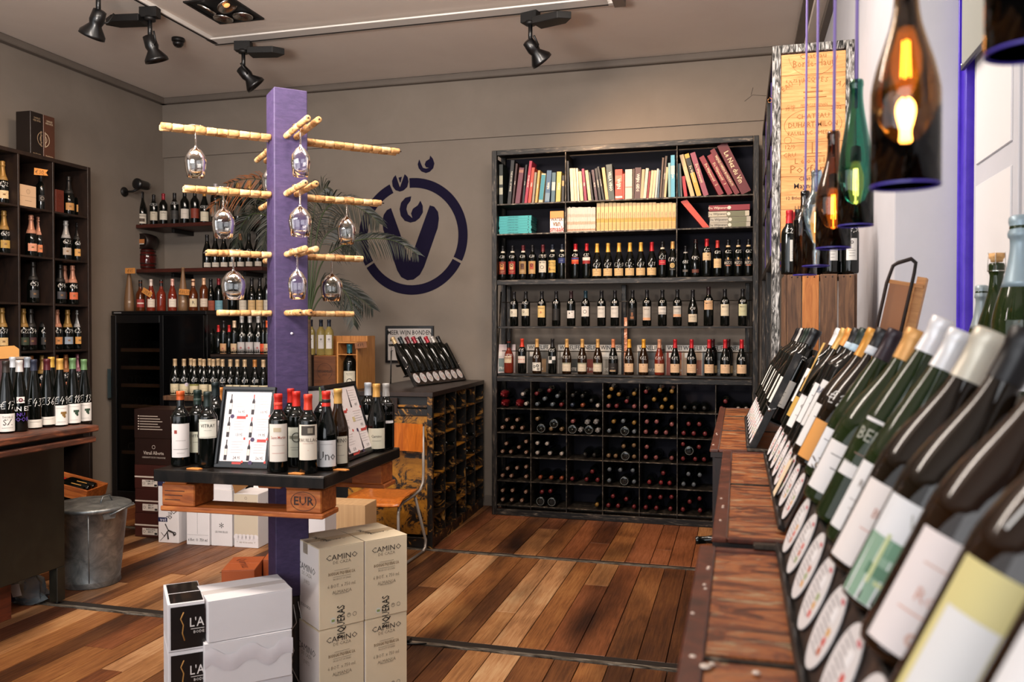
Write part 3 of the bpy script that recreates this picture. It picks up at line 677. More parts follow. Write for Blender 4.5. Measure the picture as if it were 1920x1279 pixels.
for (rw, cl), txt in HOLES.items():
    its = [(q[0], *map(float, q[1:].split(','))) for q in txt.split()]
    cnt = {}
    for q in its: cnt[q[0]] = cnt.get(q[0], 0) + 1
    xm = sorted(i[1] for i in its); zfloor = ([0.932, 0.722, 0.512, 0.302, 0.092][rw])
    ztop = ([1.165] + RZ_)[rw] - 0.01
    xlo = ([RX0 + FW] + CW)[cl] + 0.006; xhi = (CW + [RX1 - FW])[cl] - 0.006
    low = [q for q in its if q[2] > max(i[2] for i in its) - 32]; up = [q for q in its if q not in low]
    def rowpos(q, rowq, name):
        rowq = sorted(rowq, key=lambda i: i[1]); k = rowq.index(q)
        if len(rowq) == 1: return name
        return name + ' ' + (['left', 'right'] if len(rowq) == 2 else ['left', 'middle', 'right'] if len(rowq) == 3 else ['far left', 'left', 'right', 'far right'] if len(rowq) == 4 else ['far left', 'left', 'middle', 'right', 'far right'])[k]
    for q in its:
        ch, cx, cy = q; p = at(900 + cx / 3.5556, 700 + cy / 3.5556, Y=RY0 + 0.03)
        col, word = HC[ch]; col = col and '#%02x%02x%02x' % tuple(int(int(col[k:k + 2], 16) * 0.62) for k in (1, 3, 5)); pos = rowpos(q, low, 'low') if q in low else rowpos(q, up, 'upper')  # cap colours darkened: shade inside the holes is put into the paint
        lab = '%s bottle lying at %s of the %s-column %s-row pigeonhole' % (word, pos, COLN[cl], ROWN[rw])
        rr = 0.040 if ch not in 'BC' else 0.043
        px_ = min(max(p.x, xlo + rr), xhi - rr); pz_ = max(p.z, zfloor + rr) if q not in low else zfloor + rr + 0.001
        pz_ = min(pz_, ztop - rr)
        if rw >= 2:
            big = ch == 'B'; kd = 'champagne' if big else 'bordeaux' if ch in 'rcCt' else 'burgundy'; H = PROF[kd][-1][1]
            Mx = T(px_, RY0 + 0.012, pz_) @ Rx(-PI / 2) if big else T(px_, RY0 + 0.012 + H, pz_) @ MR
            LY.lathe([(0, 0.004)] + [(r * 0.97, z) for r, z in PROF[kd]], GL['dark'], 12, Mx)
            if big: LY.ring(0.031, 0.0335, 0, mc('#6d7270', 0.2, 0.2), n=20, M=Mx, h=-0.0015)
            else:
                LY.lathe([(0.0155, H - 0.055), (0.0158, H - 0.02), (0.0162, H), (0, H + 0.001)], mc(col, 0.38, 0.25), 12, Mx)
                LY.ring(0.007, 0.0095, H + 0.0018, mc('#d8b8a0' if ch in 'cw' else col, 0.3, 0.5), n=10, M=Mx)
            continue
        if ch == 'B':
            t = thing('wine_bottle', lab, 'bottle', M=T(px_, RY0 + 0.012, pz_) @ Rx(-PI / 2), group='bottles lying in the pigeonholes')
            link('glass_body', body_mesh('champagne', 'dark', 0.96, 20), t)
            k = 'basering'
            if k not in MESH: MESH[k] = MB().ring(0.032, 0.0345, 0, mc('#6d7270', 0.2, 0.2), n=28, h=-0.0015).disc(0.006, -0.0005, mc('#585c58', 0.2), 10).mesh('base_ring')
            link('base_ring', MESH[k], t, (0, 0, 0.0))
        else:
            kd = 'champagne' if ch in 'F' else 'bordeaux' if ch in 'rcCt' else 'burgundy'
            sc = {'F': 0.93, 'C': 0.97, 'R': 1.0}.get(ch, 1.0)
            H = PROF[kd][-1][1] * sc
            t = thing('wine_bottle', lab, 'bottle', M=T(px_, RY0 + 0.012 + H + (0.012 if ch == 'F' else 0), pz_) @ MR, group='bottles lying in the pigeonholes')
            link('glass_body', body_mesh(kd, 'dark', sc, 16), t)
            if ch in 'RF':
                k = ('foil', ch)
                if k not in MESH:
                    b = MB(); fr = random.Random(5); n = 14
                    pr = [(0.034, H - 0.10), (0.036, H - 0.06), (0.030, H - 0.03), (0.024, H - 0.01), (0.016, H + 0.002)] if ch == 'R' else [(0.02, H - 0.06), (0.021, H - 0.03), (0.024, H - 0.012), (0.02, H + 0.005)]
                    vs = []
                    for r, z in pr:
                        for i in range(n):
                            a = 2 * PI * i / n; q2 = r * fr.uniform(0.8, 1.15); vs.append((q2 * math.cos(a), q2 * math.sin(a), z + fr.uniform(-0.006, 0.004)))
                    vs.append((0, 0, pr[-1][1] + 0.002)); fs = [(j * n + i, j * n + (i + 1) % n, (j + 1) * n + (i + 1) % n, (j + 1) * n + i) for j in range(len(pr) - 1) for i in range(n)]
                    fs += [((len(pr) - 1) * n + i, (len(pr) - 1) * n + (i + 1) % n, len(vs) - 1) for i in range(n)]
                    b.add(vs, fs, mc(col, 0.35, 0.4)); MESH[k] = b.mesh('crumpled_foil')
                link('crumpled_foil', MESH[k], t)
            else: link('capsule', cap_mesh(kd, col, 0.055, sc, 14), t)
            k = ('capring', ch)
            if k not in MESH: MESH[k] = MB().ring(0.007, 0.0095, H + 0.0018, mc('#d8b8a0' if ch in 'cw' else col, 0.3, 0.5), n=14).mesh('cap_ring')
            if ch in 'cwkrptgy': link('cap_ring', MESH[k], t)

lyo = stuff(LY.obj('lying_bottles')); tag(lyo, 'rows of bottles lying in the three lower pigeonhole rows of the tall rack', 'bottles')
# ---- standing bottles, shelf under the books
ZA = 2.048; YA = 7.06
def stand(px, z, y, label, **k):
    p = at(px, 600, Y=y); return bottle(T(p.x, y, z), label, **k)
rb = random.Random(11)
GA = 'bottles on the rack shelf below the books'
arts = [('#7a2a1c', '#c98a4a', 'dark red'), ('#8c1f18', '#c7a070', 'red'), ('#9a7a4e', '#5a3a24', 'brown figured'), ('#b08a58', '#a8442a', 'tan and orange')]
xs = [943, 961, 981, 998.5]
for i, (x, (pc, c2, nm)) in enumerate(zip(xs, arts)):
    lb = (0.105, 0.07, 0.11, pc, (('r', 0, 0.01, 0.035, 0.05, c2), ('o', 0, 0.02, 0.006, 0.014, '#3a1a10'), ('l', 0.04, -0.04, '#e0c090'), ('l', 0.05, -0.03, '#e0c090')))
    stand(x, ZA, YA, 'bottle with %s picture label, %s from left below the books' % (nm, ORD[i + 1]), cap=[BLK, BLK, DRD, BLK][i], caplen=0.05, lab=lb, price='E34', group=GA, neck=(('#d8d0c0', 0.062, 0.014)) if i < 3 else None)
stand(1018, ZA, YA, 'bottle with white animal drawing label below the books', cap=DRD, lab=(0.11, 0.075, 0.10, '#cfc6b4', (('t', 'OMITERO', 0.014, 0.035, '#222222'), ('o', 0, -0.005, 0.012, 0.016, '#222222'), ('l', 0.03, -0.035, '#222222'))), price='E19,95', group=GA)
stand(1036, ZA, YA, 'bottle with yellow black-lettered label below the books', cap=NVY, lab=(0.11, 0.072, 0.105, '#c9a75a', (('t', 'BRUNO', 0.017, 0.03, '#181410'), ('t', 'ROCCA', 0.017, 0.008, '#181410'), ('r', -0.02, -0.02, 0.012, 0.02, '#a03020'), ('t', 'MENTIN', 0.012, -0.03, '#181410'))), price='E19', group=GA, neck=('#cfc6b4', 0.062, 0.016))
stand(1054, ZA, YA, 'bottle with small dark blue label beside the left divider', cap=NVY, lab=(0.16, 0.065, 0.045, '#1e2c62', (('l', 0.03, 0, '#c0c8d8'),)), price='E24', group=GA, neck=('#cfc6b4', 0.062, 0.014), kind='bordeaux')
stand(1079, ZA, YA, 'red-capped bottle with blue, orange and red label, below the books', cap=RED, lab=(0.155, 0.07, 0.055, '#b33a20', (('r', 0, 0.018, 0.068, 0.014, '#27407c'), ('r', 0, 0.0, 0.068, 0.010, '#cf7040'))), price='E24', group=GA, neck=('#cfc6b4', 0.062, 0.012))
stand(1100, ZA, YA, 'red-capped bottle with white and red banded label, below the books', cap=RED, lab=(0.155, 0.075, 0.055, '#8c2222', (('r', 0, 0.014, 0.074, 0.026, '#d8cfc4'),)), price='E22', group=GA)
for i, x in enumerate((1119.5, 1140, 1160.5, 1181, 1201.5, 1222)):
    stand(x, ZA, YA, ('%s-capped sloping bottle with tan label, %s of six alike below the books' % ('gold' if i < 5 else 'red', ORD[i + 1])), kind='burgundy', cap=GOLD if i < 5 else RED, caplen=0.075, lab=L_TAN, price=['E27', 'E27', 'E34,0', 'E32,-', 'E47', 'E31'][i], pz=0.115, ph=0.034, group=GA)
stand(1242, ZA, YA, 'bottle with red oval label, left of the right divider', cap=BLK, lab=(0.125, 0.06, 0.04, '#b02430', (('l', 0.04, 0.0, '#e0c8a0'), ('l', 0.03, -0.01, '#181010'))), price='E21', pz=0.17, ph=0.034, group=GA, neck=('#cfc6b4', 0.062, 0.012))
stand(1261, ZA, YA, 'bottle with ornate gold emblem, beside the right divider', kind='burgundy', cap=CG, lab=(0.09, 0.05, 0.06, '#1a1512', (('o', 0, 0.008, 0.012, 0.02, '#c9a868'), ('o', 0, 0.008, 0.003, 0.008, '#c9a868'), ('l', 0.05, -0.026, '#c9c0b0'))), price='E19,6', pz=0.15, ph=0.034, group=GA)
stand(1285, ZA, YA, 'short black bottle right of the right divider, below the books', kind='burgundy', s=0.87, cap=BLK, lab=(0.06, 0.05, 0.02, '#6a6058', ()), price='E26', group=GA, neck=('#c8beb0', 0.06, 0.01))
stand(1304, ZA, YA, 'tall dark bottle with faint red lower label, below the books', kind='champagne', s=0.97, cap='#2a1010', caplen=0.03, lab=(0.05, 0.06, 0.03, '#5a2a20', (('l', 0.03, 0.0, '#b08a50'),)), price='E41,-', group=GA)
stand(1325, ZA, YA, 'red-capped bottle with high cream label, below the books', cap=RED, lab=(0.16, 0.072, 0.06, '#cdae84', (('o', 0.01, 0.01, 0.003, 0.006, '#3a2a1c'), ('l', 0.05, -0.01, '#6a4a2a'))), price='E22', s=1.04, pz=0.215, group=GA)
stand(1345, ZA, YA, 'orange-red-capped bottle with squarish cream label, below the books', cap='#b0302a', lab=(0.11, 0.068, 0.075, '#cfae80', (('l', 0.04, 0.01, '#6a4a2a'), ('l', 0.045, 0.0, '#6a4a2a'), ('l', 0.03, -0.02, '#6a4a2a'))), price='E49', s=0.99, group=GA)
for i, x in enumerate((1365, 1384, 1403)):
    stand(x, ZA, YA, 'black bottle lettered RIZZI, %s of three at the shelf end' % ['left', 'middle', 'right'][i], cap=BLK, lab=(0.115, 0.06, 0.06, '#14100f', (('t', 'RIZZI', 0.022, -0.006, '#c8beb2'), ('r', 0, 0.03, 0.010, 0.018, '#c79a5c'), ('r', 0, -0.026, 0.034, 0.008, '#b06a4a'))), price=['E22', 'E35', 'E42'][i], group=GA, neck=('#d0b48c', 0.06, 0.014))

# ---- upper rail of the open bay
ZB = 1.644; YBt = RY0 + 0.085; GB = 'bottles on the upper open rail of the rack'
rowB = [(964, '#d5cbb6', 0.115, 0.065, 'cream landscape', None), (986, '#d5cbb2', 0.12, 0.06, 'cream castle', None), (1016, '#d9b878', 0.125, 0.10, 'large yellow', 'APPIANO'), (1043, '#100e0e', 0.1, 0.1, 'all-black gold-printed', None),
        (1071, '#d8d2cc', 0.1, 0.065, 'white dotted', None), (1098, '#dcd6ce', 0.125, 0.085, 'white with black ring', 'O'), (1128, '#cdc7be', 0.12, 0.095, 'grey-white tall', 'BAROLO'), (1153, '#cdc7be', 0.12, 0.095, 'second grey-white tall', 'BAROLO'),
        (1186, '#0f0d0d', 0.1, 0.1, 'black with copper print', None), (1213, '#bcb4aa', 0.105, 0.115, 'grey with peach foot', 'Barbera'), (1242, '#cfc9c2', 0.13, 0.065, 'white with black stripe', 'CHIARA'), (1270, '#bcb7ae', 0.12, 0.09, 'grey with peach foot', 'BARBERA'),
        (1299, '#c9b9a0', 0.065, 0.065, 'low cream', 'ESTATE'), (1328.5, '#cfa67c', 0.16, 0.07, 'high tan', 'MASSO'), (1359, '#d0c3a8', 0.13, 0.095, 'cream red-lettered', 'MASSO'), (1392.5, '#b9b793', 0.13, 0.095, 'pale green-cream', 'MASSO')]
for i, (x, pc, zc, hh, nm, wd) in enumerate(rowB):
    it = []
    if wd == 'O': it = [('o', 0, -0.002, 0.012, 0.016, '#181616'), ('t', 'NOVO', 0.009, 0.032, INKC)]
    elif nm.startswith('all-black'): it = [('l', 0.004, v / 100, '#8a7458') for v in range(-4, 5)]
    elif nm.startswith('black with'): it = [('r', 0, -0.03, 0.03, 0.02, '#8c5a34'), ('r', 0, 0, 0.016, 0.03, '#7c4c2c'), ('l', 0.03, 0.03, '#6a4a30')]
    elif 'dotted' in nm: it = [('o', -0.008, 0.01, 0.0, 0.006, '#181616'), ('o', 0.014, 0.02, 0.0, 0.004, '#181616'), ('l', 0.04, -0.02, '#7a7068')]
    else:
        it = [('t', wd, 0.013, hh / 2 - 0.022, '#3a302a', 0.8)] if wd else [('o', -0.012, 0.006, 0.005, 0.009, '#5a4a3a')]
        it += [('l', 0.045, -0.006, '#8a4a34' if 'red' in nm or 'green' in nm else '#6a5f52'), ('l', 0.035, -0.016, '#6a5f52')]
        if 'peach' in nm: it.append(('r', 0, -hh / 2 + 0.012, 0.072, 0.022, '#cf9c76'))
        if 'stripe' in nm: it.append(('r', 0, -hh / 2 + 0.01, 0.074, 0.004, '#181616'))
        if 'yellow' in nm: it.append(('r', 0, -0.006, 0.008, 0.016, '#b04028'))
    kd = 'burgundy' if x == 1299 else 'bordeaux'
    stand(x, ZB, YBt, 'bottle with %s label, %s from left on the upper open rail' % (nm, ORD[i + 1]), kind=kd, cap=[BLK, BLK, BLK, BLK, '#2a1214', '#12303c', BLK, BLK, BLK, BLK, BLK, BLK, BLK, '#241012', BLK, BLK][i], lab=(zc, 0.08 if kd == 'burgundy' else 0.074, hh, pc, tuple(it)), price=['E35,', 'E25,3', 'E67', 'E40', 'E27', 'E35', 'E36', 'E40', 'E45', 'E20', 'E37', 'E27', 'E30', 'E18', 'E29', 'E20'][i], ph=0.022, s=1.0 if x != 1328.5 else 1.07, group=GB)
# ---- lower rail
ZL_ = 1.234; GC = 'bottles on the lower open rail of the rack'
rowC = [(954, 'spirit', 'rose', BLK, '#cdb898', 'rose-coloured bottle with cream label'), (979, 'bordeaux', 'dark', '#cc3a22', '#d8cabc', 'orange-red-capped bottle with white label'), (1007, 'burgundy', 'brown', CG, '#d6d0c4', 'gold-capped bottle with black wavy drawing'), (1036, 'bordeaux', 'dark', BLK, '#d8d4cf', 'bottle with black and white checkered label'),
 (1063, 'burgundy', 'brown', CG, '#cdbfa8', 'gold-capped bottle with comb-edged cream label, left of three'), (1092, 'burgundy', 'brown', CG, '#cdbfa8', 'gold-capped bottle with comb-edged cream label, middle of three'), (1121, 'burgundy', 'brown', CG, '#cdbfa8', 'gold-capped bottle with comb-edged cream label, right of three'), (1150, 'burgundy', 'dark', COP, '#1a1412', 'copper-capped black-labelled bottle beside the copper strip'),
 (1180, 'burgundy', 'brown', '#d99a30', '#d0ad88', 'yellow-capped bottle beside the copper strip'), (1207, 'burgundy', 'brown', '#d99a30', '#d0ad88', 'second yellow-capped bottle right of the copper strip'), (1236.6, 'burgundy', 'rose', RGD, '#d0ad88', 'rose wine bottle with peach label'),
 (1266, 'burgundy', 'dark', RED, '#d0ad88', 'first red-capped peach-labelled bottle'), (1297, 'burgundy', 'dark', RED, '#d0ad88', 'second red-capped peach-labelled bottle'), (1330, 'burgundy', 'dark', RED, '#d0ad88', 'third red-capped peach-labelled bottle'), (1360, 'burgundy', 'dark', RED, '#d0ad88', 'fourth red-capped peach-labelled bottle'), (1391, 'burgundy', 'dark', RED, '#d0ad88', 'fifth red-capped peach-labelled bottle')]
for i, (x, kd, gl, cp, pc, nm) in enumerate(rowC):
    zc, hh, w = (0.06, 0.072, 0.09) if kd == 'burgundy' else (0.12, 0.06, 0.072)
    it = [('l', 0.05, 0.0, '#8c5a40'), ('l', 0.035, -0.014, '#8c5a40'), ('o', 0, 0.024, 0.0, 0.004, '#6a4a3a')]
    if 'comb' in nm: it = [('r', u / 1000, 0.032, 0.006, 0.012, '#4a5a3a') for u in range(-36, 40, 12)] + [('l', 0.04, 0.0, '#6a5a4a'), ('o', 0, -0.02, 0.006, 0.007, '#6a5a4a')]
    if 'wavy' in nm: it = [('o', -0.016, 0.0, 0.006, 0.012, '#1a1614'), ('o', 0.012, 0.008, 0.006, 0.013, '#1a1614'), ('o', 0.018, -0.02, 0.005, 0.010, '#1a1614'), ('l', 0.05, 0.03, '#1a1614')]
    if 'checker' in nm: it = [('r', -0.012, 0.014, 0.03, 0.03, '#222622'), ('r', 0.02, -0.016, 0.034, 0.03, '#222622')]
    if 'black-lab' in nm: it = [('l', 0.05, -0.02, '#c09a70'), ('r', 0, -0.028, 0.05, 0.008, '#c0a078'), ('l', 0.03, 0.0, '#a89a88')]
    if 'orange-red' in nm: it = [('t', 'MURUA', 0.014, 0.0, '#b84a34'), ('r', 0, -0.022, 0.07, 0.003, '#b84a34')]
    stand(x, ZL_, YBt, nm + ' on the lower open rail', kind=kd, glass=gl, cap=cp, caplen=0.07, lab=(zc, w, hh, pc, tuple(it)), price=['E13,90', 'E15', 'E17', 'E25', 'E13,9', 'E18,9', 'E19,', 'E28,50', 'E23,', 'E23,', 'E24,9', 'E39,', 'E49-', 'E49,', 'E50,', 'E79,'][i], group=GC)
for j, x in enumerate((1337, 1366)):
    p = at(x, 640, Y=7.2); bottle(T(p.x, 7.14, ZL_ - 0.0), 'dark bottle standing behind the %s red-capped bottle on the lower rail' % ['third', 'fourth'][j], kind='bordeaux', cap='#3a1416', lab=L_TAN, group=GC)
# ---- magazines standing behind the lower bottles
mags = [('#d9c9c4', '#6d7d78', '', 945), ('#5f5a52', '#b08a60', 'WINELIFE', 1010), ('#8d857a', '#3c3a34', 'WINELIFE', 1069), ('#7c6a5a', '#8a3a28', 'WINELIFE', 1103), ('#b9b2a6', '#8d8578', 'WINELIFE', 1146), ('#3d3c3a', '#5c5a56', 'WINELIFE', 1218), ('#a5462e', '#c98a5c', 'WINELIFE', 1272), ('#b89878', '#9c5636', 'WINELIFE', 1302), ('#454a48', '#858a86', 'WINELIFE', 1340), ('#8f7a62', '#b5a58c', 'WINELIFE', 1378)]
mt = thing  # (alias)
for i, (c1, c2, w, px) in enumerate(mags):
    p = at(px, 660, Y=7.24)
    M_ = T(p.x, 7.235 - (i % 3) * 0.006, 1.205) @ Rx(-0.04)
    t = thing('magazine', 'magazine standing behind the lower rail bottles, %s from left' % ORD[i + 1], 'magazine', M=M_, group='magazines on the lower rail')
    b = MB(); b.box(-0.105, 0, 0, 0.105, 0.004, 0.275, mc('#cfc9c0')); b.obj('pages', t)
    b = MB(); b.box(-0.106, -0.001, 0, 0.106, 0, 0.276, mc('#c9c2b8' if i != 0 else '#d8c4c4', 0.35)); b.box(-0.1, -0.002, 0.01, 0.1, -0.001, 0.225, mc(c1, 0.35)); b.box(-0.05, -0.003, 0.03, 0.07, -0.002, 0.15, mc(c2, 0.35))
    b.box(-0.08, -0.003, 0.17, -0.02, -0.002, 0.21, mc('#e8e2d8', 0.35))
    if w: b.text(w, 0.036, mc('#1c1a19'), M=T(0, -0.0025, 0.25) @ Rx(PI / 2), bold=0.02, sx=0.85)
    b.text(['PROEF', 'LIFE IN', 'DE BESTE', 'BEST BUY', 'DE BUUR', 'BONUS', 'ANTINORI', 'WIT', 'GLAS', 'ROOD'][i], 0.026, mc('#ece6da'), M=T(0.0, -0.0035, 0.06) @ Rx(PI / 2), bold=0.02, sx=0.8)
    b.obj('cover', t)
# ================================================================ BOOKS
def book(px_base, px_top, y_top, w, color, label, z0, word=None, wcol='#e6dcc8', comp='', band=None, depth=0.17, group=None, Yf=None, wsize=None, name='book'):
    """upright book, spine to the viewer; w in photograph pixels"""
    Yf = Yf or RY0 + 0.05
    pb = at(px_base, 300, Y=Yf); pt = at(px_top, y_top, Y=Yf)
    h = pt.z - z0; wm = w * 0.00456; lean = math.atan2(pt.x - pb.x, h)
    L = h / max(math.cos(lean), 0.3) * 0.995 - abs(math.sin(lean)) * wm * 0.5
    # lift so that the lower corner rests on the shelf
    lift = abs(math.sin(lean)) * wm / 2
    Mx = T(pb.x, Yf, z0 + lift + 0.0005) @ Ry(lean)
    t = thing(name, label, 'book', M=Mx, group=group)
    m = mc(color, 0.5)
    b = MB(); b.box(-wm / 2, 0, 0, wm / 2, 0.002, L, m); b.box(-wm / 2, 0.002, 0, -wm / 2 + 0.002, depth, L, m); b.box(wm / 2 - 0.002, 0.002, 0, wm / 2, depth, L, m)
    if band:
        for z0_, z1_, c in band: b.box(-wm / 2 + 0.0005, -0.0006, L * z0_, wm / 2 - 0.0005, 0.0001, L * z1_, mc(c, 0.5))
    if word:
        sz = wsize or min(wm * 0.5, L * 0.85 / max(len(word), 1) / 0.62)
        b.text(word, sz, mc(wcol, 0.5), M=T(0, -0.001, L * 0.52) @ Rx(PI / 2) @ Rz(-PI / 2), bold=0.015, sx=0.9)
    b.obj('cover', t)
    MB().box(-wm / 2 + 0.0022, 0.003, 0.003, wm / 2 - 0.0022, depth - 0.003, L - 0.003, mc('#cfc3aa', 0.8)).obj('pages', t)
    return t
def cz(x, ox): return ox + x / 4.264
Z1 = ZS[0] + 0.001; Z2 = ZS[1] + 0.001
G1, G2, G3 = 'books in the left top bay', 'books in the middle top bay', 'books in the right top bay'
LB = [(168, 168, 290, 30, '#141d18', 'dark green book with pale ornaments', None, [(0.25, 0.42, '#b9b49c'), (0.5, 0.72, '#a9a48c')]), (232, 262, 256, 28, '#161212', 'black book lettered THE BOOK OF WINE', 'THE BOOK OF WINE', None), (262, 294, 283, 15, '#3a1a16', 'thin dark brown book', 'WINES', None),
 (298, 334, 316, 38, '#6b3442', 'wide mauve-brown book', None, [(0.86, 0.94, '#a06a58')]), (343, 371, 292, 14, '#15141a', 'thin black leaning book', 'Het Wijn', None), (364, 407, 262, 22, '#a92944', 'tall pink-red leaning book', 'DE WIJN EN DE', None), (394, 427, 315, 24, '#b8442f', 'orange-red leaning book', 'WIJN', None),
 (422, 446, 353, 17, '#8f8370', 'grey-beige book', None, None), (448, 473, 338, 18, '#c09a52', 'mustard book', 'wijngids', None), (484, 510, 362, 34, '#c2b490', 'cream book with teal panel', None, [(0.1, 0.95, '#2f8090')]), (535, 555, 338, 38, '#3d5a78', 'blue picture-spined book', 'WIJN', [(0.05, 0.3, '#6d8496')]),
 (582, 592, 355, 30, '#44606c', 'slate book with white middle', None, [(0.4, 0.68, '#a8b0ae')]), (624, 633, 348, 36, '#b7a356', 'wide yellow-green book', 'WINE', None), (661, 665, 378, 18, '#191512', 'small black book', None, [(0.6, 0.8, '#a88a58')])]
for i, (xb, xt, yt, w, c, nm, wd, bd) in enumerate(LB):
    book(cz(xb, 900), cz(xt, 900), 240 + yt / 4.264, w / 4.264, c, nm + ' in the left top bay of the rack', Z1, wd, band=bd, group=G1)
MBk = [(706, 702, 262, 13, 900, '#141a24', 'thin navy book against the divider', None), (741, 729, 321, 26, 900, '#cbbd9f', 'first cream book', 'WINE'), (767, 753, 321, 20, 900, '#c8b795', 'second cream book', 'PURE'), (788, 774, 321, 15, 900, '#cfc3a8', 'third, thin cream book', None),
 (815, 797, 347, 25, 900, '#c5b187', 'shorter cream book', 'WIJN'), (846, 822, 325, 20, 900, '#852042', 'plum leaning book', 'WIJN'), (879, 851, 338, 24, 900, '#bba680', 'beige and black leaning book', 'THIS WINE'), (902, 874, 352, 13, 900, '#20181a', 'thin dark leaning book', None),
 (933, 900, 334, 20, 900, '#3f2630', 'dark plum leaning book', 'ALICE'), (963, 925, 322, 18, 900, '#1b1416', 'black leaning book lettered in white', 'BORDEAUX'), (990, 943, 308, 14, 900, '#131113', 'thin black leaning book', 'BOURGOGNE'), (1017, 984, 316, 24, 900, '#c19a6a', 'tan leaning book', None),
 (1052, 1030, 290, 46, 900, '#39423f', 'wide dark grey-green book', 'VILLA VINO'), (1110, 1108, 330, 56, 900, '#c23a22', 'wide bright red book', 'WIJN'), (1148, 1148, 366, 16, 900, '#bb3a24', 'thin short red book', None),
 (80, 80, 330, 54, 1160, '#c6b4a4', 'wide cream book with red swirl', None), (117, 121, 325, 11, 1160, '#4d3524', 'thin brown book', None), (150, 156, 315, 46, 1160, '#4b2b2a', 'wide brown picture book', 'WIJN GIDS'), (184, 198, 330, 22, 1160, '#b29470', 'first tan book right of the brown one', None), (207, 229, 321, 22, 1160, '#c9bba3', 'cream book with dark spine title', 'wijn'),
 (230, 250, 345, 13, 1160, '#84161e', 'thin dark red book with ribbon', None), (251, 272, 338, 19, 1160, '#c5ad88', 'cream book after the thin red one', None), (274, 294, 338, 19, 1160, '#c9b28c', 'next cream book beside it', None), (296, 314, 324, 14, 1160, '#b9b3ac', 'pale grey book', None), (314, 328, 335, 12, 1160, '#4a6170', 'thin slate blue book', None),
 (333, 356, 235, 13, 1160, '#5a4230', 'tall thin brown book', None), (352, 381, 222, 15, 1160, '#463224', 'tallest dark brown book', 'WIJNATLAS'), (370, 389, 312, 16, 1160, '#bfa67a', 'khaki book beside the tall pair', 'VINO'), (407, 404, 278, 18, 1160, '#7da09e', 'pale teal mottled book', None), (434, 432, 216, 30, 1160, '#57a0ba', 'tall light blue book', 'WIJN')]
for i, (xb, xt, yt, w, ox, c, nm, wd) in enumerate(MBk):
    bd = [(0.55, 0.75, '#d8c8b8')] if 'blue book' in nm and 'light' in nm else [(0.06, 0.12, '#e8d8c0'), (0.6, 0.8, '#d86a50')] if nm == 'wide bright red book' else [(0.4, 0.42, '#8a2a22'), (0.42, 0.7, '#cdb9a8')] if 'swirl' in nm else None
    book(cz(xb, ox), cz(xt, ox), 240 + yt / 4.264, w / 4.264, c, nm + ' in the middle top bay of the rack', Z1, wd, band=bd, group=G2)
RB = [(484, 474, 285, 12, '#4a8088', 'thin teal book at the divider', None), (503, 488, 282, 13, '#6a6a64', 'thin grey book', None), (538, 515, 385, 24, '#a81c26', 'small red book leaning low', None),
 (593, 500, 212, 30, '#c7a679', 'tan leaning De Wijnwereld volume', 'De Wijnwereld'), (644, 540, 206, 34, '#c49a3c', 'yellow and black leaning De Wijnwereld volume', 'De Wijnwereld'), (700, 588, 196, 38, '#8b4152', 'rose-coloured leaning volume with round emblem', 'De Wijnwereld'),
 (822, 656, 228, 38, '#7b1522', 'maroon leaning volume numbered 2', "De Wijnwereld    2"), (893, 720, 215, 38, '#7d1624', 'maroon leaning volume numbered 3 beside WIJNDOMEIN', "De Wijnwereld    3"), (950, 742, 172, 36, '#6a1119', 'leaning book lettered WIJNDOMEIN BORDEAUX', 'WIJNDOMEIN BORDEAUX'), (1022, 815, 128, 74, '#5d0f17', 'wide maroon leaning box lettered Le Nez du Vin', 'Le Nez du Vin')]
for i, (xb, xt, yt, w, c, nm, wd) in enumerate(RB):
    book(cz(xb, 1160), cz(xt, 1160), 240 + yt / 4.264, w / 4.264, c, nm + ' in the right top bay', Z1, wd, '#dfc9a0', group=G3, depth=0.2, band=[(0.55, 0.9, '#1a1612')] if 'yellow and' in nm else None)
# second book shelf
for k in range(7):
    p = at(932, 300, Y=RY0 + 0.05); z = Z2 + k * 0.0225; r = random.Random(k); dx = r.uniform(-0.003, 0.004)
    x0, x1 = RX0 + FW + 0.006 + dx, at(996, 300, Y=RY0 + 0.05).x + dx
    t = thing('paperback', 'turquoise paperback lying flat, %s from bottom of the stack of seven' % ORD[k + 1], 'book', ((x0 + x1) / 2, RY0 + 0.05, z), group='turquoise paperbacks stacked on the second shelf'); hw = (x1 - x0) / 2
    b = MB(); m = mc('#3aa5a8', 0.5); b.box(-hw, 0, 0, hw, 0.002, 0.0215, m).box(-hw, 0.002, 0, hw, 0.2, 0.0015, m).box(-hw, 0.002, 0.02, hw, 0.2, 0.0215, m)
    b.text('LEERBOEK WIJN', 0.0095, mc('#0f4a52'), M=T(-0.02, -0.001, 0.011) @ Rx(PI / 2), bold=0.01); b.box(hw - 0.03, -0.001, 0.005, hw - 0.022, 0, 0.016, mc('#0f4a52')); b.obj('cover', t)
    MB().box(-hw + 0.002, 0.003, 0.0017, hw - 0.0005, 0.198, 0.0198, mc('#20585c', 0.8)).obj('pages', t)
p0 = at(1032, 300, Y=RY0 + 0.06); p1 = at(1059, 300, Y=RY0 + 0.06)
t = thing('book', 'white and orange book cover lettered van smaak facing out', 'book', ((p0.x + p1.x) / 2 - 0.004, RY0 + 0.05, Z2))
b = MB(); hw = (p1.x - p0.x) / 2 - 0.004; b.box(-hw, 0, 0, hw, 0.003, 0.185, mc('#e3dcd2', 0.4)); b.box(-hw, -0.0006, 0.12, hw, 0, 0.185, mc('#d8842a', 0.4))
for w, zz, c in (('WATER', 0.112, '#5a2a1a'), ('van', 0.078, '#7a4a1a'), ('smaak', 0.03, '#a32a24')): b.text(w, 0.048 if w != 'WATER' else 0.03, mc(c, 0.4), M=T(0, -0.001, zz) @ Rx(PI / 2), bold=0.04, sx=0.72)
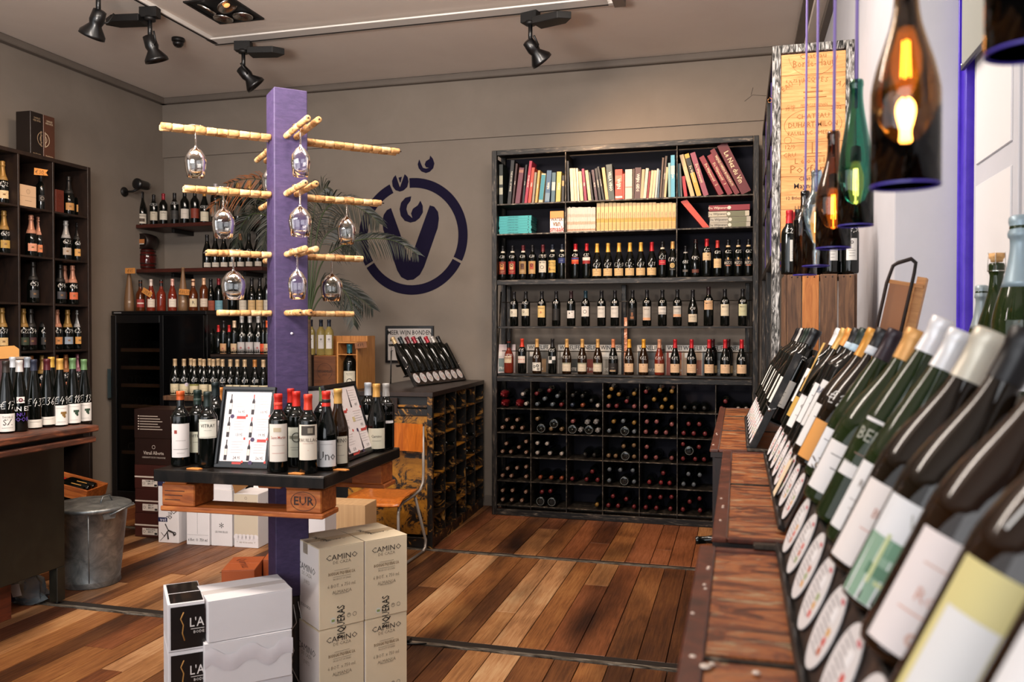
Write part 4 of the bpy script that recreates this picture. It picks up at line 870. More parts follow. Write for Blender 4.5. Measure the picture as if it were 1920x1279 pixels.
b.obj('cover', t); MB().box(-hw + 0.002, 0.0035, 0.002, hw - 0.002, 0.06, 0.183, mc('#cfc3aa', 0.8)).obj('pages', t)
def row_books(x0, x1, n, y_top, c, label, grp, words, bands):
    for k in range(n):
        xm = x0 + (x1 - x0) * (k + 0.5) / n
        book(xm, xm, y_top + random.Random(k).uniform(-0.8, 0.8), (x1 - x0) / n * 0.88, c, label % ORD[k + 1], Z2, words, '#8a4a3a', band=bands, group=grp, wsize=0.011, name='paperback')
row_books(1063.5, 1116.5, 18, 388.5, '#cdbfb0', 'thin white paperback, %s from left in the white row', 'white paperbacks on the second shelf', None, [(0.3, 0.42, '#b89a80'), (0.05, 0.12, '#a87a58'), (0.6, 0.72, '#b5a596')])
row_books(1118.5, 1269 - 1.5, 20, 380, '#cfae78', 'yellow-cream paperback, %s from left in the yellow row', 'yellow-cream paperbacks on the second shelf', 'WIJNGIDS', [(0.05, 0.28, '#c39a5a'), (0.3, 0.45, '#b88f2c')])
for k in range(4):
    book(cz(684 + k * 13, 1160), cz(497 + k * 13, 1160), 240 + (587 - k * 4) / 4.264, 2.6, '#b0241c', 'thin red booklet leaning in the right second bay, %s from left' % ORD[k + 1], Z2, group='red booklets leaning', band=[(0.02, 0.98, '#c9432c')], name='booklet')
x0 = at(1330.5, 300, Y=RY0 + 0.05).x
for k in range(4):
    c = ['#a59e90', '#aaa496', '#b9b09c', '#821626'][k]; z = Z2 + [0, 0.044, 0.09, 0.138][k]; dx = [0, 0.003, -0.008, -0.004][k]
    t = thing('book', ['bottom grey volume of the lying stack in right bay', 'second grey volume of the lying stack in right bay', 'third, cream volume of the lying stack in right bay', 'maroon volume on top of the lying stack in right bay'][k], 'book', (x0 + dx, RY0 + 0.05, z), group='lying De Wijnwereld volumes')
    hh = 0.042 if k < 3 else 0.045; Lh = RX1 - FW - x0 - 0.02; b = MB(); m = mc(c, 0.5); b.box(0, 0, 0, Lh, 0.002, hh, m).box(0, 0.002, 0, Lh, 0.2, 0.002, m).box(0, 0.002, hh - 0.002, Lh, 0.2, hh, m)
    if k < 3: b.box(Lh * 0.45, -0.0006, 0.001, Lh * 0.9, 0, hh - 0.001, mc('#6a6b50', 0.5))
    b.text('De Wijnwereld', 0.02, mc('#1c1a18' if k < 3 else '#e8d8c0'), M=T(Lh * 0.26, -0.001, hh / 2) @ Rx(PI / 2), bold=0.01); b.ring(0.0, 0.014, 0, mc('#d8cfc0'), n=16, M=T(Lh * 0.5, -0.0012, hh / 2) @ Rx(PI / 2)); b.obj('cover', t)
    MB().box(0.002, 0.003, 0.0022, Lh - 0.002, 0.198, hh - 0.0022, mc('#d0c6b0', 0.8)).obj('pages', t)

# ================================================================ TALL END SHELF WITH WINE-BOX LIDS (right)
EY, EX0, EX1 = 4.85, 0.175, 0.600
es = thing('end_shelf', 'tall worn silver steel shelf whose end is filled with stamped wine-box lids', 'shelf', (0, 0, 0))
def eb(name, *a, bevel=0.003, label=None): return MB().box(*a).obj(name, es, bevel=bevel, label=label)
eb('upright', EX0, EY, 1.19, EX0 + 0.045, EY + 0.045, 3.185, M_STEEL_W); eb('upright', EX1 - 0.045, EY, 1.19, EX1, EY + 0.045, 3.185, M_STEEL_W)
eb('upright', EX0, 6.86, 0.0, EX0 + 0.045, 6.90, 3.185, M_STEEL_Z); eb('upright', EX1 - 0.045, 6.86, 0.0, EX1, 6.90, 3.185, M_STEEL_Z); eb('upright', EX0, 5.85, 0.0, EX0 + 0.04, 5.89, 3.14, M_STEEL_Z)
eb('cross_bar', EX0 + 0.045, EY, 3.14, EX1 - 0.045, EY + 0.045, 3.185, M_STEEL_W); eb('cross_bar', EX0 + 0.045, EY, 2.0, EX1 - 0.045, EY + 0.045, 2.05, M_STEEL_W)
for x in (EX0, EX1 - 0.045):
    for z in (3.14, 2.0): eb('side_rail', x, EY + 0.045, z, x + 0.045, 6.86, z + 0.04, M_STEEL_Z)
eb('brace', EX0 + 0.06, EY + 0.06, 2.06, EX0 + 0.14, EY + 0.10, 2.09, M_STEEL_W)
for z in (2.43, 2.75): eb('shelf', EX0 + 0.005, EY + 0.06, z, EX1 - 0.05, 6.86, z + 0.01, M_EDGE, bevel=0.001)
eb('back_panel', EX1 - 0.044, EY + 0.05, 2.04, EX1 - 0.036, 6.86, 3.14, mc('#2a1c4a', 0.7), bevel=0)
for y in (5.4, 5.88, 6.4): eb('divider', EX0 + 0.01, y, 2.05, EX1 - 0.05, y + 0.008, 3.14, mc('#3a2468', 0.6), bevel=0.001, label='purple divider')
LIDS = [(3.14, 2.955), (2.952, 2.725), (2.722, 2.488), (2.485, 2.262), (2.259, 2.075), (2.072, 2.052)]
zt = [at(1520, y, Y=EY).z for y in (98, 138, 200, 266, 329, 391, 454)]
burn = mc('#95602f', 0.8)
MT = lambda x, z: T(x, EY + 0.0068, z) @ Rx(PI / 2)
for k in range(6):
    z1, z0 = zt[k] - 0.001, zt[k + 1] + 0.001; xc = (EX0 + EX1) / 2; zc = (z0 + z1) / 2
    b = MB(); b.box(EX0 + 0.046, EY + 0.008, z0, EX1 - 0.046, EY + 0.018, z1, M_PINE)
    pf = [lambda: (b.text('Chateau', 0.03, burn, MT(xc, zc + 0.04)), b.text('Borde-Haut', 0.040, burn, MT(xc, zc), sx=0.8), b.ring(0.128, 0.130, 0, burn, math.radians(190), math.radians(350), 24, MT(xc, zc + 0.06)), b.text('6 x 75 cl', 0.018, burn, MT(xc - 0.1, zc - 0.09))),
          lambda: (arc_text(b, 'CHATEAU JACQUES CAILLOU', 0.028, 0.30, xc, zc - 0.24, burn), b.box(xc - 0.05, EY + 0.006, zc - 0.04, xc + 0.07, EY + 0.0079, zc - 0.035, burn), b.box(xc - 0.05, EY + 0.006, zc - 0.01, xc + 0.05, EY + 0.0079, zc - 0.004, burn), b.box(xc - 0.01, EY + 0.006, zc + 0.012, xc + 0.03, EY + 0.0079, zc + 0.016, burn), b.text('12 btls      PESSAC-LEOGNAN      1990', 0.017, burn, MT(xc, zc - 0.08), sx=0.7)),
          lambda: (b.ring(0.148, 0.150, 0, burn, n=40, M=MT(xc, zc) @ Matrix.Diagonal((1, 0.58, 1, 1))), b.text('CHATEAU', 0.027, burn, MT(xc, zc + 0.045)), b.text('DUHART-MILON', 0.029, burn, MT(xc, zc), bold=0.01, sx=0.85), b.text('PAUILLAC - MEDOC', 0.021, burn, MT(xc, zc - 0.045)), b.text('75 cl', 0.018, burn, MT(xc - 0.12, zc + 0.09)), b.text('2002', 0.02, burn, MT(xc + 0.12, zc + 0.085)), b.ring(0.018, 0.02, 0, burn, n=16, M=MT(xc - 0.13, zc - 0.08))),
          lambda: (b.text('12/0', 0.024, burn, MT(xc - 0.12, zc + 0.07)), b.text('CRU', 0.024, burn, MT(xc - 0.12, zc + 0.025)), b.box(xc - 0.03, EY + 0.006, zc + 0.03, xc + 0.045, EY + 0.0079, zc + 0.033, burn), b.box(xc - 0.05, EY + 0.006, zc + 0.012, xc + 0.065, EY + 0.0079, zc + 0.015, burn), b.box(xc - 0.005, EY + 0.006, zc + 0.033, xc + 0.0, EY + 0.0079, zc + 0.09, burn), b.text('L e o v i l l e', 0.03, burn, MT(xc + 0.01, zc - 0.01)), b.text('Poyferre', 0.045, burn, MT(xc, zc - 0.055), sx=1.1)),
          lambda: (b.text('Chateau', 0.022, mc('#3a2a20'), MT(xc - 0.02, zc + 0.075)), b.text('Mayne Lalande', 0.030, mc('#3a2a20'), MT(xc + 0.02, zc + 0.035), bold=0.01, sx=0.95), b.text('12 Btles', 0.018, mc('#3a2a20'), MT(xc - 0.1, zc - 0.03)), b.text('LISTRAC', 0.024, mc('#3a2a20'), MT(xc - 0.03, zc - 0.085))),
          lambda: (b.ring(0.008, 0.0105, 0, burn, n=14, M=MT(xc - 0.13, zc + 0.05)), b.text('12x75cl', 0.016, burn, MT(xc - 0.12, zc - 0.08)))][k]
    def arc_text(b, s, size, R, cx, cz_, m):
        n = len(s); da = 0.62 * size * 1.35 / R
        for i, ch in enumerate(s):
            if ch == ' ': continue
            a = (n / 2 - i - 0.5) * da
            b.text(ch, size, m, T(cx, EY + 0.0068, cz_) @ Ry(-a) @ T(0, 0, R) @ Rx(PI / 2), bold=0.0, sx=0.8)
    pf(); b.obj('box_lid', es)
# books and folders packed on the end shelf, seen edge-on past its upright
r = random.Random(4); cols = ['#7a2018', '#b08a58', '#3a2450', '#c9b48a', '#20242c', '#8a2a20', '#4a3a6a', '#d0a060', '#15151a']
k = 0
for z, hm in ((2.061, 0.33), (2.441, 0.28), (2.761, 0.34)):
    for y in (5.02, 5.2, 5.5, 5.7, 6.0, 6.25, 6.5, 6.7):
        k += 1; h = hm * r.uniform(0.72, 0.98); w = r.uniform(0.025, 0.05); c = r.choice(cols)
        t = thing('book', '%s book edge-on on the %s level of the end shelf, %s from camera' % (dict(zip(cols, ('dark red', 'tan', 'plum', 'cream', 'navy', 'brick red', 'violet', 'ochre', 'black')))[c], {2.061: 'lower', 2.441: 'middle', 2.761: 'upper'}[z], ORD[(k - 1) % 8 + 1]), 'book', (EX0 + 0.02 + r.uniform(0, 0.04), y, z + 0.0), group='edge-on books on the end shelf')
        b = MB(); m = mc(c, 0.5); b.box(0, -w / 2, 0, 0.002, w / 2, h, m).box(0.002, -w / 2, 0, 0.19, -w / 2 + 0.002, h, m).box(0.002, w / 2 - 0.002, 0, 0.19, w / 2, h, m); b.obj('cover', t)
        MB().box(0.003, -w / 2 + 0.0022, 0.002, 0.188, w / 2 - 0.0022, h - 0.003, mc('#cfc3aa', 0.8)).obj('pages', t)

# ================================================================ UPRIGHT CRATE ON THE CABINETS
CY = 4.08; cr = thing('wooden_crate', 'brown slatted wooden crate standing on end below the wine-box lids', 'crate', (0, 0, 0))
zt_ = 1.872; pxs = [(1476, 1503), (1504.5, 1536), (1538, 1570), (1573, 1603)]
for i, (a, c) in enumerate(pxs):
    MB().box(at(a, 560, Y=CY).x, CY, 1.185, at(c, 560, Y=CY).x - 0.001, CY + 0.014, zt_ - 0.004 * (i % 2), M_CRATE2 if i == 1 else M_CRATE).obj('slat', cr, bevel=0.002, label='lighter orange slat' if i == 1 else None)
xa, xb = at(1476, 560, Y=CY).x, at(1603, 560, Y=CY).x
for z in (1.20, zt_ - 0.016): MB().box(xa, CY + 0.0145, z, xb, CY + 0.31, z + 0.014, M_CRATE).obj('end_board', cr, bevel=0.002)
for i in range(3):
    MB().box(xa - 0.012, CY + 0.02 + i * 0.1, 1.185, xa - 0.0, CY + 0.105 + i * 0.1, zt_, M_CRATE).obj('slat', cr, bevel=0.002); MB().box(xb + 0.0, CY + 0.02 + i * 0.1, 1.185, xb + 0.012, CY + 0.105 + i * 0.1, zt_, M_CRATE).obj('slat', cr, bevel=0.002)
b = MB()
for a, c in pxs:
    for q in (0.3, 0.7): b.lathe([(0.0035, 0), (0.0035, 0.002), (0, 0.003)], mc('#1c1410', 0.5), 6, T(at(a + (c - a) * q, 560, Y=CY).x, CY + 0.001, zt_ - 0.012) @ Rx(PI / 2))
stuff(b.obj('nails', cr))
zc_ = zt_ + 0.003
CB = [(1480, 4.13, 'left red-capped bottle at the crate corner', RED), (1487, 4.20, 'second red-capped bottle behind the corner bottle on the crate', RED), (1494, 4.27, 'third red-capped bottle at the back left of the crate', RED),
      (1497, 4.12, 'dark bottle with narrow white label on the crate front', BLK), (1558, 4.13, 'bottle with white label under the brown bottle lamp', BLK), (1578, 4.2, 'dark bottle behind the right front bottle on the crate', BLK), (1594, 4.13, 'bottle at the right end of the crate top, white label', BLK), (1530, 4.24, 'dark bottle behind the blue bottle lamp on the crate', BLK)]
for px, y, nm, cp in CB:
    p = at(px, 500, Y=y); a = math.atan2(p.x, p.y)
    bottle(T(p.x, y, zc_) @ Rz(-a + (0.7 if px < 1500 else 0.2)), nm, cap=cp, lab=simple('#cfccc6', 0.11, 0.05, 0.10, seed=px), group='bottles on the upright crate', price='E27,50')

# ================================================================ CABINETS (pigeonhole chests) ON THE RIGHT
CZ_ = 1.18
M_TOPF = mn('red_brown_worn_frame', [(0.3, '#301610'), (0.55, '#55281a'), (0.75, '#7b4430')], 6, (3, 3, 3), rough=0.35, bmp=0.2, dist=0.8)
m, nt, bs = new_mat('stained_weathered_panel'); v = coords(nt, (3.0, 8.0, 1)); n1 = noise(nt, v, 2.4, 8, 0.72, 1.2); n2 = noise(nt, coords(nt, (4, 14, 1)), 3.5, 6, 0.7, 0.8)
c1 = ramp(nt, n1, [(0.3, '#1c0e08'), (0.42, '#4a210e'), (0.5, '#7c3d17'), (0.56, '#9c5a26'), (0.64, '#7a4a2c'), (0.72, '#b58a5c')]); c2 = ramp(nt, n2, [(0.55, 0.0), (0.66, 1.0)])
mx = N(nt, 'ShaderNodeMix', data_type='RGBA'); nt.links.new(c2, mx.inputs[0]); nt.links.new(c1, mx.inputs[6]); mx.inputs[7].default_value = lin('#a08a68'); nt.links.new(mx.outputs[2], bs.inputs['Base Color'])
nt.links.new(ramp(nt, n1, [(0.3, 0.3), (0.7, 0.55)]), bs.inputs['Roughness']); bump(nt, bs, n2, 0.3, 0.002); M_PANEL = m
M_CHEST = mn('dark_chest_wood', [(0.4, '#0e0806'), (0.7, '#2c160d')], 6, (3, 3, 1), rough=0.5)
chests = [(-0.067, 0.58, 1.728, 1, 'nearest chest cabinet with worn red-brown panelled top'), (-0.045, 1.80, 3.10, 2, 'middle chest cabinet with two worn panels in its top'), (-0.092, 3.12, 4.80, 2, 'farthest right chest cabinet under the slatted crate')]
for x0, y0, y1, npan, nm in chests:
    t = thing('chest_cabinet', nm, 'cabinet', (0, 0, 0), group='chest cabinets along the right wall')
    x1 = 0.595; yp0, yp1 = (1.14, y1) if npan == 1 else (y0, y1 if y1 < 4 else 4.34)
    b = MB(); b.box(x0 + 0.02, y0 + 0.01, 0.05, x0 + 0.03, y1 - 0.01, 0.07, M_CHEST); b.box(x1 - 0.02, y0, 0.05, x1, y1, CZ_ - 0.03, M_CHEST); b.box(x0 + 0.01, y0 + 0.0, 0.05, x1 - 0.02, y0 + 0.02, CZ_ - 0.03, M_CHEST); b.box(x0 + 0.01, y1 - 0.02, 0.05, x1 - 0.02, y1, CZ_ - 0.03, M_CHEST); b.box(x0 + 0.30, y0 + 0.02, 0.05, x0 + 0.31, y1 - 0.02, CZ_ - 0.03, M_CHEST); b.obj('carcass', t)
    nc = max(3, round((y1 - y0) / 0.16))
    for i in range(nc + 1):
        y = y0 + 0.01 + (y1 - y0 - 0.035) * i / nc; MB().box(x0 + 0.002, y, 0.05, x0 + 0.298, y + 0.012, CZ_ - 0.03, M_CHEST).obj('partition', t)
    for i in range(7): z = 0.05 + (CZ_ - 0.09) * i / 6; MB().box(x0 + 0.006, y0 + 0.02, z, x0 + 0.298, y1 - 0.02, z + 0.01, M_CHEST).obj('rack_shelf', t)
    # top: frame boards, recessed panels
    MB().box(x0 - 0.005, y0, CZ_ - 0.028, x1, y1, CZ_ - 0.008, M_CHEST).obj('top_base', t)
    fw = 0.024
    MB().box(x0 - 0.008, y0 - 0.002, CZ_ - 0.010, x0 + fw, y1, CZ_ + 0.002, M_TOPF).obj('top_rail', t, bevel=0.003)
    MB().box(0.20, y0, CZ_ - 0.010, x1, y1, CZ_ + 0.002, M_TOPF).obj('top_rail', t, bevel=0.002)
    if npan == 1: ys = [y0, yp0, yp1]
    else: ys = [yp0, (yp0 + yp1) / 2, yp1] + ([y1] if y1 > yp1 + 0.1 else [])
    for a, c in zip(ys, ys[1:]):
        e = 0.022
        MB().box(x0 + fw, a + (e if a == ys[0] or npan == 1 else 0.004), CZ_ - 0.012, 0.20, c - (0.03 if c == ys[-1] else 0.004), CZ_ - 0.003 + 0.001 * (a > 2), M_PANEL).obj('top_panel', t, bevel=0.0015)
        if a != ys[0]: MB().box(x0 + fw, a - 0.004, CZ_ - 0.010, 0.2, a + 0.003, CZ_ + 0.001, M_EDGE).obj('panel_joint', t, bevel=0.001)
    MB().box(x0 + fw, y1 - 0.028, CZ_ - 0.012, 0.2, y1 - 0.004, CZ_ + 0.001, M_TOPF).obj('top_rail', t, bevel=0.002)
    MB().box(x0 + fw, y0 + 0.0, CZ_ - 0.012, 0.2, y0 + 0.021, CZ_ + 0.001, M_TOPF).obj('top_rail', t, bevel=0.002)
    b = MB(); rr = random.Random(int(y0 * 10))
    for i in range(4): b.lathe([(0.004, 0), (0.003, 0.002), (0, 0.003)], mc('#c9b0a0', 0.6), 7, T(x0 + rr.uniform(0.0, 0.02), max(y0, 1.0) + rr.uniform(0.05, 0.6), CZ_ + 0.0015))
    b.obj('paint_drops', t)
    if y1 < 4: MB().box(0.03, y1 - 0.010, CZ_ + 0.0015, 0.12, y1 + 0.012, CZ_ + 0.012, M_EDGE).obj('steel_clip', t, bevel=0.002)
tch = bpy.data.objects['chest_cabinet']; b = MB()
for px, py, r_ in ((1299, 1232, 0.006), (1322, 1250, 0.009), (1335, 1246, 0.005), (1418, 1262, 0.006), (1323, 1105, 0.004)):
    p = at(px, py, Z=CZ_ + 0.001); b.lathe([(r_, 0), (r_ * 0.7, 0.002), (0, 0.003)], mc('#c9b8aa', 0.7), 7, T(p))
b.obj('paint_chips', tch)
# bottles poking out of the side pigeonholes
for y, z, nm in ((3.2, 0.86, 'bottle poking out of the farthest cabinet, pale label, upper'), (3.38, 0.66, 'bottle poking out of the farthest cabinet, lower')):
    bottle(T(-0.155 + 0.30, y, z) @ Ry(-PI / 2 - 0.12), nm, lab=simple('#cfcac0', 0.12, 0.06, 0.09), group='bottles in the side pigeonholes')

# ================================================================ SLOPED BOTTLE DISPLAYS
M_BOARD = mn('dark_leather_board', [(0.35, '#1d1512'), (0.6, '#36271f'), (0.75, '#5d4638')], 12, (1, 1, 1), rough=0.4, bmp=0.25, dist=1.2)
M_BAR = mn('grey_flat_steel', [(0.4, '#131110'), (0.6, '#2c2826'), (0.75, '#5a544e')], 20, rough=0.4, metal=0.4, bmp=0.2)
def display(M, n, sp, label, near_bar=True, far_bar=True, ds=1.0):
    """local: x right along the row, slope rises along +z' ; M takes (x, y=depth normal, z up slope)"""
    t = thing('sloped_display', label, 'display rack', M=M)
    L = n * sp; hb = 0.43
    MB().box(0, 0, 0.0, L, 0.004, 0.1175, M_BOARD).obj('tag_board', t, bevel=0.001)
    MB().box(0, -0.012, -0.004, L, 0.004, 0.006, M_BAR).obj('foot_rail', t, bevel=0.001)
    MB().box(0, 0.0, 0.118, L, 0.075, 0.122, M_BAR).obj('bottle_ledge', t, bevel=0.001)
    MB().box(0, 0.056, 0.40, L, 0.062, 0.42, M_BAR).obj('neck_rail', t, bevel=0.001); MB().box(0, 0.084, 0.22, L, 0.088, 0.24, M_BAR).obj('back_rail', t, bevel=0.001)
    for x, on in ((-0.006, far_bar), (L, near_bar)):
        if on: MB().box(x, -0.006, 0.0, x + 0.006, 0.020, 0.385, M_BAR).obj('side_bar', t, bevel=0.001)
    k = 'disc'
    if k not in MESH:
        for v in range(4):
            b = MB(); b.lathe([(0.0, 0.0), (0.058, 0.0), (0.058, 0.003), (0.0, 0.003)], mc('#2a2422', 0.4), 36, smooth=False); b.lathe([(0.0565, 0.003), (0.0565, 0.0042), (0, 0.0042)], mc('#d6d0cf', 0.5), 36, smooth=False)
            rr = random.Random(v)
            for q in range(9):
                yy = 0.034 - q * 0.0085; b.box(-0.04 + rr.uniform(0, 0.01), yy, 0.0042, 0.0 + rr.uniform(0, 0.02), yy + 0.0018, 0.0046, mc('#8f898c', 0.6))
            b.box(0.0, 0.012, 0.0042, 0.02, 0.03, 0.0048, mc('#e6e2e2', 0.5))
            for q in range(3): b.box(0.018, -0.004 - q * 0.013, 0.0042, 0.032, 0.006 - q * 0.013, 0.0048, mc(['#d09a4a', '#c9483a', '#b5562e', '#8a9a5a'][(v + q) % 4], 0.5))
            b.box(0.012, 0.04, 0.0042, 0.03, 0.045, 0.0048, mc('#b8404a'))
            MESH['disc%d' % v] = b.mesh('tasting_disc')
        MESH[k] = 1
    for i in range(n):
        link('tasting_disc', MESH['disc%d' % (i % 4)], t, M=T((i + 0.5) * sp, -0.0005, 0.066) @ Rx(PI / 2) @ Matrix.Scale(ds, 4))
    # wing nut and prop leg
    for x in (-0.016, L + 0.016):
        b = MB(); b.lathe([(0.007, 0), (0.007, 0.016), (0.004, 0.02), (0, 0.02)], M_CHROME, 10, T(x, 0.0, 0.16) @ Ry(PI / 2 if x > 0 else -PI / 2))
        for sg in (-1, 1): b.prism([(0, 0), (0.006, 0.0), (0.012, 0.022), (0.004, 0.024), (-0.002, 0.012)], -0.0015, 0.0015, M_CHROME, T(x, 0, 0.16) @ Rx(sg * 0.9 + PI / 2) @ Ry(0))
        b.obj('wing_nut', t)
    for x in (-0.003, L + 0.003): MB().tube([(x, 0.06, 0.36), (x, 0.20, 0.13)], 0.006, M_BAR, 8).obj('prop_leg', t)
    return t
TH = math.radians(25)
def slope_frame(x, y, z, th, away):
    """row runs towards the camera (local +x = -Y); slope leans to +X ; local -y faces the room and up"""
    ax = Vector((math.sin(th), 0, math.cos(th))); nrm = Vector((-math.cos(th), 0, math.sin(th)))  # outward
    xx = Vector((0, -1, 0)); yy = -nrm
    m = Matrix((xx, yy, ax)).transposed().to_4x4(); m.translation = Vector((x, y, z)); return m
FA = slope_frame(0.083, 1.735, CZ_ + 0.006, TH, 1); FB = slope_frame(0.095, 3.005, CZ_ + 0.006, TH, 1); FC = slope_frame(0.040, 4.23, CZ_ + 0.006, TH, 1)
SPc = 0.14
display(FA, 8, SPc, 'sloped bottle display nearest the camera on the right cabinets', 0, 0)
display(FB, 8, SPc, 'middle sloped bottle display on the right cabinets, between two wing nuts', 0, 0)
display(FC, 8, SPc * 0.97, 'farthest sloped bottle display in front of the slatted crate')
def on_display(F, i, sp, label, roll=1.2, L=0.365, **k):
    kd = k.get('kind', 'bordeaux'); k['s'] = k.get('s', 1.0) * L / PROF[kd][-1][1]
    return bottle(F @ T((i + 0.5) * sp, 0.030 * L / 0.365, 0.123) @ Rz(roll), label, **k)
GD = 'bottles on the nearest sloped display'
W_ = '#d9d4d2'
AB = [dict(kind='burgundy', glass='greent', cap='#d29a58', caplen=0.06, lab=(0.06, 0.085, 0.08, W_, (('l', 0.05, 0.02, INKC), ('l', 0.03, 0.0, INKC))), label='peach-capped green bottle, farthest on the nearest display'),
      dict(kind='flute', glass='greent', s=1.06, cap='#dcd9da', caplen=0.062, lab=(0.125, 0.066, 0.095, W_, (('t', 'BELLE', 0.02, 0.02, '#9a9a8c'), ('l', 0.04, -0.01, '#8a6a5a'))), label='tall white-capped green bottle, second on the nearest display'),
      dict(kind='flute', glass='greent', cap='#d8d6d6', caplen=0.062, lab=(0.075, 0.080, 0.105, '#dcd8d6', (('t', 'Riesling', 0.012, 0.02, '#8a7f78'), ('l', 0.05, -0.005, '#9a8f88'), ('l', 0.04, -0.018, '#9a8f88'), ('l', 0.03, -0.03, '#9a8f88'))), label='white-capped green bottle, third on the nearest display'),
      dict(kind='burgundy', glass='darkt', cap='#c7bfae', caplen=0.07, lab=(0.058, 0.084, 0.095, '#ddd3ce', (('t', 'Blanc', 0.011, 0.015, '#b98a7a'), ('l', 0.04, -0.005, '#c9988a'), ('o', 0, -0.03, 0.003, 0.006, '#b9887a'))), label='bottle with cream and gold capsule above two white labels'),
      dict(kind='burgundy', glass='darkt', cap=BLK, caplen=0.062, lab=(0.06, 0.090, 0.105, '#d8d6d6', (('r', 0, -0.020, 0.089, 0.064, '#7f9c84'), ('r', 0.006, 0.004, 0.05, 0.018, '#5d8468'), ('r', -0.012, -0.02, 0.03, 0.012, '#4e7459'), ('r', 0.012, -0.03, 0.05, 0.004, '#b9bf8c'), ('r', -0.02, -0.008, 0.004, 0.05, '#b9bf8c'), ('r', 0.0, -0.012, 0.006, 0.006, '#2c4c7c'), ('r', 0.02, -0.034, 0.006, 0.006, '#28406c'), ('t', 'Vin', 0.013, 0.036, '#a9a49c'))), label='black-capped bottle with green painted landscape label'),
      dict(kind='burgundy', glass='brownt', cap=BLK, caplen=0.065, lab=(0.062, 0.072, 0.10, '#ddd0cc', (('t', 'Rose', 0.012, 0.0, '#cfa090'), ('l', 0.04, 0.025, '#c9a090'), ('l', 0.045, -0.015, '#d09a84'), ('o', 0, -0.034, 0.003, 0.006, '#c9a090'))), label='bottle with narrow white label, pink print, nearest but two'),
      dict(kind='burgundy', glass='brownt', cap=BLK, caplen=0.065, lab=(0.065, 0.085, 0.11, '#cdbf82', (('r', -0.016, -0.012, 0.038, 0.066, '#d6d2cf'), ('r', 0.024, 0.02, 0.016, 0.01, '#9fb0a8'), ('r', 0.02, -0.03, 0.018, 0.012, '#9fb5b0'), ('o', 0.02, -0.008, 0.0, 0.008, '#b3a45c'))), price='10,6', pz=0.165, ph=0.045, label='bottle with yellow and white label and chalked price 0,6'),
      dict(kind='burgundy', glass='brownt', cap=DRD, caplen=0.065, lab=(0.065, 0.085, 0.10, W_, ()), price='9,50', label='nearest bottle of the sloped display, cut off by the frame')]
for i, d in enumerate(AB):
    d = dict(d); lb = d.pop('label'); on_display(FA @ T(-0.006, 0, 0), i, 0.152, lb, group=GD, name='wine_bottle', n=40, fine=True, **d)
GE = 'bottles on the middle sloped display'
BBk = [dict(kind='bordeaux', glass='dark', cap='#dcdad8', lab=(0.12, 0.072, 0.10, '#d6d2d0', (('t', 'MERLOT', 0.012, 0.02, '#5a5450'), ('l', 0.04, 0.0, INKC))), label='white-capped bottle, farthest on the middle display'),
       dict(kind='burgundy', glass='dark', cap='#b9904c', caplen=0.07, lab=(0.065, 0.085, 0.055, '#b8913f', (('r', 0, 0.034, 0.06, 0.008, '#2a2220'),)), label='gold-capped bottle with ochre and black label'),
       dict(kind='burgundy', glass='dark', cap='#cf8a3c', caplen=0.055, lab=(0.065, 0.085, 0.085, '#d6d3d1', (('t', 'Clos', 0.02, 0.015, '#7a7470'), ('l', 0.05, -0.01, '#7a7470'))), label='orange-capped bottle with white label on the middle display'),
       dict(kind='bordeaux', glass='dark', cap='#1c1a1c', lab=(0.10, 0.074, 0.10, '#d9d6d5', (('l', 0.05, 0.02, INKC), ('l', 0.04, 0.0, INKC))), neck=('#b9cbd6', 0.06, 0.018), label='black-capped bottle with pale blue neck band, fourth on the middle display'),
       dict(kind='bordeaux', glass='dark', cap='#1d2c25', lab=(0.11, 0.074, 0.11, '#d5d2d0', (('t', 'BARONE', 0.015, 0.03, '#3a4a6a'), ('r', 0, -0.005, 0.026, 0.03, '#7a8fb0'), ('l', 0.05, -0.03, '#c09a4a'))), neck=('#a9c2d2', 0.065, 0.02), label='green screw-capped bottle with blue crest label'),
       dict(kind='burgundy', glass='darkt', cap='#c98b35', caplen=0.075, lab=(0.07, 0.085, 0.095, '#d9d6d4', (('l', 0.05, 0.02, INKC),)), label='ochre-capped bottle with white label, sixth on the middle display'),
       dict(kind='burgundy', glass='darkt', cap='#1a171a', lab=(0.055, 0.085, 0.08, '#cf8f45', (('r', 0.018, 0.0, 0.045, 0.078, '#d8d6d6'),)), price='E1,65', pz=0.145, ph=0.034, neck=('#c9cdd2', 0.065, 0.02), label='black-capped bottle with orange-edged label and chalked 65'),
       dict(kind='flute', glass='greent', cap='#2a1c24', caplen=0.07, lab=(0.065, 0.078, 0.09, '#d6d6d8', (('l', 0.05, 0.02, INKC), ('l', 0.03, -0.02, INKC))), label='green glass bottle, nearest on the middle display')]
for i, d in enumerate(BBk):
    d = dict(d); lb = d.pop('label'); on_display(FB, i, SPc, lb, group=GE, n=28, fine=True, **d)
GF = 'bottles on the farthest sloped display'
for i in range(8):
    on_display(FC, i, SPc * 0.97, 'dark bottle on the farthest right display, %s' % (['farthest'] + ['%s from the back' % ORD[k] for k in range(2, 8)] + ['nearest, with screw cap'])[i], kind='bordeaux' if i % 3 else 'burgundy', glass='dark', cap=[BLK, BLK, '#201c20', '#b9b6b2', BLK, '#1d2a22', '#12201c', '#15171a'][i], lab=simple('#c9c6be', 0.09, 0.055, 0.085, seed=i), price='E17' if i > 5 else None, group=GF, fine=True, n=24)
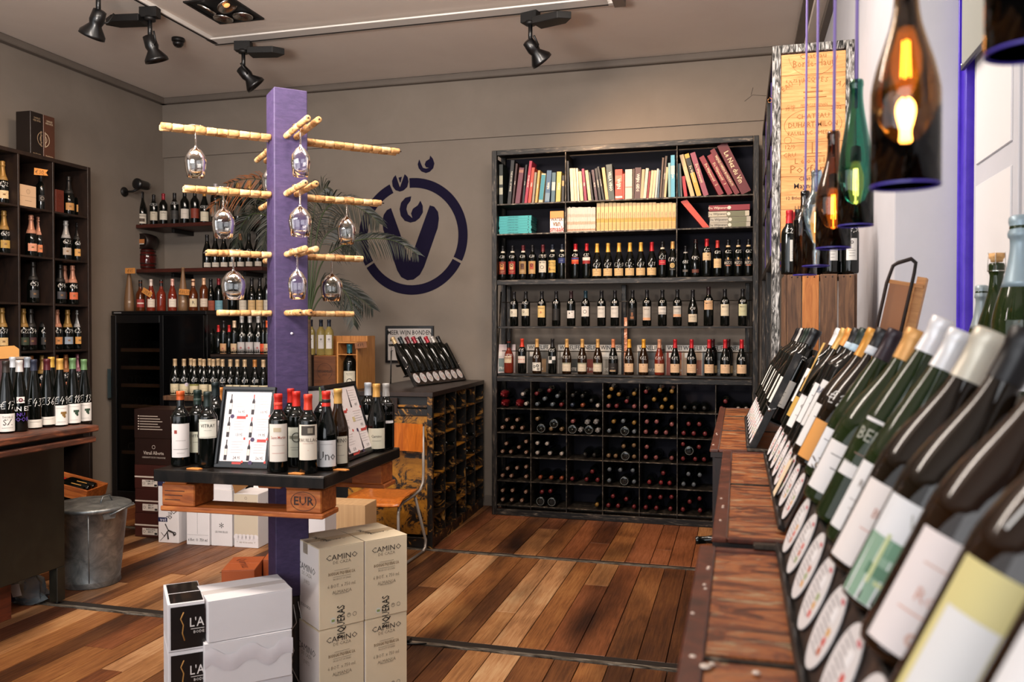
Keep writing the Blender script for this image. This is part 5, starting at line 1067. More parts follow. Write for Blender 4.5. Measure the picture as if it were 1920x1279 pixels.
# grey steel bar end plate at the near end of the far display, a big tag hanging on the middle one
tg = thing('paper_tag', 'cream paper price card clipped over a disc of the middle display', 'tag', M=FB @ T(5.5 * SPc, -0.010, 0.055))
MB().box(-0.03, -0.001, -0.06, 0.03, 0.0, 0.055, mc('#d9c4a4', 0.7)).obj('tag_card', tg); MB().box(-0.008, -0.003, 0.05, 0.008, 0.001, 0.058, M_CHROME).obj('clip', tg)
ft = thing('shelf_flyer', 'tan shaped neck card hanging on the third bottle of the middle display', 'tag', M=FB @ T(2.6 * SPc, -0.028, 0.36))
MB().prism([(-0.018, -0.10), (0.018, -0.10), (0.012, -0.02), (0.032, 0.06), (-0.03, 0.06), (-0.012, -0.02)], 0, 0.001, mc('#c9a25a', 0.7), Rx(PI / 2)).obj('tag_card', ft)

# ================================================================ WINDOW SILL
GS = 'large sparkling bottles on the window sill'
def upright(px, Y, X, z, **k):
    a = at(px, 600, X=X); return bottle(T(X, a.y, z) @ Rz(-0.5), **k)
a = at(1840, 600, X=0.72); bottle(T(0.72, a.y, NZ + 0.001) @ Rz(-0.4), 'sparkling bottle with grey crumpled foil beside the violet frame', kind='champagne', glass='green', cap='#9aa7ac', caplen=0.12, s=1.0, group=GS, fine=True, n=32, lab=simple('#c9ccd0', 0.06, 0.08, 0.07))
a = at(1868, 600, X=0.74); t = bottle(T(0.74, a.y, NZ + 0.001) @ Rz(-0.4), 'open green magnum closed with a bare cork and wire', kind='champagne', glass='greent', s=1.24, group=GS, fine=True, n=32, lab=simple('#c9ccd0', 0.06, 0.08, 0.07))
MB().lathe([(0.016, 0), (0.017, 0.008), (0.021, 0.012), (0.021, 0.026), (0, 0.028)], M_CORK, 16, T(0, 0, 0.398)).obj('cork', t)
b = MB(); b.ring(0.0225, 0.0245, 0.37, M_CHROME, n=20, h=0.002)
for k in range(4): b.tube([(0.024 * math.cos(k * PI / 2), 0.024 * math.sin(k * PI / 2), 0.37), (0.022 * math.cos(k * PI / 2), 0.022 * math.sin(k * PI / 2), 0.427)], 0.001, M_CHROME, 5)
b.obj('wire_cage', t)
a = at(1912, 600, X=0.72); bottle(T(0.72, a.y, NZ + 0.001) @ Rz(-0.4), 'very large sparkling bottle with blue-silver foil at the right frame edge', kind='champagne', glass='greent', cap='#8fa3ae', caplen=0.17, s=1.5, group=GS, fine=True, n=40, lab=simple('#c9ccd0', 0.06, 0.08, 0.07))
# iron-framed wooden box leaning at the wall
q = at(1672, 500, Y=2.7)
fb = thing('wooden_gift_box', 'small wooden box held in a leaning rusty iron loop frame', 'box', M=T(q.x - 0.07, 2.7, CZ_ + 0.02) @ Rz(-0.25) @ Ry(0.2) @ T(0.02, 0, 0) @ Matrix.Diagonal((0.72, 0.8, 0.93, 1)))
M_RUST = mn('rusty_iron', [(0.35, '#120b08'), (0.6, '#2d1a12'), (0.75, '#52362a')], 20, rough=0.6, metal=0.3)
MB().tube([(-0.105, 0, 0.0), (-0.105, 0, 0.60), (-0.096, 0, 0.655), (-0.08, 0, 0.667), (-0.035, -0.0, 0.685), (-0.015, 0, 0.675), (-0.012, 0, 0.64), (-0.012, 0, 0.0)], 0.007, M_RUST, 10).obj('iron_loop', fb)
b = MB(); b.box(-0.095, 0.012, 0.0, -0.02, 0.016, 0.60, mc('#9a5f30', 0.5)); b.obj('box_back', fb, label='orange-brown box back')
b = MB(); b.box(-0.10, 0.016, 0.60, 0.03, 0.14, 0.612, M_PINE).box(-0.02, 0.016, 0.0, 0.0, 0.14, 0.60, M_PINE); b.box(0.0, 0.03, 0.0, 0.035, 0.14, 0.635, M_PINE); b.obj('box_side', fb)
MB().box(-0.062, 0.009, 0.40, -0.045, 0.012, 0.425, M_CHROME).obj('latch', fb)
MB().box(-0.04, 0.0095, 0.30, -0.028, 0.012, 0.33, M_PAPER).obj('sticker', fb)

# ================================================================ BOTTLE LAMPS HANGING ON VIOLET CORDS
def lampglass(name, c, tr=1.0):
    m = glassy(name, c, tr, 0.02, 1.5); return m
def bottle_lamp(px, py, D, kind, color, label, cut=0.012, scale=1.0, lit=True, bulbz=0.125, watt=1.2, rim=True, wall=0.003):
    p = at(px, py, D=D)          # centre of the open lower rim
    t = thing('bottle_lamp', label, 'pendant lamp', (p.x, p.y, p.z - cut), group='bottle lamps hanging over the right cabinets')
    pr = [q for q in smooth_profile(PROF[kind]) if q[1] > cut]
    out = [(rf(kind, cut), cut)] + pr[:-1]; out = [(r * scale, z * scale) for r, z in out]
    H = PROF[kind][-1][1] * scale
    inn = [(max(r - wall, 0.006), z) for r, z in out][::-1]
    inn[0] = (inn[0][0], H); ring = out[:-1] + [(out[-1][0], H), (0.009, H)] + [(q[0], q[1]) for q in inn if q[0] > 0.0065] + [out[0]]
    MB().lathe(ring[:-1] + [(ring[-1][0] - 0.0001, ring[-1][1])], lampglass('lamp_glass_' + color.strip('#'), color), 40).obj('glass_shade', t)
    if rim: MB().ring((rf(kind, cut) - wall) * scale, (rf(kind, cut) + 0.0004) * scale, cut * scale - 0.0025, mc('#4a3aa0', 0.3), n=40, h=0.002).obj('rim_edge', t, label='violet painted rim')
    top = ZC - p.z + cut
    MB().tube([(0, 0, H - 0.06), (0.004, 0, H * 0.5 + top * 0.5), (0, 0, top)], 0.0036, mc('#9c86c8', 0.7), 8).obj('cord', t, label='violet fabric cord')
    bz = bulbz * scale
    MB().lathe([(0.0, bz + 0.085), (0.010, bz + 0.08), (0.0115, bz + 0.048), (0, bz + 0.048)], mc('#3a2a1c', 0.4), 16).obj('lamp_holder', t)
    MB().lathe([(0.009, bz + 0.048), (0.011, bz + 0.04), (0.018, bz + 0.015), (0.0175, bz - 0.005), (0.010, bz - 0.026), (0.0, bz - 0.036)], MATS.get('bulbglass') or bulbmat(), 24).obj('bulb', t)
    b = MB()
    for k in range(4):
        a = k * PI / 2; b.tube([(0.004 * math.cos(a), 0.004 * math.sin(a), bz + 0.034), (0.0055 * math.cos(a), 0.0055 * math.sin(a), bz - 0.010)], 0.0011, emis('filament', '#ffb468', 30), 6)
    b.obj('filament', t)
    l = bpy.data.lights.new('bulb_glow', 'POINT'); l.energy = watt; l.color = (1.0, 0.62, 0.3); l.shadow_soft_size = 0.012
    o = bpy.data.objects.new('bulb_glow', l); COL.objects.link(o); o.parent = t; o.location = (0, 0, bz - 0.045)
    return t
def bulbmat():
    m, nt, b = new_mat('bulbglass'); b.inputs['Base Color'].default_value = lin('#ffc47a'); b.inputs['Transmission Weight'].default_value = 1.0; b.inputs['Roughness'].default_value = 0.05
    b.inputs['IOR'].default_value = 1.1; b.inputs['Emission Color'].default_value = lin('#ffb060'); b.inputs['Emission Strength'].default_value = 0.5; MATS['bulbglass'] = m; return m
bottle_lamp(1697, 345, 1.0, 'burgundy', '#a8834c', 'large amber bottle lamp hanging nearest the centre of the right wall', 0.02, 0.95, bulbz=0.165)
bottle_lamp(1604, 422, 1.83, 'flute', '#5fa898', 'deep teal-green slender bottle lamp', 0.03, bulbz=0.12)
bottle_lamp(1562, 464, 1.98, 'burgundy', '#9a7248', 'dark amber bottle lamp between the teal and the blue one', 0.015, 0.97, bulbz=0.11)
bottle_lamp(1530, 498, 2.38, 'bordeaux', '#cfe6f2', 'pale blue clear bottle lamp', 0.03, bulbz=0.15)
bottle_lamp(1509, 515, 2.8, 'bordeaux', '#4a3626', 'small almost black bottle lamp, farthest of the row', 0.02, bulbz=0.14)
bottle_lamp(1932, 92, 0.80, 'burgundy', '#b5c884', 'olive-green bottle lamp cut by the top right corner', 0.015, 0.95, bulbz=0.15)
# ================================================================ THE PURPLE POST WITH CORK ARMS AND GLASSES
PC = Vector((-1.925, 3.30, 0)); PR = math.radians(44)
def proj_x(v):
    d = Vector(v) - Vector((0, 0, CAM_H)); return 960 + FPX * d.dot(RGT) / d.dot(FWD)
post = thing('purple_post', 'square purple painted wooden post carrying arms made of wine corks', 'post', PC, PR)
MB().box(-0.0725, -0.0725, 0.45, 0.0725, 0.0725, 2.66, M_PURPLE).obj('post_shaft', post, bevel=0.004)
b = MB(); b.box(-0.068, -0.068, 0.0, 0.068, 0.068, 0.45, M_BLACKM); b.obj('steel_sleeve', post, bevel=0.003, label='black steel sleeve')
MB().box(-0.071, -0.071, 0, 0.071, 0.071, 0.012, M_BLACKM).obj('foot_plate', post, bevel=0.002)
for z in (0.30, 0.17): MB().lathe([(0.02, 0), (0.02, 0.008), (0.011, 0.012), (0.011, 0.022), (0, 0.024)], mn('brass_bolt', [(0.4, '#5a3a28'), (0.6, '#b08a70')], 30, metal=0.8, rough=0.35), 16, T(-0.02, -0.069, z) @ Rx(PI / 2)).obj('bolt', post)
b = MB(); b.tube([(0.0, -0.084, 0.42), (0.012, -0.088, 0.34), (-0.018, -0.088, 0.30), (0.0, -0.09, 0.22), (-0.02, -0.09, 0.17), (0.02, -0.09, 0.08), (0.045, -0.095, 0.0)], 0.0025, M_CHROME, 6); b.tube([(0.02, -0.084, 0.43), (0.045, -0.086, 0.3), (0.05, -0.086, 0.15)], 0.002, M_CHROME, 6); b.obj('bead_chain', post)
MB().lathe([(0.006, 0), (0.005, 0.003), (0, 0.004)], mc('#d8cfe0'), 10, T(0.0, -0.073, 1.60) @ Rx(PI / 2)).obj('white_screw', post)
CL = 0.0445; cm = []
for v in range(3):
    r = random.Random(v); pr = [(0.0095, 0.0004), (0.0122, 0.0025)] + [(0.0124 + r.uniform(-0.0003, 0.0004), 0.01 * k) for k in (1, 2, 3)] + [(0.0125, CL - 0.0025), (0.0095, CL - 0.0004)]
    b = MB(); b.lathe([(q[0] * (1 + 0.02 * v), q[1]) for q in pr], [M_CORK, M_CORK2, M_CORK3][v], 12); b.box(-0.002, -0.0129, 0.012, 0.002, -0.0124, 0.03, mc('#8a6038')); cm.append(b.mesh('cork'))
cm2 = [cm[0]]
LV = [2.452, 2.204, 1.942, 1.688]
ARM = {'left': (-PI / 2, [0.52, 0.435, 0.35, 0.28]), 'right': (PI / 2, [0.53, 0.445, 0.355, 0.29]), 'front': (0, [0.44, 0.40, 0.37, 0.31]), 'back': (PI, [0.5, 0.42, 0.35, 0.28])}
k = 0
for nm, (ang, Ls) in ARM.items():
    for lv, L in zip(LV, Ls):
        for sx in (-0.022, 0.022):
            M_ = Rz(ang) @ T(sx, -0.0725, lv) @ Rx(PI / 2 - 0.0)
            a = link('cork_arm', MB().lathe([(0.003, 0), (0.003, L - 0.075)], M_RUST, 6).mesh('arm_rod'), post, M=M_, label='arm threaded with wine corks')
            n = round((L - 0.0725) / CL)
            for i in range(n):
                k += 1; link('cork', cm[(k * 7) % 3], a, M=T(0, 0, 0.001 + i * CL) @ Rz(k * 1.3))
def wine_glass(pos, R, label):
    t = thing('wine_glass', label, 'glass', pos, group='wine glasses hanging on the cork arms')
    w = 0.0012; H = 0.10 * (0.9 + R * 2)
    o = [(0.036, 0.0), (0.036, 0.0012), (0.02, -0.002 + 0.0), (0.006, -0.006), (0.0038, -0.02), (0.0036, -0.075), (0.006, -0.086), (R * 0.55, -0.098), (R * 0.92, -0.125), (R, -0.148), (R * 0.93, -0.175), (R * 0.78, -0.21)]
    i_ = [(r - w, z - 0.0006) for r, z in o[:6:-1]]
    pr = [(0.0, 0.0012), (0.036, 0.0012), (0.036, 0.0)] + o[2:] + i_ + [(R * 0.35, -0.094), (0.0, -0.0905)]
    MB().lathe(pr, M_GLASS, 36).obj('glass', t)
GZ = {'left': [(366, 0, 0.044, 'on the top left cork arm'), (420, 1, 0.048, 'on the second left cork arm'), (436, 2, 0.052, 'on the third left cork arm')],
      'front': [(563, 0, 0.040, 'on the top front cork arm'), (562, 1, 0.048, 'on the second front cork arm'), (557, 2, 0.040, 'on the third front cork arm')],
      'right': [(650, 1, 0.042, 'on the second right cork arm'), (621, 2, 0.050, 'on the third right cork arm')], 'back': [(499, 0, 0.045, 'behind the post on the top back arm')]}
for nm, its in GZ.items():
    ang = ARM[nm][0]; d = Rz(PR + ang) @ Vector((0, -1, 0))
    for px, lv, R, tx in its:
        best = min((abs(proj_x(PC + d * (0.1 + q * 0.01) + Vector((0, 0, LV[lv]))) - px), 0.1 + q * 0.01) for q in range(36))[1]
        if nm == 'back': best = 0.3
        wine_glass(PC + d * best + Vector((0, 0, LV[lv] + 0.0145)), R, 'clear wine glass hanging upside down ' + tx)

# ================================================================ TABLE ROUND THE POST
tb = thing('pallet_table', 'small table of a black steel plate on a cut wooden pallet round the post', 'table', (0, 0, 0))
TZ = 1.05; C_ = Vector((-1.93, 3.30, 0)); TR = math.radians(2.2); tw, td = 0.375, 0.41
def tt(name, x0, y0, z0, x1, y1, z1, m, bev=0.004, lab=None): return MB().box(x0, y0, z0, x1, y1, z1, m).obj(name, tb, C_, TR, bevel=bev, label=lab)
M_TOPS = mn('oiled_black_steel', [(0.35, '#0f0c0a'), (0.6, '#221c18'), (0.8, '#4a3f36')], 5, (3, 1, 1), rough=0.3, metal=0.4, bmp=0.1)
tt('steel_top', -tw, -td, TZ - 0.004, tw, td, TZ, M_TOPS, 0.002)
for a in ((-tw, -td, tw, -td + 0.006), (-tw, td - 0.006, tw, td), (-tw, -td, -tw + 0.006, td), (tw - 0.006, -td, tw, td)): tt('steel_edge', a[0], a[1], TZ - 0.048, a[2], a[3], TZ - 0.004, M_TOPS, 0.002)
for x0, y0 in ((-0.355, -0.385), (0.20, -0.385), (-0.355, 0.24), (0.20, 0.24)):
    tt('pallet_block', x0, y0, TZ - 0.15, x0 + 0.15, y0 + 0.14, TZ - 0.06, M_PALLET)
for y0 in (-0.39, 0.25): tt('pallet_board', -0.36, y0, TZ - 0.172, 0.36, y0 + 0.145, TZ - 0.151, M_PALLET)
for x0 in (-0.34, -0.06 + 0.14, 0.2): tt('pallet_board', x0, -0.39, TZ - 0.0595, x0 + 0.1, 0.39, TZ - 0.049, M_PALLET)
b = MB(); b.text('EUR', 0.034, mc('#2a120a'), T(0.275, -0.386, TZ - 0.105) @ Rx(PI / 2), bold=0.02); b.ring(0.040, 0.042, 0, mc('#2a120a'), n=28, M=T(0.275, -0.386, TZ - 0.105) @ Rx(PI / 2) @ Matrix.Diagonal((1.3, 0.9, 1, 1)))
for i in range(3): b.box(-0.34, -0.3863, TZ - 0.09 - i * 0.018, -0.25 - i * 0.01, -0.3855, TZ - 0.087 - i * 0.018, mc('#3a1a0c'))
b.obj('stamp', tb, C_, TR)
GT = 'bottles standing on the pallet table'
def tbot(px, py, label, **k):
    p = at(px, py, Z=TZ); k.setdefault('s', 1.03); a = math.atan2(-p.x, p.y)
    return bottle(T(p.x, p.y, TZ + 0.0005) @ Rz(a + k.pop('rot', 0)), label, group=GT, n=32, fine=True, **k)
tbot(339, 873, 'orange-capped bottle with white label, leftmost on the pallet table', cap='#b8501f', caplen=0.035, lab=(0.105, 0.078, 0.135, '#d6cfcb', (('r', -0.02, 0.035, 0.012, 0.014, '#8c3428'), ('l', 0.06, -0.035, '#2a2420'), ('l', 0.04, 0.0, '#8a807a'), ('l', 0.03, -0.05, '#8a807a'))))
tbot(371, 868, 'black bottle with pale patterned neck, second on the pallet table', cap='#15251f', caplen=0.06, lab=(0.09, 0.075, 0.085, '#c9c6b0', (('t', 'VITRAY', 0.013, 0.025, '#2a2a22'), ('l', 0.04, 0.0, '#5a5a4a'))), neck=('#23362e', 0.045, 0.01))
tbot(390, 875, 'dark bottle with octagonal VITRAY label on the pallet table', cap='#16221e', caplen=0.06, lab=(0.155, 0.078, 0.075, '#d3d0c2', (('t', 'VITRAY', 0.014, 0.012, '#2a2a22'), ('l', 0.03, -0.006, '#7a7a6a'), ('l', 0.07, 0.033, '#55554a'), ('l', 0.07, -0.033, '#55554a'))))
tbot(405, 860, 'tall dark bottle behind the VITRAY bottles on the pallet table', cap='#0f1a1a', kind='bordeaux', s=1.12, lab=L_WHITE)
tbot(416, 850, 'copper-foil-capped bottle hidden behind the left menu board', cap='#b06a2a', s=1.0, lab=L_WHITE)
tbot(522, 884, 'red-capped bottle with white label right of the left menu board', cap='#c3271b', lab=(0.115, 0.078, 0.145, '#d8cfc4', (('r', -0.004, 0.05, 0.03, 0.016, '#b9a88c'), ('t', 'Saint-Martin', 0.011, 0.02, '#9a4a3a', 0.8), ('l', 0.05, -0.01, '#b8887a'), ('l', 0.05, -0.04, '#b05040'))), neck=('#d0402c', 0.045, 0.012))
tbot(556, 874, 'red-capped bottle in the middle row with landscape label', cap='#c3271b', lab=(0.10, 0.078, 0.12, '#c6c6b6', (('o', 0, 0.02, 0.016, 0.020, '#4a4a40'), ('r', 0, 0.02, 0.06, 0.012, '#7a7a6a'), ('l', 0.05, -0.02, '#4a4a40'), ('l', 0.04, -0.03, '#4a4a40'))))
tbot(545, 862, 'red-capped bottle hidden behind the landscape-label bottle', cap='#b82218', lab=L_CREAM)
tbot(578, 886, 'red-capped bottle lettered PAUILLAC on the pallet table', cap='#cf3a22', lab=(0.12, 0.078, 0.135, '#d8cdbd', (('r', 0, 0.045, 0.055, 0.036, '#3c342c'), ('r', 0.008, 0.045, 0.02, 0.02, '#8f8574'), ('t', 'PAUILLAC', 0.014, 0.008, '#5a4a3a'), ('l', 0.04, -0.004, '#b08070'), ('l', 0.004, -0.03, '#c07050'))))
tbot(606, 862, 'green-capped bottle behind the right group on the pallet table', cap='#5e7348', lab=L_WHITE, s=1.05)
tbot(612, 880, 'red and black capped sloping bottle with white script label', kind='burgundy', s=1.06, cap='#cc2c1e', lab=(0.065, 0.085, 0.10, '#d6d4d4', (('t', 'Uno', 0.034, -0.01, '#4a4646'), ('l', 0.05, 0.035, '#8a8686'))), neck=('#141012', 0.045, 0.014))
tbot(634, 873, 'gold-capped light brown bottle lettered CAMINO', kind='burgundy', glass='brown', s=1.07, cap='#c2954e', lab=(0.065, 0.085, 0.105, '#cfc9b8', (('t', 'CAMINO', 0.016, 0.036, '#3a352e'), ('l', 0.03, 0.018, '#6a655c'), ('l', 0.05, -0.02, '#8a857c'))))
tbot(706, 846, 'gold-capped sloping bottle right of the right menu board', kind='burgundy', s=1.05, cap='#c2924c', lab=(0.06, 0.085, 0.09, '#cfcab6', (('t', 'Camino', 0.012, 0.01, '#4a453e'), ('l', 0.04, -0.01, '#6a655c'))))
tbot(724, 841, 'silver-capped bottle lettered SAN LUIS at the right table corner', cap='#a9a6a2', lab=(0.165, 0.078, 0.09, '#dcd9da', (('t', 'SAN LUIS', 0.014, 0.0, '#3a3636'), ('o', 0, 0.025, 0.003, 0.006, '#4a4646'))))
tbot(690, 838, 'white-capped bottle behind the gold-capped one at the right corner', cap='#c9ccd2', lab=L_WHITE)
# menu boards
def board(bl, br, tl, label, back=0.09, h=0.335, paper=True, pr=(), Z=TZ + 0.003):
    BL = at(*bl, Z=Z); BR = at(*br, Z=Z); D0 = (BL - Vector((0, 0, CAM_H))).dot(FWD)
    TL = at(*tl, D=D0 + back); x = (BR - BL); w = x.length; x.normalize(); u = TL - BL; u = (u - x * u.dot(x)).normalized(); n = x.cross(u)   # away from viewer? x right, u up -> n towards viewer
    M_ = Matrix((x, -n, u)).transposed().to_4x4(); M_.translation = BL
    t = thing('menu_board', label, 'menu board', M=M_)
    b = MB()
    for a in ((0, 0, w, 0.014), (0, h - 0.014, w, h), (0, 0.014, 0.010, h - 0.014), (w - 0.010, 0.014, w, h - 0.014)): b.box(a[0], -0.006, a[1], a[2], 0.012, a[3], M_BLACKM)
    b.box(0.005, 0.002, 0.005, w - 0.005, 0.010, h - 0.005, M_BLACKM); b.obj('board_frame', t, bevel=0.001)
    px0, px1, pz0, pz1 = 0.018, w - 0.016, 0.026, h - 0.022
    b = MB(); b.box(px0, 0.0, pz0, px1, 0.0018, pz1, mc('#dcd3d2', 0.6)); W_ = px1 - px0; H_ = pz1 - pz0
    for i, (txt) in enumerate(pr):
        cx = px0 + W_ * (0.12 + 0.5 * (i % 2)); cz_ = pz1 - H_ * (0.18 + 0.33 * (i // 2))
        s = 0.085 * H_ / 0.29
        if paper == 1:
            b.prism([(q * 1.0, r * s) for q, r in [(-0.0065, -0.5), (0.0065, -0.5), (0.0065, 0.16), (0.0022, 0.28), (0.0022, 0.5), (-0.0022, 0.5), (-0.0022, 0.28), (-0.0065, 0.16)]], 0, 0.0006, mc('#2a2226'), T(cx, 0, cz_) @ Rx(PI / 2))
            b.box(cx - 0.0055, -0.0009, cz_ - s * 0.25, cx + 0.0055, -0.0006, cz_ + s * 0.05, mc('#c9c0b8')); b.box(cx - 0.0024, -0.0009, cz_ + s * 0.3, cx + 0.0024, -0.0006, cz_ + s * 0.5, mc('#a02a24' if i % 2 else '#2a2226'))
        else:
            if i % 4 < 2: b.prism([(q, r * s) for q, r in [(-0.008, -0.5), (0.008, -0.5), (0.003, 0.1), (0.0015, 0.5), (-0.0015, 0.5), (-0.003, 0.1)]], 0, 0.0006, mc('#3a3236'), T(cx + 0.02, 0, cz_) @ Rx(PI / 2))
            else: b.box(cx - 0.005, -0.0009, cz_ - 0.012, cx + 0.02, -0.0002, cz_ + 0.01, mc('#c9b88a'))
        for q in range(5): b.box(cx + 0.02, -0.0008, cz_ + s * (0.4 - q * 0.13), cx + 0.02 + W_ * (0.28 - 0.04 * (q % 3)), -0.0002, cz_ + s * (0.4 - q * 0.13) + 0.0012, mc('#b89a94' if q == 0 else '#a9a2a2'))
        b.text(txt, 0.013, mc('#3a3234'), T(cx + W_ * 0.25, -0.0008, cz_ - s * 0.38) @ Rx(PI / 2), bold=0.0, sx=0.8)
        b.box(cx + W_ * 0.36, -0.0009, cz_ - s * 0.62, cx + W_ * 0.40, -0.0002, cz_ - s * 0.5, mc('#c0443a'))
        if i % 3 == 0 or i == 4: b.box(cx + W_ * 0.16, -0.0009, cz_ - s * 0.72, cx + W_ * 0.36, -0.0002, cz_ - s * 0.58, mc('#b03a34'))
        if i in (0, 3, 5): b.disc(0.009, 0.0009, mc('#3c2a4c'), 14, T(cx + 0.012, 0, cz_ - s * 0.6) @ Rx(PI / 2))
    b.obj('price_sheet', t); return t
board((402, 876), (502, 879), (433, 723), 'black framed price sheet with six bottles leaning at the left of the post', 0.07, 0.335, 1, ('16,95', '10,95', '13,95', '19,95', '24,95', '26,95'))
board((647, 867), (703, 846), (609, 718), 'black framed price sheet leaning at the right of the post', 0.05, 0.34, 2, ('8,95', '8,95', '7,95', '9,95', '12,95', '15,95'))
board((580, 846), (628, 840), (583, 709), 'black framed sheet standing directly behind the post, mostly hidden', 0.05, 0.30, 0)
board((440, 842), (500, 846), (448, 713), 'black framed sheet standing behind the left price sheet', 0.05, 0.29, 0)
for px, py in ((365, 880), (556, 889), (640, 882)):
    p = at(px, py, Z=TZ); t = thing('cork_slice', 'small orange cork slice lying on the steel table top, %s' % {365: 'left', 556: 'centre', 640: 'right'}[px], 'cork', (p.x, p.y, TZ + 0.0008))
    MB().prism([(-0.03, -0.012), (0.028, -0.014), (0.034, 0.004), (0.01, 0.014), (-0.02, 0.012)], 0, 0.004, mc('#c47a35', 0.7)).obj('slice', t)

# ================================================================ CARTONS
def carton(name, label, M, w, d, h, m, group=None, tape=None, seam=True, parts=None):
    """origin: front left bottom corner; local -y is the front"""
    t = thing(name, label, 'box', M=M, group=group)
    MB().box(0, 0, 0, w, d, h - 0.003, m).obj('box_body', t, bevel=0.0025)
    MB().box(0.0, 0.0, h - 0.003, w, d / 2 - 0.001, h, m).obj('top_flap', t, bevel=0.0008); MB().box(0.0, d / 2 + 0.001, h - 0.003, w, d, h, m).obj('top_flap', t, bevel=0.0008)
    if tape: MB().box(-0.0006, d / 2 - 0.025, h - 0.05, w + 0.0006, d / 2 + 0.025, h + 0.0006, mc(tape, 0.25)).obj('tape', t)
    if parts:
        b = MB(); parts(b, w, d, h); b.obj('printing', t)
    return t
FR = lambda x, z, e=0.001: T(x, -e, z) @ Rx(PI / 2)
SD = lambda y, z, e=0.001: T(-e, y, z) @ Rz(-PI / 2) @ Rx(PI / 2)     # left side, reads from front to back
def camino(b, w, d, h):
    k = mc('#3a3430'); g = mc('#8a7c68'); 
    for Fm, s in ((FR(w * 0.5, h * 0.86), 1.0), (SD(d * 0.45, h * 0.68), 1.25)):
        b.text('CAMINO', 0.024 * s, k, Fm, sx=1.1); b.text('DE CAZA', 0.013 * s, g, Fm @ T(0, -0.022 * s, 0), sx=1.1)
    b.text('JURTS', 0.016, g, SD(d * 0.45, h * 0.68) @ T(0, -0.06, 0)); b.text('ECOLOGICO', 0.013, k, SD(d * 0.5, h * 0.2), bold=0.02)
    b.text('BODEGAS PIQUERAS S.A.', 0.013, mc('#7a6040'), FR(w * 0.5, h * 0.66), bold=0.02, sx=0.62); b.text('PRODUCT OF SPAIN', 0.008, g, FR(w * 0.5, h * 0.59), sx=0.8)
    b.text('6 BOT. x 750 ml.', 0.015, g, FR(w * 0.5, h * 0.51), sx=0.9); b.text('ALMANSA', 0.015, g, FR(w * 0.5, h * 0.43), sx=0.95)
    for q, z in ((0.10, 0.70), (0.12, 0.62), (0.09, 0.405)): b.box(w * 0.5 - q * 0.35, -0.001, h * z, w * 0.5 + q * 0.35, -0.0002, h * z + 0.0012, g)
    b.ring(0.0, 0.013, 0, mc('#d9d6cc'), n=20, M=FR(w * 0.3, h * 0.09)); b.box(w * 0.3 - 0.007, -0.0016, h * 0.09 - 0.005, w * 0.3 + 0.007, -0.0011, h * 0.09 + 0.005, mc('#8a9c5a'))
    b.ring(0.0075, 0.009, 0, k, n=18, M=FR(w * 0.65, h * 0.12)); b.ring(0.0075, 0.009, 0, k, n=18, M=FR(w * 0.78, h * 0.12)); b.text('*', 0.016, k, FR(w * 0.65, h * 0.115))
    b.text('CAMINO', 0.022, mc('#6a5a44'), T(w * 0.55, d * 0.4, h + 0.0008) @ Rz(PI), sx=1.0); b.text('PIQUERAS', 0.024, mc('#1c1814'), T(w * 0.35, d * 0.5, h + 0.0009) @ Rz(-1.3), bold=0.015, sx=0.7)
M_TANC = mn('cream_cardboard', [(0.3, '#dccbac'), (0.7, '#e4d4b7')], 2, rough=0.55, bmp=0.03)
M_SIDE = mc('#e2d8d2', 0.6)
az = math.radians(53)
ca = math.radians(90 - 37.0)   # front edge runs along azimuth 37 deg
for j, (ox, lab) in enumerate(((0.0, 'left'), (0.214, 'right'))):
    for lv in range(2):
        h = 0.347; base = Vector((-1.694, 3.149, 0)); ex = Vector((math.sin(math.radians(38)), math.cos(math.radians(38)), 0))
        M_ = T(base + ex * ox + Vector((0, 0, 0.002 + lv * (h + 0.002)))) @ Rz(math.radians(52) + (0.015 if lv == 0 else 0)) 
        t = carton('wine_carton', 'cream CAMINO wine carton, %s one of the %s stack' % (['lower', 'upper'][lv], lab), M_, 0.208, 0.283, h, M_TANC, 'cream CAMINO cartons', tape='#bfa988' if lv else None, parts=camino)
        MB().box(-0.0006, 0.002, 0.003, -0.0001, 0.281, h - 0.004, M_SIDE).obj('side_print', t)
        if lv == 1:
            b = MB(); b.text('PIQUERAS', 0.036, mc('#14110f'), T(0.10, -0.0015, 0.02) @ Rx(PI / 2) @ Rz(PI / 2), bold=0.015, sx=0.62); b.obj('vertical_tape_print', t)
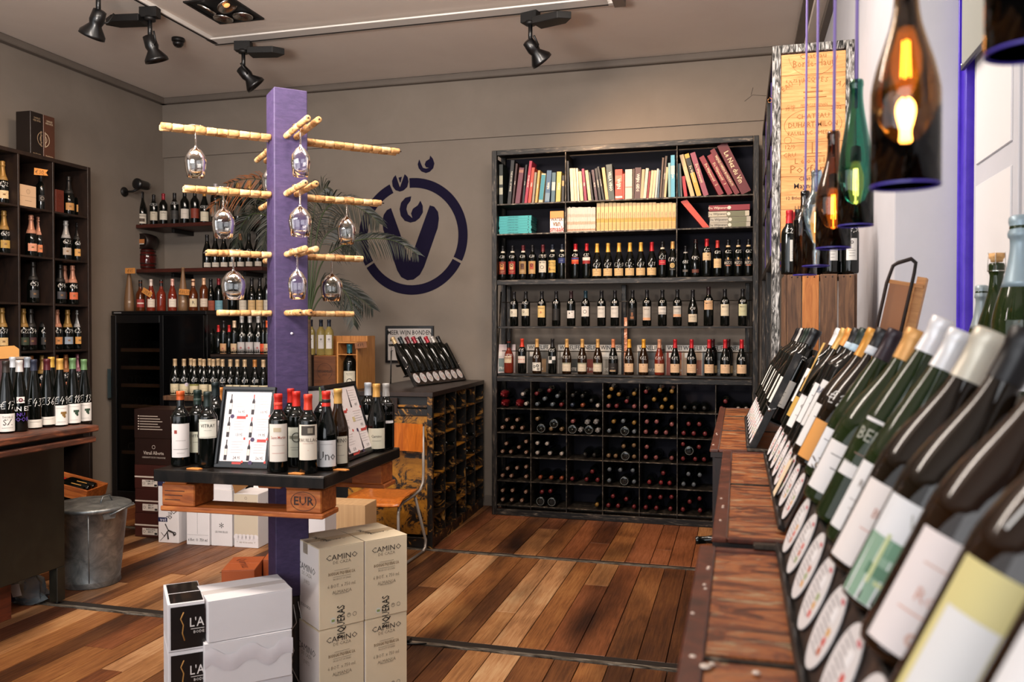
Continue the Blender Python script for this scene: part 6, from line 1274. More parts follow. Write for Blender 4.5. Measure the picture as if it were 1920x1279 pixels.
# white boxes
wr = math.radians(45.5)
WB = Vector((-1.98, 2.795, 0))
for lv, (z0, h, off, lab) in enumerate(((0.0, 0.21, 0.0, 'lowest, mostly out of frame'), (0.212, 0.185, 0.01, 'middle, with torn tape'), (0.399, 0.163, 0.0, 'topmost'))):
    M_ = T(WB + Vector((0.0 - off, -off, z0 + 0.001))) @ Rz(wr - (0.03 if lv == 1 else 0))
    t = carton('white_box', 'plain white cardboard box in front of the post, ' + lab, M_, 0.328 + off, 0.232, h, M_WCARD, 'plain white boxes', tape='#d2cbc8')
    if lv == 1:
        b = MB(); r = random.Random(2); n = 14; vs = []
        for i in range(n + 1):
            x = 0.34 * i / n; z = 0.115 + 0.02 * math.sin(i * 1.1) + r.uniform(-0.008, 0.008); vs += [(x, -0.001 - 0.003 * abs(math.sin(i * 1.7)), z + 0.03), (x, -0.0025 - 0.005 * abs(math.sin(i * 2.1)), z), (x, -0.0012, z - 0.035)]
        fs = [(3 * i + j, 3 * i + 3 + j, 3 * i + 4 + j, 3 * i + 1 + j) for i in range(n) for j in range(2)]
        b.add(vs, fs, mc('#dcd8dc', 0.2), True); b.obj('wrinkled_tape', t)
    b = MB(); b.box(-0.0008, 0.05, h * 0.15, -0.0002, 0.075, h * 0.75, mc('#8a4a4a')); b.box(-0.0008, 0.10, h * 0.5, -0.0002, 0.16, h * 0.8, mc('#b9aaa8')); b.obj('side_label', t)
# black and white L'A boxes
for lv in range(3):
    h = 0.185; M_ = T(-2.109, 2.726, 0.001 + lv * (h + 0.002)) @ Rz(math.radians(41))
    if lv < 3:
        t = carton('black_wine_box', "black and white wine box lettered L'A, %s of its stack" % ['lowest', 'middle', 'topmost'][lv], M_, 0.134, 0.285, h, M_WCARD, 'black and white wine boxes')
        b = MB(); b.box(0.010, -0.001, 0.008, 0.134, -0.0002, h - 0.012, M_BLACKM); b.box(0.010, 0.012, h, 0.130, 0.138, h + 0.0007, M_BLACKM); b.box(0.010, 0.146, h, 0.130, 0.275, h + 0.0007, M_BLACKM)
        b.tube([(0.057, -0.002, 0.15), (0.046, -0.002, 0.125), (0.056, -0.002, 0.10), (0.052, -0.002, 0.07), (0.060, -0.002, 0.04)], 0.0025, mc('#b08040'), 5)
        b.text("L'A", 0.036, mc('#d9d4d0'), T(0.104, -0.0018, 0.105) @ Rx(PI / 2), bold=0.01, sx=0.8); b.box(0.082, -0.0018, 0.080, 0.132, -0.0012, 0.082, mc('#d9d4d0')); b.text('BODE', 0.011, mc('#d9d4d0'), T(0.112, -0.0018, 0.068) @ Rx(PI / 2))
        b.obj('printing', t)
# orange cartons, one standing between the white and black boxes
def script_print(b, w, d, h): b.text('Quirinus', 0.05, mc('#5a2410'), T(w * 0.5, d * 0.5, h + 0.0008) @ Rz(-1.2), sx=0.8)
M_ORC = mn('orange_cardboard', [(0.3, '#8a3f17'), (0.7, '#9c4c1f')], 2, rough=0.6, bmp=0.03)
q = at(415, 1068, Z=0.36)
carton('orange_box', 'orange-brown box with script print, left of the pair behind the white boxes', T(q.x, q.y, 0.0) @ Rz(math.radians(20)), 0.17, 0.26, 0.355, M_ORC, 'orange-brown script boxes', parts=script_print)
q = at(460, 1050, Z=0.36)
carton('orange_box', 'orange-brown box with script print beside the post foot', T(q.x + 0.09, q.y + 0.03, 0.0) @ Rz(math.radians(20)), 0.17, 0.26, 0.36, M_ORC, 'orange-brown script boxes', parts=script_print)
# boxes under and behind the table
q = at(586, 942, Z=0.50); carton('tan_box', 'large tan ribbed box under the chair side of the table', T(q.x, q.y, 0) @ Rz(0.05), 0.36, 0.20, 0.495, mn('tan_ribbed_card', [(0.4, '#b39068'), (0.6, '#bf9c73')], 60, (1, 0.02, 0.02), rough=0.7, bmp=0.1))
q = at(580, 966, Z=0.55); carton('small_white_box', 'small white box between post and tan box', T(q.x - 0.05, q.y - 0.02, 0) @ Rz(0.15), 0.15, 0.2, 0.545, M_WCARD)
def p_cerf(b, w, d, h):
    k = mc('#2a2626')
    for s, x in (('Le', 0.35), ('du  Bois', 0.55), ('Cerf', 0.78)): b.text(s, 0.05, k, FR(w * x, h * 0.56) @ Rz(PI / 2), sx=0.8)
    b.box(0, -0.001, h - 0.05, w * 0.55, -0.0002, h - 0.005, mc('#1f2348')); b.box(0, -0.001, h * 0.33, w * 0.45, -0.0002, h * 0.40, mc('#1f2348')); b.text('vet', 0.03, mc('#dcdce8'), FR(w * 0.25, h * 0.365, 0.0016)); b.text('vet', 0.03, mc('#dcdce8'), FR(w * 0.4, h - 0.026, 0.0016))
    # stag drawing
    b.tube([(w * 0.1, -0.001, h * 0.03), (w * 0.3, -0.001, h * 0.10), (w * 0.15, -0.001, h * 0.16)], 0.002, k, 4); b.tube([(w * 0.3, -0.001, h * 0.10), (w * 0.5, -0.001, h * 0.2), (w * 0.35, -0.001, h * 0.3)], 0.004, k, 4); b.tube([(w * 0.5, -0.001, h * 0.2), (w * 0.75, -0.001, h * 0.17), (w * 0.8, -0.001, h * 0.12)], 0.007, k, 4); b.tube([(w * 0.45, -0.001, h * 0.18), (w * 0.5, -0.001, h * 0.06)], 0.006, k, 4); b.ring(0.006, 0.014, 0, k, n=14, M=FR(w * 0.8, h * 0.15))
def bxat(px0, px1, py, h, d, m, name, label, parts=None, ry=0.0, grp='white cartons on the floor behind the table'):
    A = at(px0, py, Z=0); B = at(px1, py + (px1 - px0) * 0.06, Z=0); w = (B - A).length; a = math.atan2(B.y - A.y, B.x - A.x)
    return carton(name, label, T(A.x, A.y, 0.0005) @ Rz(a + ry), w - 0.004, d, h, m, grp, parts=parts)
bxat(297, 336, 1017, 0.48, 0.16, M_WCARD, 'wine_carton', 'tall white carton lettered Le Bois du Cerf with stag drawing', p_cerf)
bxat(350, 393, 1021, 0.42, 0.2, M_WCARD, 'wine_carton', 'white carton with recycling mark and 6 Bot 750 ml', lambda b, w, d, h: (b.text('6 Bot  O  750 ml', 0.022, M_INK, FR(w * 0.5, h * 0.09), sx=0.75, bold=0.01), b.box(w * 0.48, -0.001, h * 0.2, w * 0.49, -0.0002, h * 0.9, mc('#8a8688')), b.box(w * 0.03, -0.001, h * 0.18, w * 0.97, -0.0002, h * 0.185, mc('#b0acae')), b.box(w * 0.3, -0.001, h * 0.9, w * 0.6, -0.0002, h * 0.93, M_INK)))
bxat(396, 436, 1023, 0.42, 0.2, M_WCARD, 'wine_carton', 'white carton with small star emblem, third in the row', lambda b, w, d, h: (b.text('VARGECTUS', 0.017, M_INK, FR(w * 0.5, h * 0.70), sx=0.8), b.text('2022', 0.018, M_INK, FR(w * 0.5, h * 0.64)), b.text('*', 0.07, M_INK, FR(w * 0.5, h * 0.32)), b.text('LES PARCELLES', 0.014, M_INK, FR(w * 0.5, h * 0.25), sx=0.8)))
def p_duck(b, w, d, h):
    b.box(0.001, -0.001, h * 0.2, w - 0.001, -0.0002, h - 0.004, mc('#c9beaa', 0.7)); b.text('DUCKPALMS', 0.026, mc('#5a4a3a'), FR(w * 0.5, h * 0.82, 0.0015), bold=0.01, sx=0.85); b.ring(0.008, 0.010, 0, mc('#5a4a3a'), n=14, M=FR(w * 0.5, h * 0.92, 0.0015))
    for i in range(6): b.disc(0.022, 0, mc('#dcd9dc', 0.75), 16, FR(w * (0.1 + i * 0.16), h * 0.195, 0.0013))
    b.text('Y   wijn uit het zuiden   Y', 0.013, mc('#8a7a6a'), FR(w * 0.5, h * 0.1, 0.0015), sx=0.8)
    b.text('DUCKPALMS', 0.045, mc('#4a4a48'), T(w + 0.001, d * 0.5, h * 0.72) @ Rz(PI / 2) @ Rx(PI / 2), sx=0.8)
t = bxat(439, 485, 1026, 0.40, 0.24, M_WCARD, 'wine_carton', 'open DUCKPALMS carton with raised flaps beside the post', p_duck)
b = MB(); b.prism([(0, 0), (0.12, 0), (0.10, 0.12), (0.02, 0.10)], 0, 0.003, mc('#8a6036', 0.7), T(0.01, 0.0, 0.40) @ Ry(-0.5) @ Rx(PI / 2)); b.obj('open_flap', t, label='brown inside of a flap')
b = MB(); b.prism([(0, 0), (0.17, 0), (0.17, 0.09), (0.0, 0.11)], 0, 0.003, M_WCARD, T(0.03, 0.23, 0.40) @ Rx(PI / 2 - 0.5)); b.obj('open_flap', t)
q = at(399, 1023, Z=0); carton('snowflake_box', 'small white box with tiny stars on top of the carton row', T(q.x, q.y + 0.012, 0.4212) @ Rz(0.03), 0.15, 0.18, 0.17, M_WCARD, parts=lambda b, w, d, h: [b.text('*', 0.03, mc('#6a5a52'), FR(w * a, h * c)) for a, c in ((0.3, 0.8), (0.5, 0.6), (0.7, 0.85), (0.8, 0.3), (0.45, 0.85))])
# brown stack
MBR = mn('dark_brown_card', [(0.3, '#34130e'), (0.7, '#3f1912')], 2, rough=0.5, bmp=0.02); MBR2 = mn('black_brown_card', [(0.3, '#1c0e0a'), (0.7, '#26130e')], 2, rough=0.4, bmp=0.02)
A = at(253, 1006, Z=0); B = at(324, 1011, Z=0)
z = 0.001
for k in range(5):
    h = [0.187, 0.187, 0.187, 0.205, 0.225][k]; m = MBR if k < 3 else MBR2
    def pp(b, w, d, h, k=k):
        if k < 3:
            b.box(0.001, -0.001, h * 0.47, w * 0.96, -0.0002, h * 0.53, mc('#c9bdb2')); b.box(w * 0.2, -0.001, h * 0.1, w * 0.6, -0.0002, h * 0.38, mc('#cfc6bd')); b.ring(0.008, 0.011, 0, mc('#6a5a52'), n=12, M=FR(w * 0.25, h * 0.24, 0.0016)); b.text(['RIESLING', 'BRUT', 'DEMI-SEC'][k] + '\nBRUT', 0.014, M_INK, FR(w * 0.42, h * 0.27, 0.0016), bold=0.02)
            b.box(w * 0.52, -0.0016, h * 0.12, w * 0.59, -0.001, h * 0.2, M_INK)
        elif k == 3: b.text('Vitrail Alberte', 0.028, mc('#b9aea4'), FR(w * 0.5, h * 0.45), sx=0.8, bold=0.01); b.text('CREMANT DE BOURGOGNE', 0.013, mc('#b9aea4'), FR(w * 0.5, h * 0.28), sx=0.9); b.ring(0.012, 0.015, 0, mc('#b9aea4'), n=12, M=FR(w * 0.5, h * 0.68))
        else:
            for i in range(6): b.box(w * 0.15, -0.001, h * (0.75 - i * 0.09), w * (0.62 + 0.06 * (i % 3)), -0.0002, h * (0.75 - i * 0.09) + 0.006, mc('#a89c92')); b.box(w * 0.10, -0.001, h * (0.75 - i * 0.09), w * 0.13, -0.0002, h * (0.75 - i * 0.09) + 0.008, mc('#c9bdb2'))
    carton('brown_box', ['lowest dark brown striped box', 'second dark brown striped box', 'third dark brown striped box', 'blackish box with white script', 'topmost blackish box with six printed lines'][k] + ' of the stack by the wine cooler', T(A.x + (0.003 * (k % 2)), A.y, z) @ Rz(0.03), (B - A).length, 0.30, h, m, 'brown boxes stacked by the wine cooler', parts=pp); z += h + 0.001

# ================================================================ CHAIR
CH = thing('plywood_chair', 'varnished plywood school chair with bent grey tube frame', 'chair', (-2.385, 5.36, 0))
b = MB(); nx, ny = 8, 10; vs = []
for j in range(ny + 1):
    for i in range(nx + 1):
        u = i / nx - 0.5; v = j / ny; wv = 0.205 * (1 - 0.10 * v) ; y = -0.21 + 0.40 * v
        z = 0.462 + 0.012 * (abs(u) * 2) ** 2 - (0.03 * max(0, 0.22 - v) / 0.22) + 0.01 * v
        vs.append((u * 2 * wv, y, z))
fs = [(j * (nx + 1) + i, j * (nx + 1) + i + 1, (j + 1) * (nx + 1) + i + 1, (j + 1) * (nx + 1) + i) for j in range(ny) for i in range(nx)]
o = len(vs); vs2 = vs + [(x, y, z - 0.012) for x, y, z in vs]; fs2 = fs + [tuple(q + o for q in f[::-1]) for f in fs]
edge = [i for i in range(nx + 1)] + [(j + 1) * (nx + 1) - 1 for j in range(1, ny + 1)] + [ny * (nx + 1) + i for i in range(nx - 1, -1, -1)] + [j * (nx + 1) for j in range(ny - 1, 0, -1)]
fs2 += [(edge[i], edge[i] + o, edge[(i + 1) % len(edge)] + o, edge[(i + 1) % len(edge)]) for i in range(len(edge))]
b.add(vs2, fs2, M_CHAIR, True); b.obj('seat', CH)
b = MB(); vs = []
for j in range(5):
    for i in range(11):
        u = i / 10 - 0.5; vs.append((u * 0.40, 0.235 - 0.03 * (1 - (abs(u) * 2) ** 2) * -1, 0.735 + 0.2 * j / 4))
fs = [(j * 11 + i, j * 11 + i + 1, (j + 1) * 11 + i + 1, (j + 1) * 11 + i) for j in range(4) for i in range(10)]
o = len(vs); vs2 = vs + [(x, y + 0.011, z) for x, y, z in vs]; ed = list(range(11)) + [j * 11 + 10 for j in range(1, 5)] + [44 + i for i in range(9, -1, -1)] + [j * 11 for j in range(3, 0, -1)]
b.add(vs2, fs + [tuple(q + o for q in f[::-1]) for f in fs] + [(ed[i], ed[i] + o, ed[(i + 1) % len(ed)] + o, ed[(i + 1) % len(ed)]) for i in range(len(ed))], M_CHAIR, False); b.obj('backrest', CH)
for sg in (-1, 1):
    X = 0.19 * sg
    MB().tube([(X * 1.04, 0.25, 0.92), (X * 1.06, 0.25, 0.60), (X * 1.05, 0.245, 0.52), (X * 1.0, 0.21, 0.465), (X * 0.95, 0.10, 0.445), (X * 0.9, -0.08, 0.43), (X * 0.9, -0.13, 0.41), (X * 0.92, -0.15, 0.36), (X * 0.98, -0.17, 0.06), (X * 0.98, -0.16, 0.02), (X * 0.98, -0.12, 0.011), (X * 1.0, 0.26, 0.011)], 0.0105, M_TUBE, 12).obj('frame_tube', CH)
    MB().tube([(X * 1.0, 0.26, 0.011), (X * 1.0, 0.31, 0.03), (X * 1.0, 0.32, 0.08), (X * 0.95, 0.14, 0.43)], 0.0105, M_TUBE, 12).obj('leg', CH)
for y in (-0.08, 0.14): MB().tube([(-0.17, y, 0.438), (0.17, y, 0.438)], 0.008, M_TUBE, 8).obj('cross_tube', CH)

# ================================================================ YELLOW PIGEONHOLE CABINET
m, nt, bs = new_mat('chipped_yellow_paint'); v = coords(nt, (1, 1, 1)); n1 = noise(nt, v, 7, 9, 0.75, 1.2)
nt.links.new(ramp(nt, n1, [(0.40, '#0d0907'), (0.47, '#2b1a0a'), (0.49, '#8a5a14'), (0.60, '#a87019'), (0.75, '#b98127')]), bs.inputs['Base Color']); bs.inputs['Roughness'].default_value = 0.5; bump(nt, bs, n1, 0.4, 0.002); M_YEL = m
m, nt, bs = new_mat('mostly_black_chipped_paint'); v = coords(nt, (1, 1, 1)); n1 = noise(nt, v, 9, 7, 0.7, 1.6)
nt.links.new(ramp(nt, n1, [(0.50, '#080605'), (0.55, '#1c120b'), (0.585, '#7a5016'), (0.66, '#ad8448')]), bs.inputs['Base Color']); bs.inputs['Roughness'].default_value = 0.45; M_YBLK = m
yc = thing('yellow_cabinet', 'chipped yellow and black steel pigeonhole cabinet beside the chair', 'cabinet', (-2.175, 5.745, 0), math.radians(2.5))
YL, YD, YZ = 0.66, 1.5, 1.155
def yb(name, *a, bev=0.002, lab=None): return MB().box(*a).obj(name, yc, bevel=bev, label=lab)
yb('top_board', -YL, 0, YZ - 0.035, 0.012, YD, YZ, mn('dark_cabinet_top', [(0.4, '#150e0a'), (0.7, '#33221a')], 5, rough=0.35), lab='dark wooden top')
yb('front_panel', -YL, 0.006, 0.10, -0.02, 0.014, 0.98, M_YEL, lab='chipped yellow front')
yb('front_rail', -YL, -0.004, 0.98, -0.02, 0.012, 1.03, M_YBLK); yb('front_rail', -YL, 0.03, 1.03, -0.02, 0.04, 1.12, M_BLACK); yb('front_rail', -YL, -0.004, 1.042, -0.30, 0.02, 1.058, M_YEL); yb('front_rail', -0.27, -0.004, 1.042, -0.02, 0.02, 1.058, M_YEL)
yb('lock_plate', -0.31, -0.012, 1.0, -0.26, 0.0, 1.11, M_RUST); yb('corner_post', -0.03, -0.008, 0.0, 0.01, 0.03, YZ - 0.035, M_YBLK)
yb('plinth', -YL, 0.0, 0.0, 0.0, YD, 0.08, M_YBLK); yb('back_wall', -0.36, 0.03, 0.08, -0.35, YD, YZ - 0.04, M_YBLK); yb('end_wall', -YL, YD - 0.01, 0.08, 0.0, YD, YZ - 0.04, M_YBLK)
nc, nr = 5, 7
for i in range(1, nc + 1):
    y = 0.03 + (YD - 0.04) * i / nc; yb('partition', -0.345, y - 0.004, 0.08, 0.004, y + 0.004, YZ - 0.036, M_YBLK)
    MB().box(0.004, y - 0.005, 0.08, 0.008, y + 0.005, YZ - 0.036, M_EDGE).obj('steel_edge', yc)
for r_ in range(1, nr):
    z = 0.08 + (YZ - 0.12) * r_ / nr
    for i in range(nc):
        y0 = 0.03 + (YD - 0.04) * i / nc + 0.005; y1 = y0 + (YD - 0.04) / nc - 0.01
        MB().box(-0.344, y0, z - 0.004, 0.003, y1, z + 0.003 + 0.004 * ((i + r_) % 2), M_YEL if (i + r_) % 3 == 0 else M_YBLK).obj('hole_shelf', yc)
for i, r_, lb in ((1, 4, 'bottle poking from the yellow cabinet with white label, upper'), (3, 4, 'dark bottle in the upper far pigeonhole of the yellow cabinet'), (3, 3, 'bottle with white label in the far column of the yellow cabinet'), (3, 2, 'dark bottle low in the far column of the yellow cabinet')):
    y = 0.03 + (YD - 0.04) * (i + 0.5) / nc; z = 0.085 + (YZ - 0.12) * r_ / nr + 0.042
    bottle(T(-2.175, 5.745, 0) @ Rz(math.radians(2.5)) @ T(-0.26, y, z) @ Ry(PI / 2), lb, lab=simple('#c4bcc0', 0.2, 0.06, 0.05), group='bottles in the yellow cabinet')
def frame_any(p0, p1, z, th):
    xx = Vector((p1[0] - p0[0], p1[1] - p0[1], 0)).normalized(); l = Vector((-xx.y, xx.x, 0))
    ax = l * math.sin(th) + Vector((0, 0, math.cos(th))); yy = l * math.cos(th) - Vector((0, 0, math.sin(th)))
    m = Matrix((xx, yy, ax)).transposed().to_4x4(); m.translation = Vector((p0[0], p0[1], z)); return m
FY = frame_any((-2.50, 6.27), (-2.38, 7.17), YZ + 0.006, math.radians(30)); SY = 0.112
display(FY, 8, SY, 'sloped display with eight bottles on the yellow cabinet', ds=0.78)
for i, (kd, cp, nm) in enumerate((('burgundy', '#a8906a', 'tan-capped, nearest'), ('bordeaux', '#1a2226', 'black-capped, second'), ('burgundy', DRD, 'dark red-capped, third'), ('bordeaux', '#8a1c2a', 'red-capped, fourth'), ('flute', BLK, 'tall black-capped, fifth'), ('bordeaux', '#a01c2c', 'bright red-capped, sixth'), ('burgundy', '#b9b4b0', 'silver-white-capped, seventh'), ('bordeaux', BLK, 'black-capped, farthest'))):
    on_display(FY, i, SY, 'bottle on the yellow cabinet display, ' + nm, kind=kd, cap=cp, L=0.34, lab=simple('#cfc4bb' if i % 3 else '#c9bfae', 0.07, 0.06, 0.08, seed=i), price='E15' if i == 2 else None, group='bottles on the yellow cabinet display')
# framed sign on the wall
A = at(722, 680, Y=YB - 0.03); B = at(812, 611, Y=YB - 0.03)
t = thing('framed_sign', 'black framed white sign on the wall behind the small sloped display', 'sign', (A.x, YB - 0.002, A.z)); w, h = B.x - A.x, B.z - A.z
b = MB()
for a in ((0, 0, w, 0.022), (0, h - 0.022, w, h), (0, 0.022, 0.022, h - 0.022), (w - 0.022, 0.022, w, h - 0.022)): b.box(a[0], -0.024, a[1], a[2], 0, a[3], M_BLACKM)
b.obj('sign_frame', t, bevel=0.002); b = MB(); b.box(0.02, -0.01, 0.02, w - 0.02, -0.004, h - 0.02, mc('#b9b2ad', 0.3)); b.text('MEER WIJN BONDEN', 0.042, M_INK, T(w * 0.5, -0.011, h - 0.065) @ Rx(PI / 2), bold=0.02, sx=0.8)
for s, x, z in (('M', 0.13, 0.62), ('AC', 0.6, 0.62), ('L', 0.13, 0.36)): b.text(s, 0.035, M_INK, T(w * x, -0.011, h * z) @ Rx(PI / 2), bold=0.02)
b.box(0.03, -0.011, h * 0.47, 0.12, -0.0102, h * 0.485, M_INK); b.obj('sign_sheet', t)
# ================================================================ LEFT WALL SHELF UNIT
UX = -5.30
un = thing('bottle_shelf_unit', 'tall dark brown cell shelf with sparkling wines on the left wall', 'shelf', (0, 0, 0))
M_UF = mn('dark_brown_shelf_wood', [(0.3, '#140c09'), (0.7, '#281a13')], 6, (3, 3, 1), rough=0.5, bmp=0.05); M_UB = mc('#0b0806', 0.8)
UY = [4.20, 4.52, 4.84, 5.170, 5.504, 5.865]; UZ = [2.566, 2.190, 1.822, 1.448, 1.075, 0.70, 0.33]; UT = 2.955
def ub(name, *a, bev=0.002, lab=None): return MB().box(*a).obj(name, un, bevel=bev, label=lab)
ub('side_panel', XL + 0.005, UY[-1], 0, UX, UY[-1] + 0.035, UT + 0.03, M_UF); ub('side_panel', XL + 0.005, UY[0] - 0.035, 0, UX, UY[0], UT + 0.03, M_UF)
ub('top_board', XL + 0.005, UY[0], UT, UX, UY[-1], UT + 0.03, M_UF); ub('back_panel', XL + 0.005, UY[0], 0.0, XL + 0.015, UY[-1], UT, M_UB, bev=0)
for y in UY[1:-1]: ub('divider', XL + 0.016, y - 0.009, 0.05, UX - 0.002, y + 0.009, UT, M_UF)
for z in UZ: ub('shelf', XL + 0.016, UY[0], z - 0.016, UX - 0.004, UY[-1], z, M_UF, bev=0.001)
def ubot(px, row, label, x=-5.42, rot=0.0, **k):
    z = UZ[row] + 0.0005; p = at(px, 500, X=x); a = math.atan2(-p.x, p.y)
    return bottle(T(x, p.y, z) @ Rz(a + rot + 0.25), label, group='sparkling wines in the left shelf unit', ph=0.034, pz=0.155, **k)
FO = {'g': '#8f6d36', 'p': '#b07a62', 's': '#9c9a98', 'b': '#1a1817', 'm': '#8c5560', 'o': '#9c6236'}
def ub_(px, row, foil, paper, label, pr=None, x=-5.42, kd='champagne', w=0.07, hh=0.06, zc=0.075):
    ubot(px, row, label, kind=kd, cap=FO[foil], caplen=0.11 if kd == 'champagne' else 0.05, lab=(zc, w, hh, paper, (('l', 0.04, 0.01, '#6a4a2a'), ('l', 0.03, -0.005, '#6a4a2a'), ('r', 0, 0.0, 0.018, 0.012, '#7a5a34'))), price=pr, x=x, neck=(FO[foil], 0.135, 0.03) if kd == 'champagne' else None)
ub_(6, 0, 'g', '#cdb48a', 'gold-foiled black bottle with portrait medallion in the top left cell', 'E32')
ub_(130, 0, 'b', '#b08048', 'left black-foiled bottle with ochre label in the top right cell'); ub_(150, 0, 'b', '#b08048', 'right black-foiled bottle with ochre label in the top right cell')
ubot(78, 0, 'slim black bottle with orange price card on its neck, top middle cell', kind='bordeaux', cap=BLK, s=1.0, lab=(0.1, 0.05, 0.05, '#15110f', (('o', 0, 0, 0.01, 0.014, '#8a8074'),)))
tg = at(77, 322, X=-5.33); t = thing('price_card', 'orange torn price card in the top middle cell of the left unit', 'price card', (tg.x, tg.y, tg.z - 0.03), 1.0)
b = MB(); b.prism([(-0.05, 0), (0.05, 0.004), (0.035, 0.025), (0.05, 0.05), (-0.048, 0.055)], 0, 0.001, mc('#c8853a', 0.7), Rx(PI / 2)); strokes(b, lambda u, v: (u, -0.002, v + 0.026), 'E30,-', 0.03, M_INK, 0.003); b.obj('card', t)
MB().tube([(0, 0, -0.005), (0, 0.04, -0.02)], 0.0015, M_CHROME, 5).obj('clip', t)
ub_(8, 1, 'g', '#a98740', 'bottle with yellow label in the second-row left cell', 'E20'); ub_(59, 1, 'p', '#cf8f72', 'left pink-foiled bottle in the second-row middle cell'); ub_(74, 1, 'p', '#cf7a4c', 'right pink-foiled bottle in the second-row middle cell', x=-5.45)
ub_(124, 1, 's', '#a89a8c', 'silver-foiled bottle with grey label in the second-row right cell', 'E27'); ub_(146, 1, 'b', '#c4924c', 'dark bottle with ochre label and price 94 in the second-row right cell', 'E94')
ub_(62, 2, 'b', '#2a2a2c', 'single black bottle priced 53 in the third-row middle cell', 'E53'); ub_(113, 2, 'b', '#3a3a40', 'left dark-labelled bottle in the third-row right cell', 'E34'); ub_(121, 2, 'p', '#3a3a3c', 'pink-foiled bottle behind the left one in the third-row right cell', x=-5.5); ub_(136, 2, 'p', '#c4623c', 'pink-foiled bottle with salmon label in the third-row right cell', 'E46')
ub_(3, 3, 'g', '#d0b07a', 'bottle with cream label at the left edge, fourth row', 'E57'); ub_(43, 3, 'g', '#2c3a2c', 'left bottle with green label in the fourth-row middle cell', 'E22'); ub_(57, 3, 'b', '#3a1c20', 'middle bottle priced 54 in the fourth-row middle cell', 'E54'); ub_(82, 3, 'b', '#1a1716', 'right black bottle priced 58 in the fourth-row middle cell', 'E58')
ub_(106, 3, 'p', '#c98a52', 'bottle at the divider in the fourth-row right cell', 'E9'); ub_(126, 3, 'g', '#8a98a8', 'gold-foiled bottle with silver-blue label in the fourth-row right cell', 'E39'); ub_(146, 3, 's', '#c88f45', 'silver-foiled bottle with orange label priced 289 in the fourth-row right cell', 'E289')
for px, f, nm in ((57, 'o', 'orange-foiled, first'), (78, 'g', 'gold-foiled, second'), (104, 'o', 'orange-foiled, at the divider'), (122, 'o', 'copper-foiled, third'), (145, 'm', 'mauve-foiled, last')):
    ub_(px, 4, f, '#c47a5a', 'sparkling bottle %s of the fifth row above the front bottles' % nm, 'E29')
def gbox(px0, px1, row, h, col, label, mark='#5a4a3a', d=0.12, z=None, x=-5.36, word=None):
    a = at(px0, 500, X=x); c = at(px1, 500, X=x); z = UZ[row] if z is None else z
    t = thing('gift_box', label, 'box', (x, a.y, z + 0.0005), PI / 2); w = c.y - a.y
    MB().box(0, 0, 0, w, d, h, mc(col, 0.5)).obj('box_body', t, bevel=0.002); b = MB()
    b.ring(0.016, 0.018, 0, mc(mark), n=20, M=FR(w * 0.5, h * 0.72)); b.ring(0.007, 0.008, 0, mc(mark), n=14, M=FR(w * 0.5, h * 0.72)); b.box(0, -0.001, h * 0.5, w, -0.0003, h * 0.506, mc(mark)); b.box(w * 0.3, -0.001, h * 0.3, w * 0.7, -0.0003, h * 0.31, mc(mark)); b.obj('printing', t); return t
gbox(38.5, 69, 0, 0.175, '#c9ab8c', 'cream gift box with round crest in the top middle cell'); gbox(105.5, 121, 0, 0.19, '#5a2418', 'red-brown gift box in the top right cell', '#2a100a')
for i, (p0, p1, c, nm) in enumerate(((57, 81, '#17100e', 'black gift box with bronze monogram on top of the left unit'), (81.5, 103, '#4a2c20', 'brown gift box with cream monogram on top of the left unit'))):
    a = at(p0, 250, X=-5.36); c_ = at(p1, 250, X=-5.36); w = c_.y - a.y; h = 0.345
    t = thing('gift_box', nm, 'box', (-5.36, a.y, UT + 0.031), PI / 2); MB().box(0, 0, 0, w - 0.002, 0.14, h, mc(c, 0.35)).obj('box_body', t, bevel=0.002)
    b = MB(); k = mc('#a08a70' if i == 0 else '#c9b9a0', 0.4); s = 1 if i == 0 else 0
    b.ring(0.055, 0.060, 0, k, math.radians(100 if i == 0 else -80), math.radians(260 if i == 0 else 80), 20, FR(w * (1.0 if i == 0 else 0.0), h * 0.42)); b.ring(0.03, 0.034, 0, k, math.radians(110 if i == 0 else -70), math.radians(250 if i == 0 else 70), 16, FR(w * (1.0 if i == 0 else 0.0), h * 0.42))
    b.box(w * (0.80 if i == 0 else 0.12), -0.001, h * 0.25, w * (0.84 if i == 0 else 0.16), -0.0002, h * 0.6, k)
    b.text('CHARLES\nHEIDSIECK', 0.014, k, FR(w * 0.5, h * 0.84), sx=0.8); b.text('Brut Reserve', 0.010, k, FR(w * 0.5, h * 0.06)); b.obj('printing', t)

# ================================================================ DESK WITH PLANK TOP (left front)
dk = thing('metal_desk', 'dark green-black steel desk with a rough double plank top at the left edge', 'table', (0, 0, 0))
M_DESK = mn('dark_olive_painted_steel', [(0.3, '#15140e'), (0.6, '#1f1e16'), (0.84, '#25241a'), (0.9, '#6a685c')], 8, rough=0.45, bmp=0.1, detail=8)
M_SLAB = mn('rough_brown_plank', [(0.3, '#20110b'), (0.5, '#4a2616'), (0.7, '#7d452a')], 6, (6, 1, 6), rough=0.6, dist=1.0, bmp=0.5)
DX, DY = -3.84, 4.05
def db(name, *a, bev=0.003, m=None): return MB().box(*a).obj(name, dk, bevel=bev)
db('side_panel', DX - 0.02, 2.4, 0.22, DX, DY, 0.985, M_DESK); db('leg', DX - 0.06, DY - 0.06, 0.02, DX, DY, 0.22, M_DESK); db('leg', DX - 0.9, DY - 0.06, 0.02, DX - 0.84, DY, 0.985, M_DESK); db('leg', DX - 0.06, 2.4, 0.02, DX, 2.46, 0.22, M_DESK); db('leg', DX - 0.9, 2.4, 0.02, DX - 0.84, 2.46, 0.985, M_DESK)
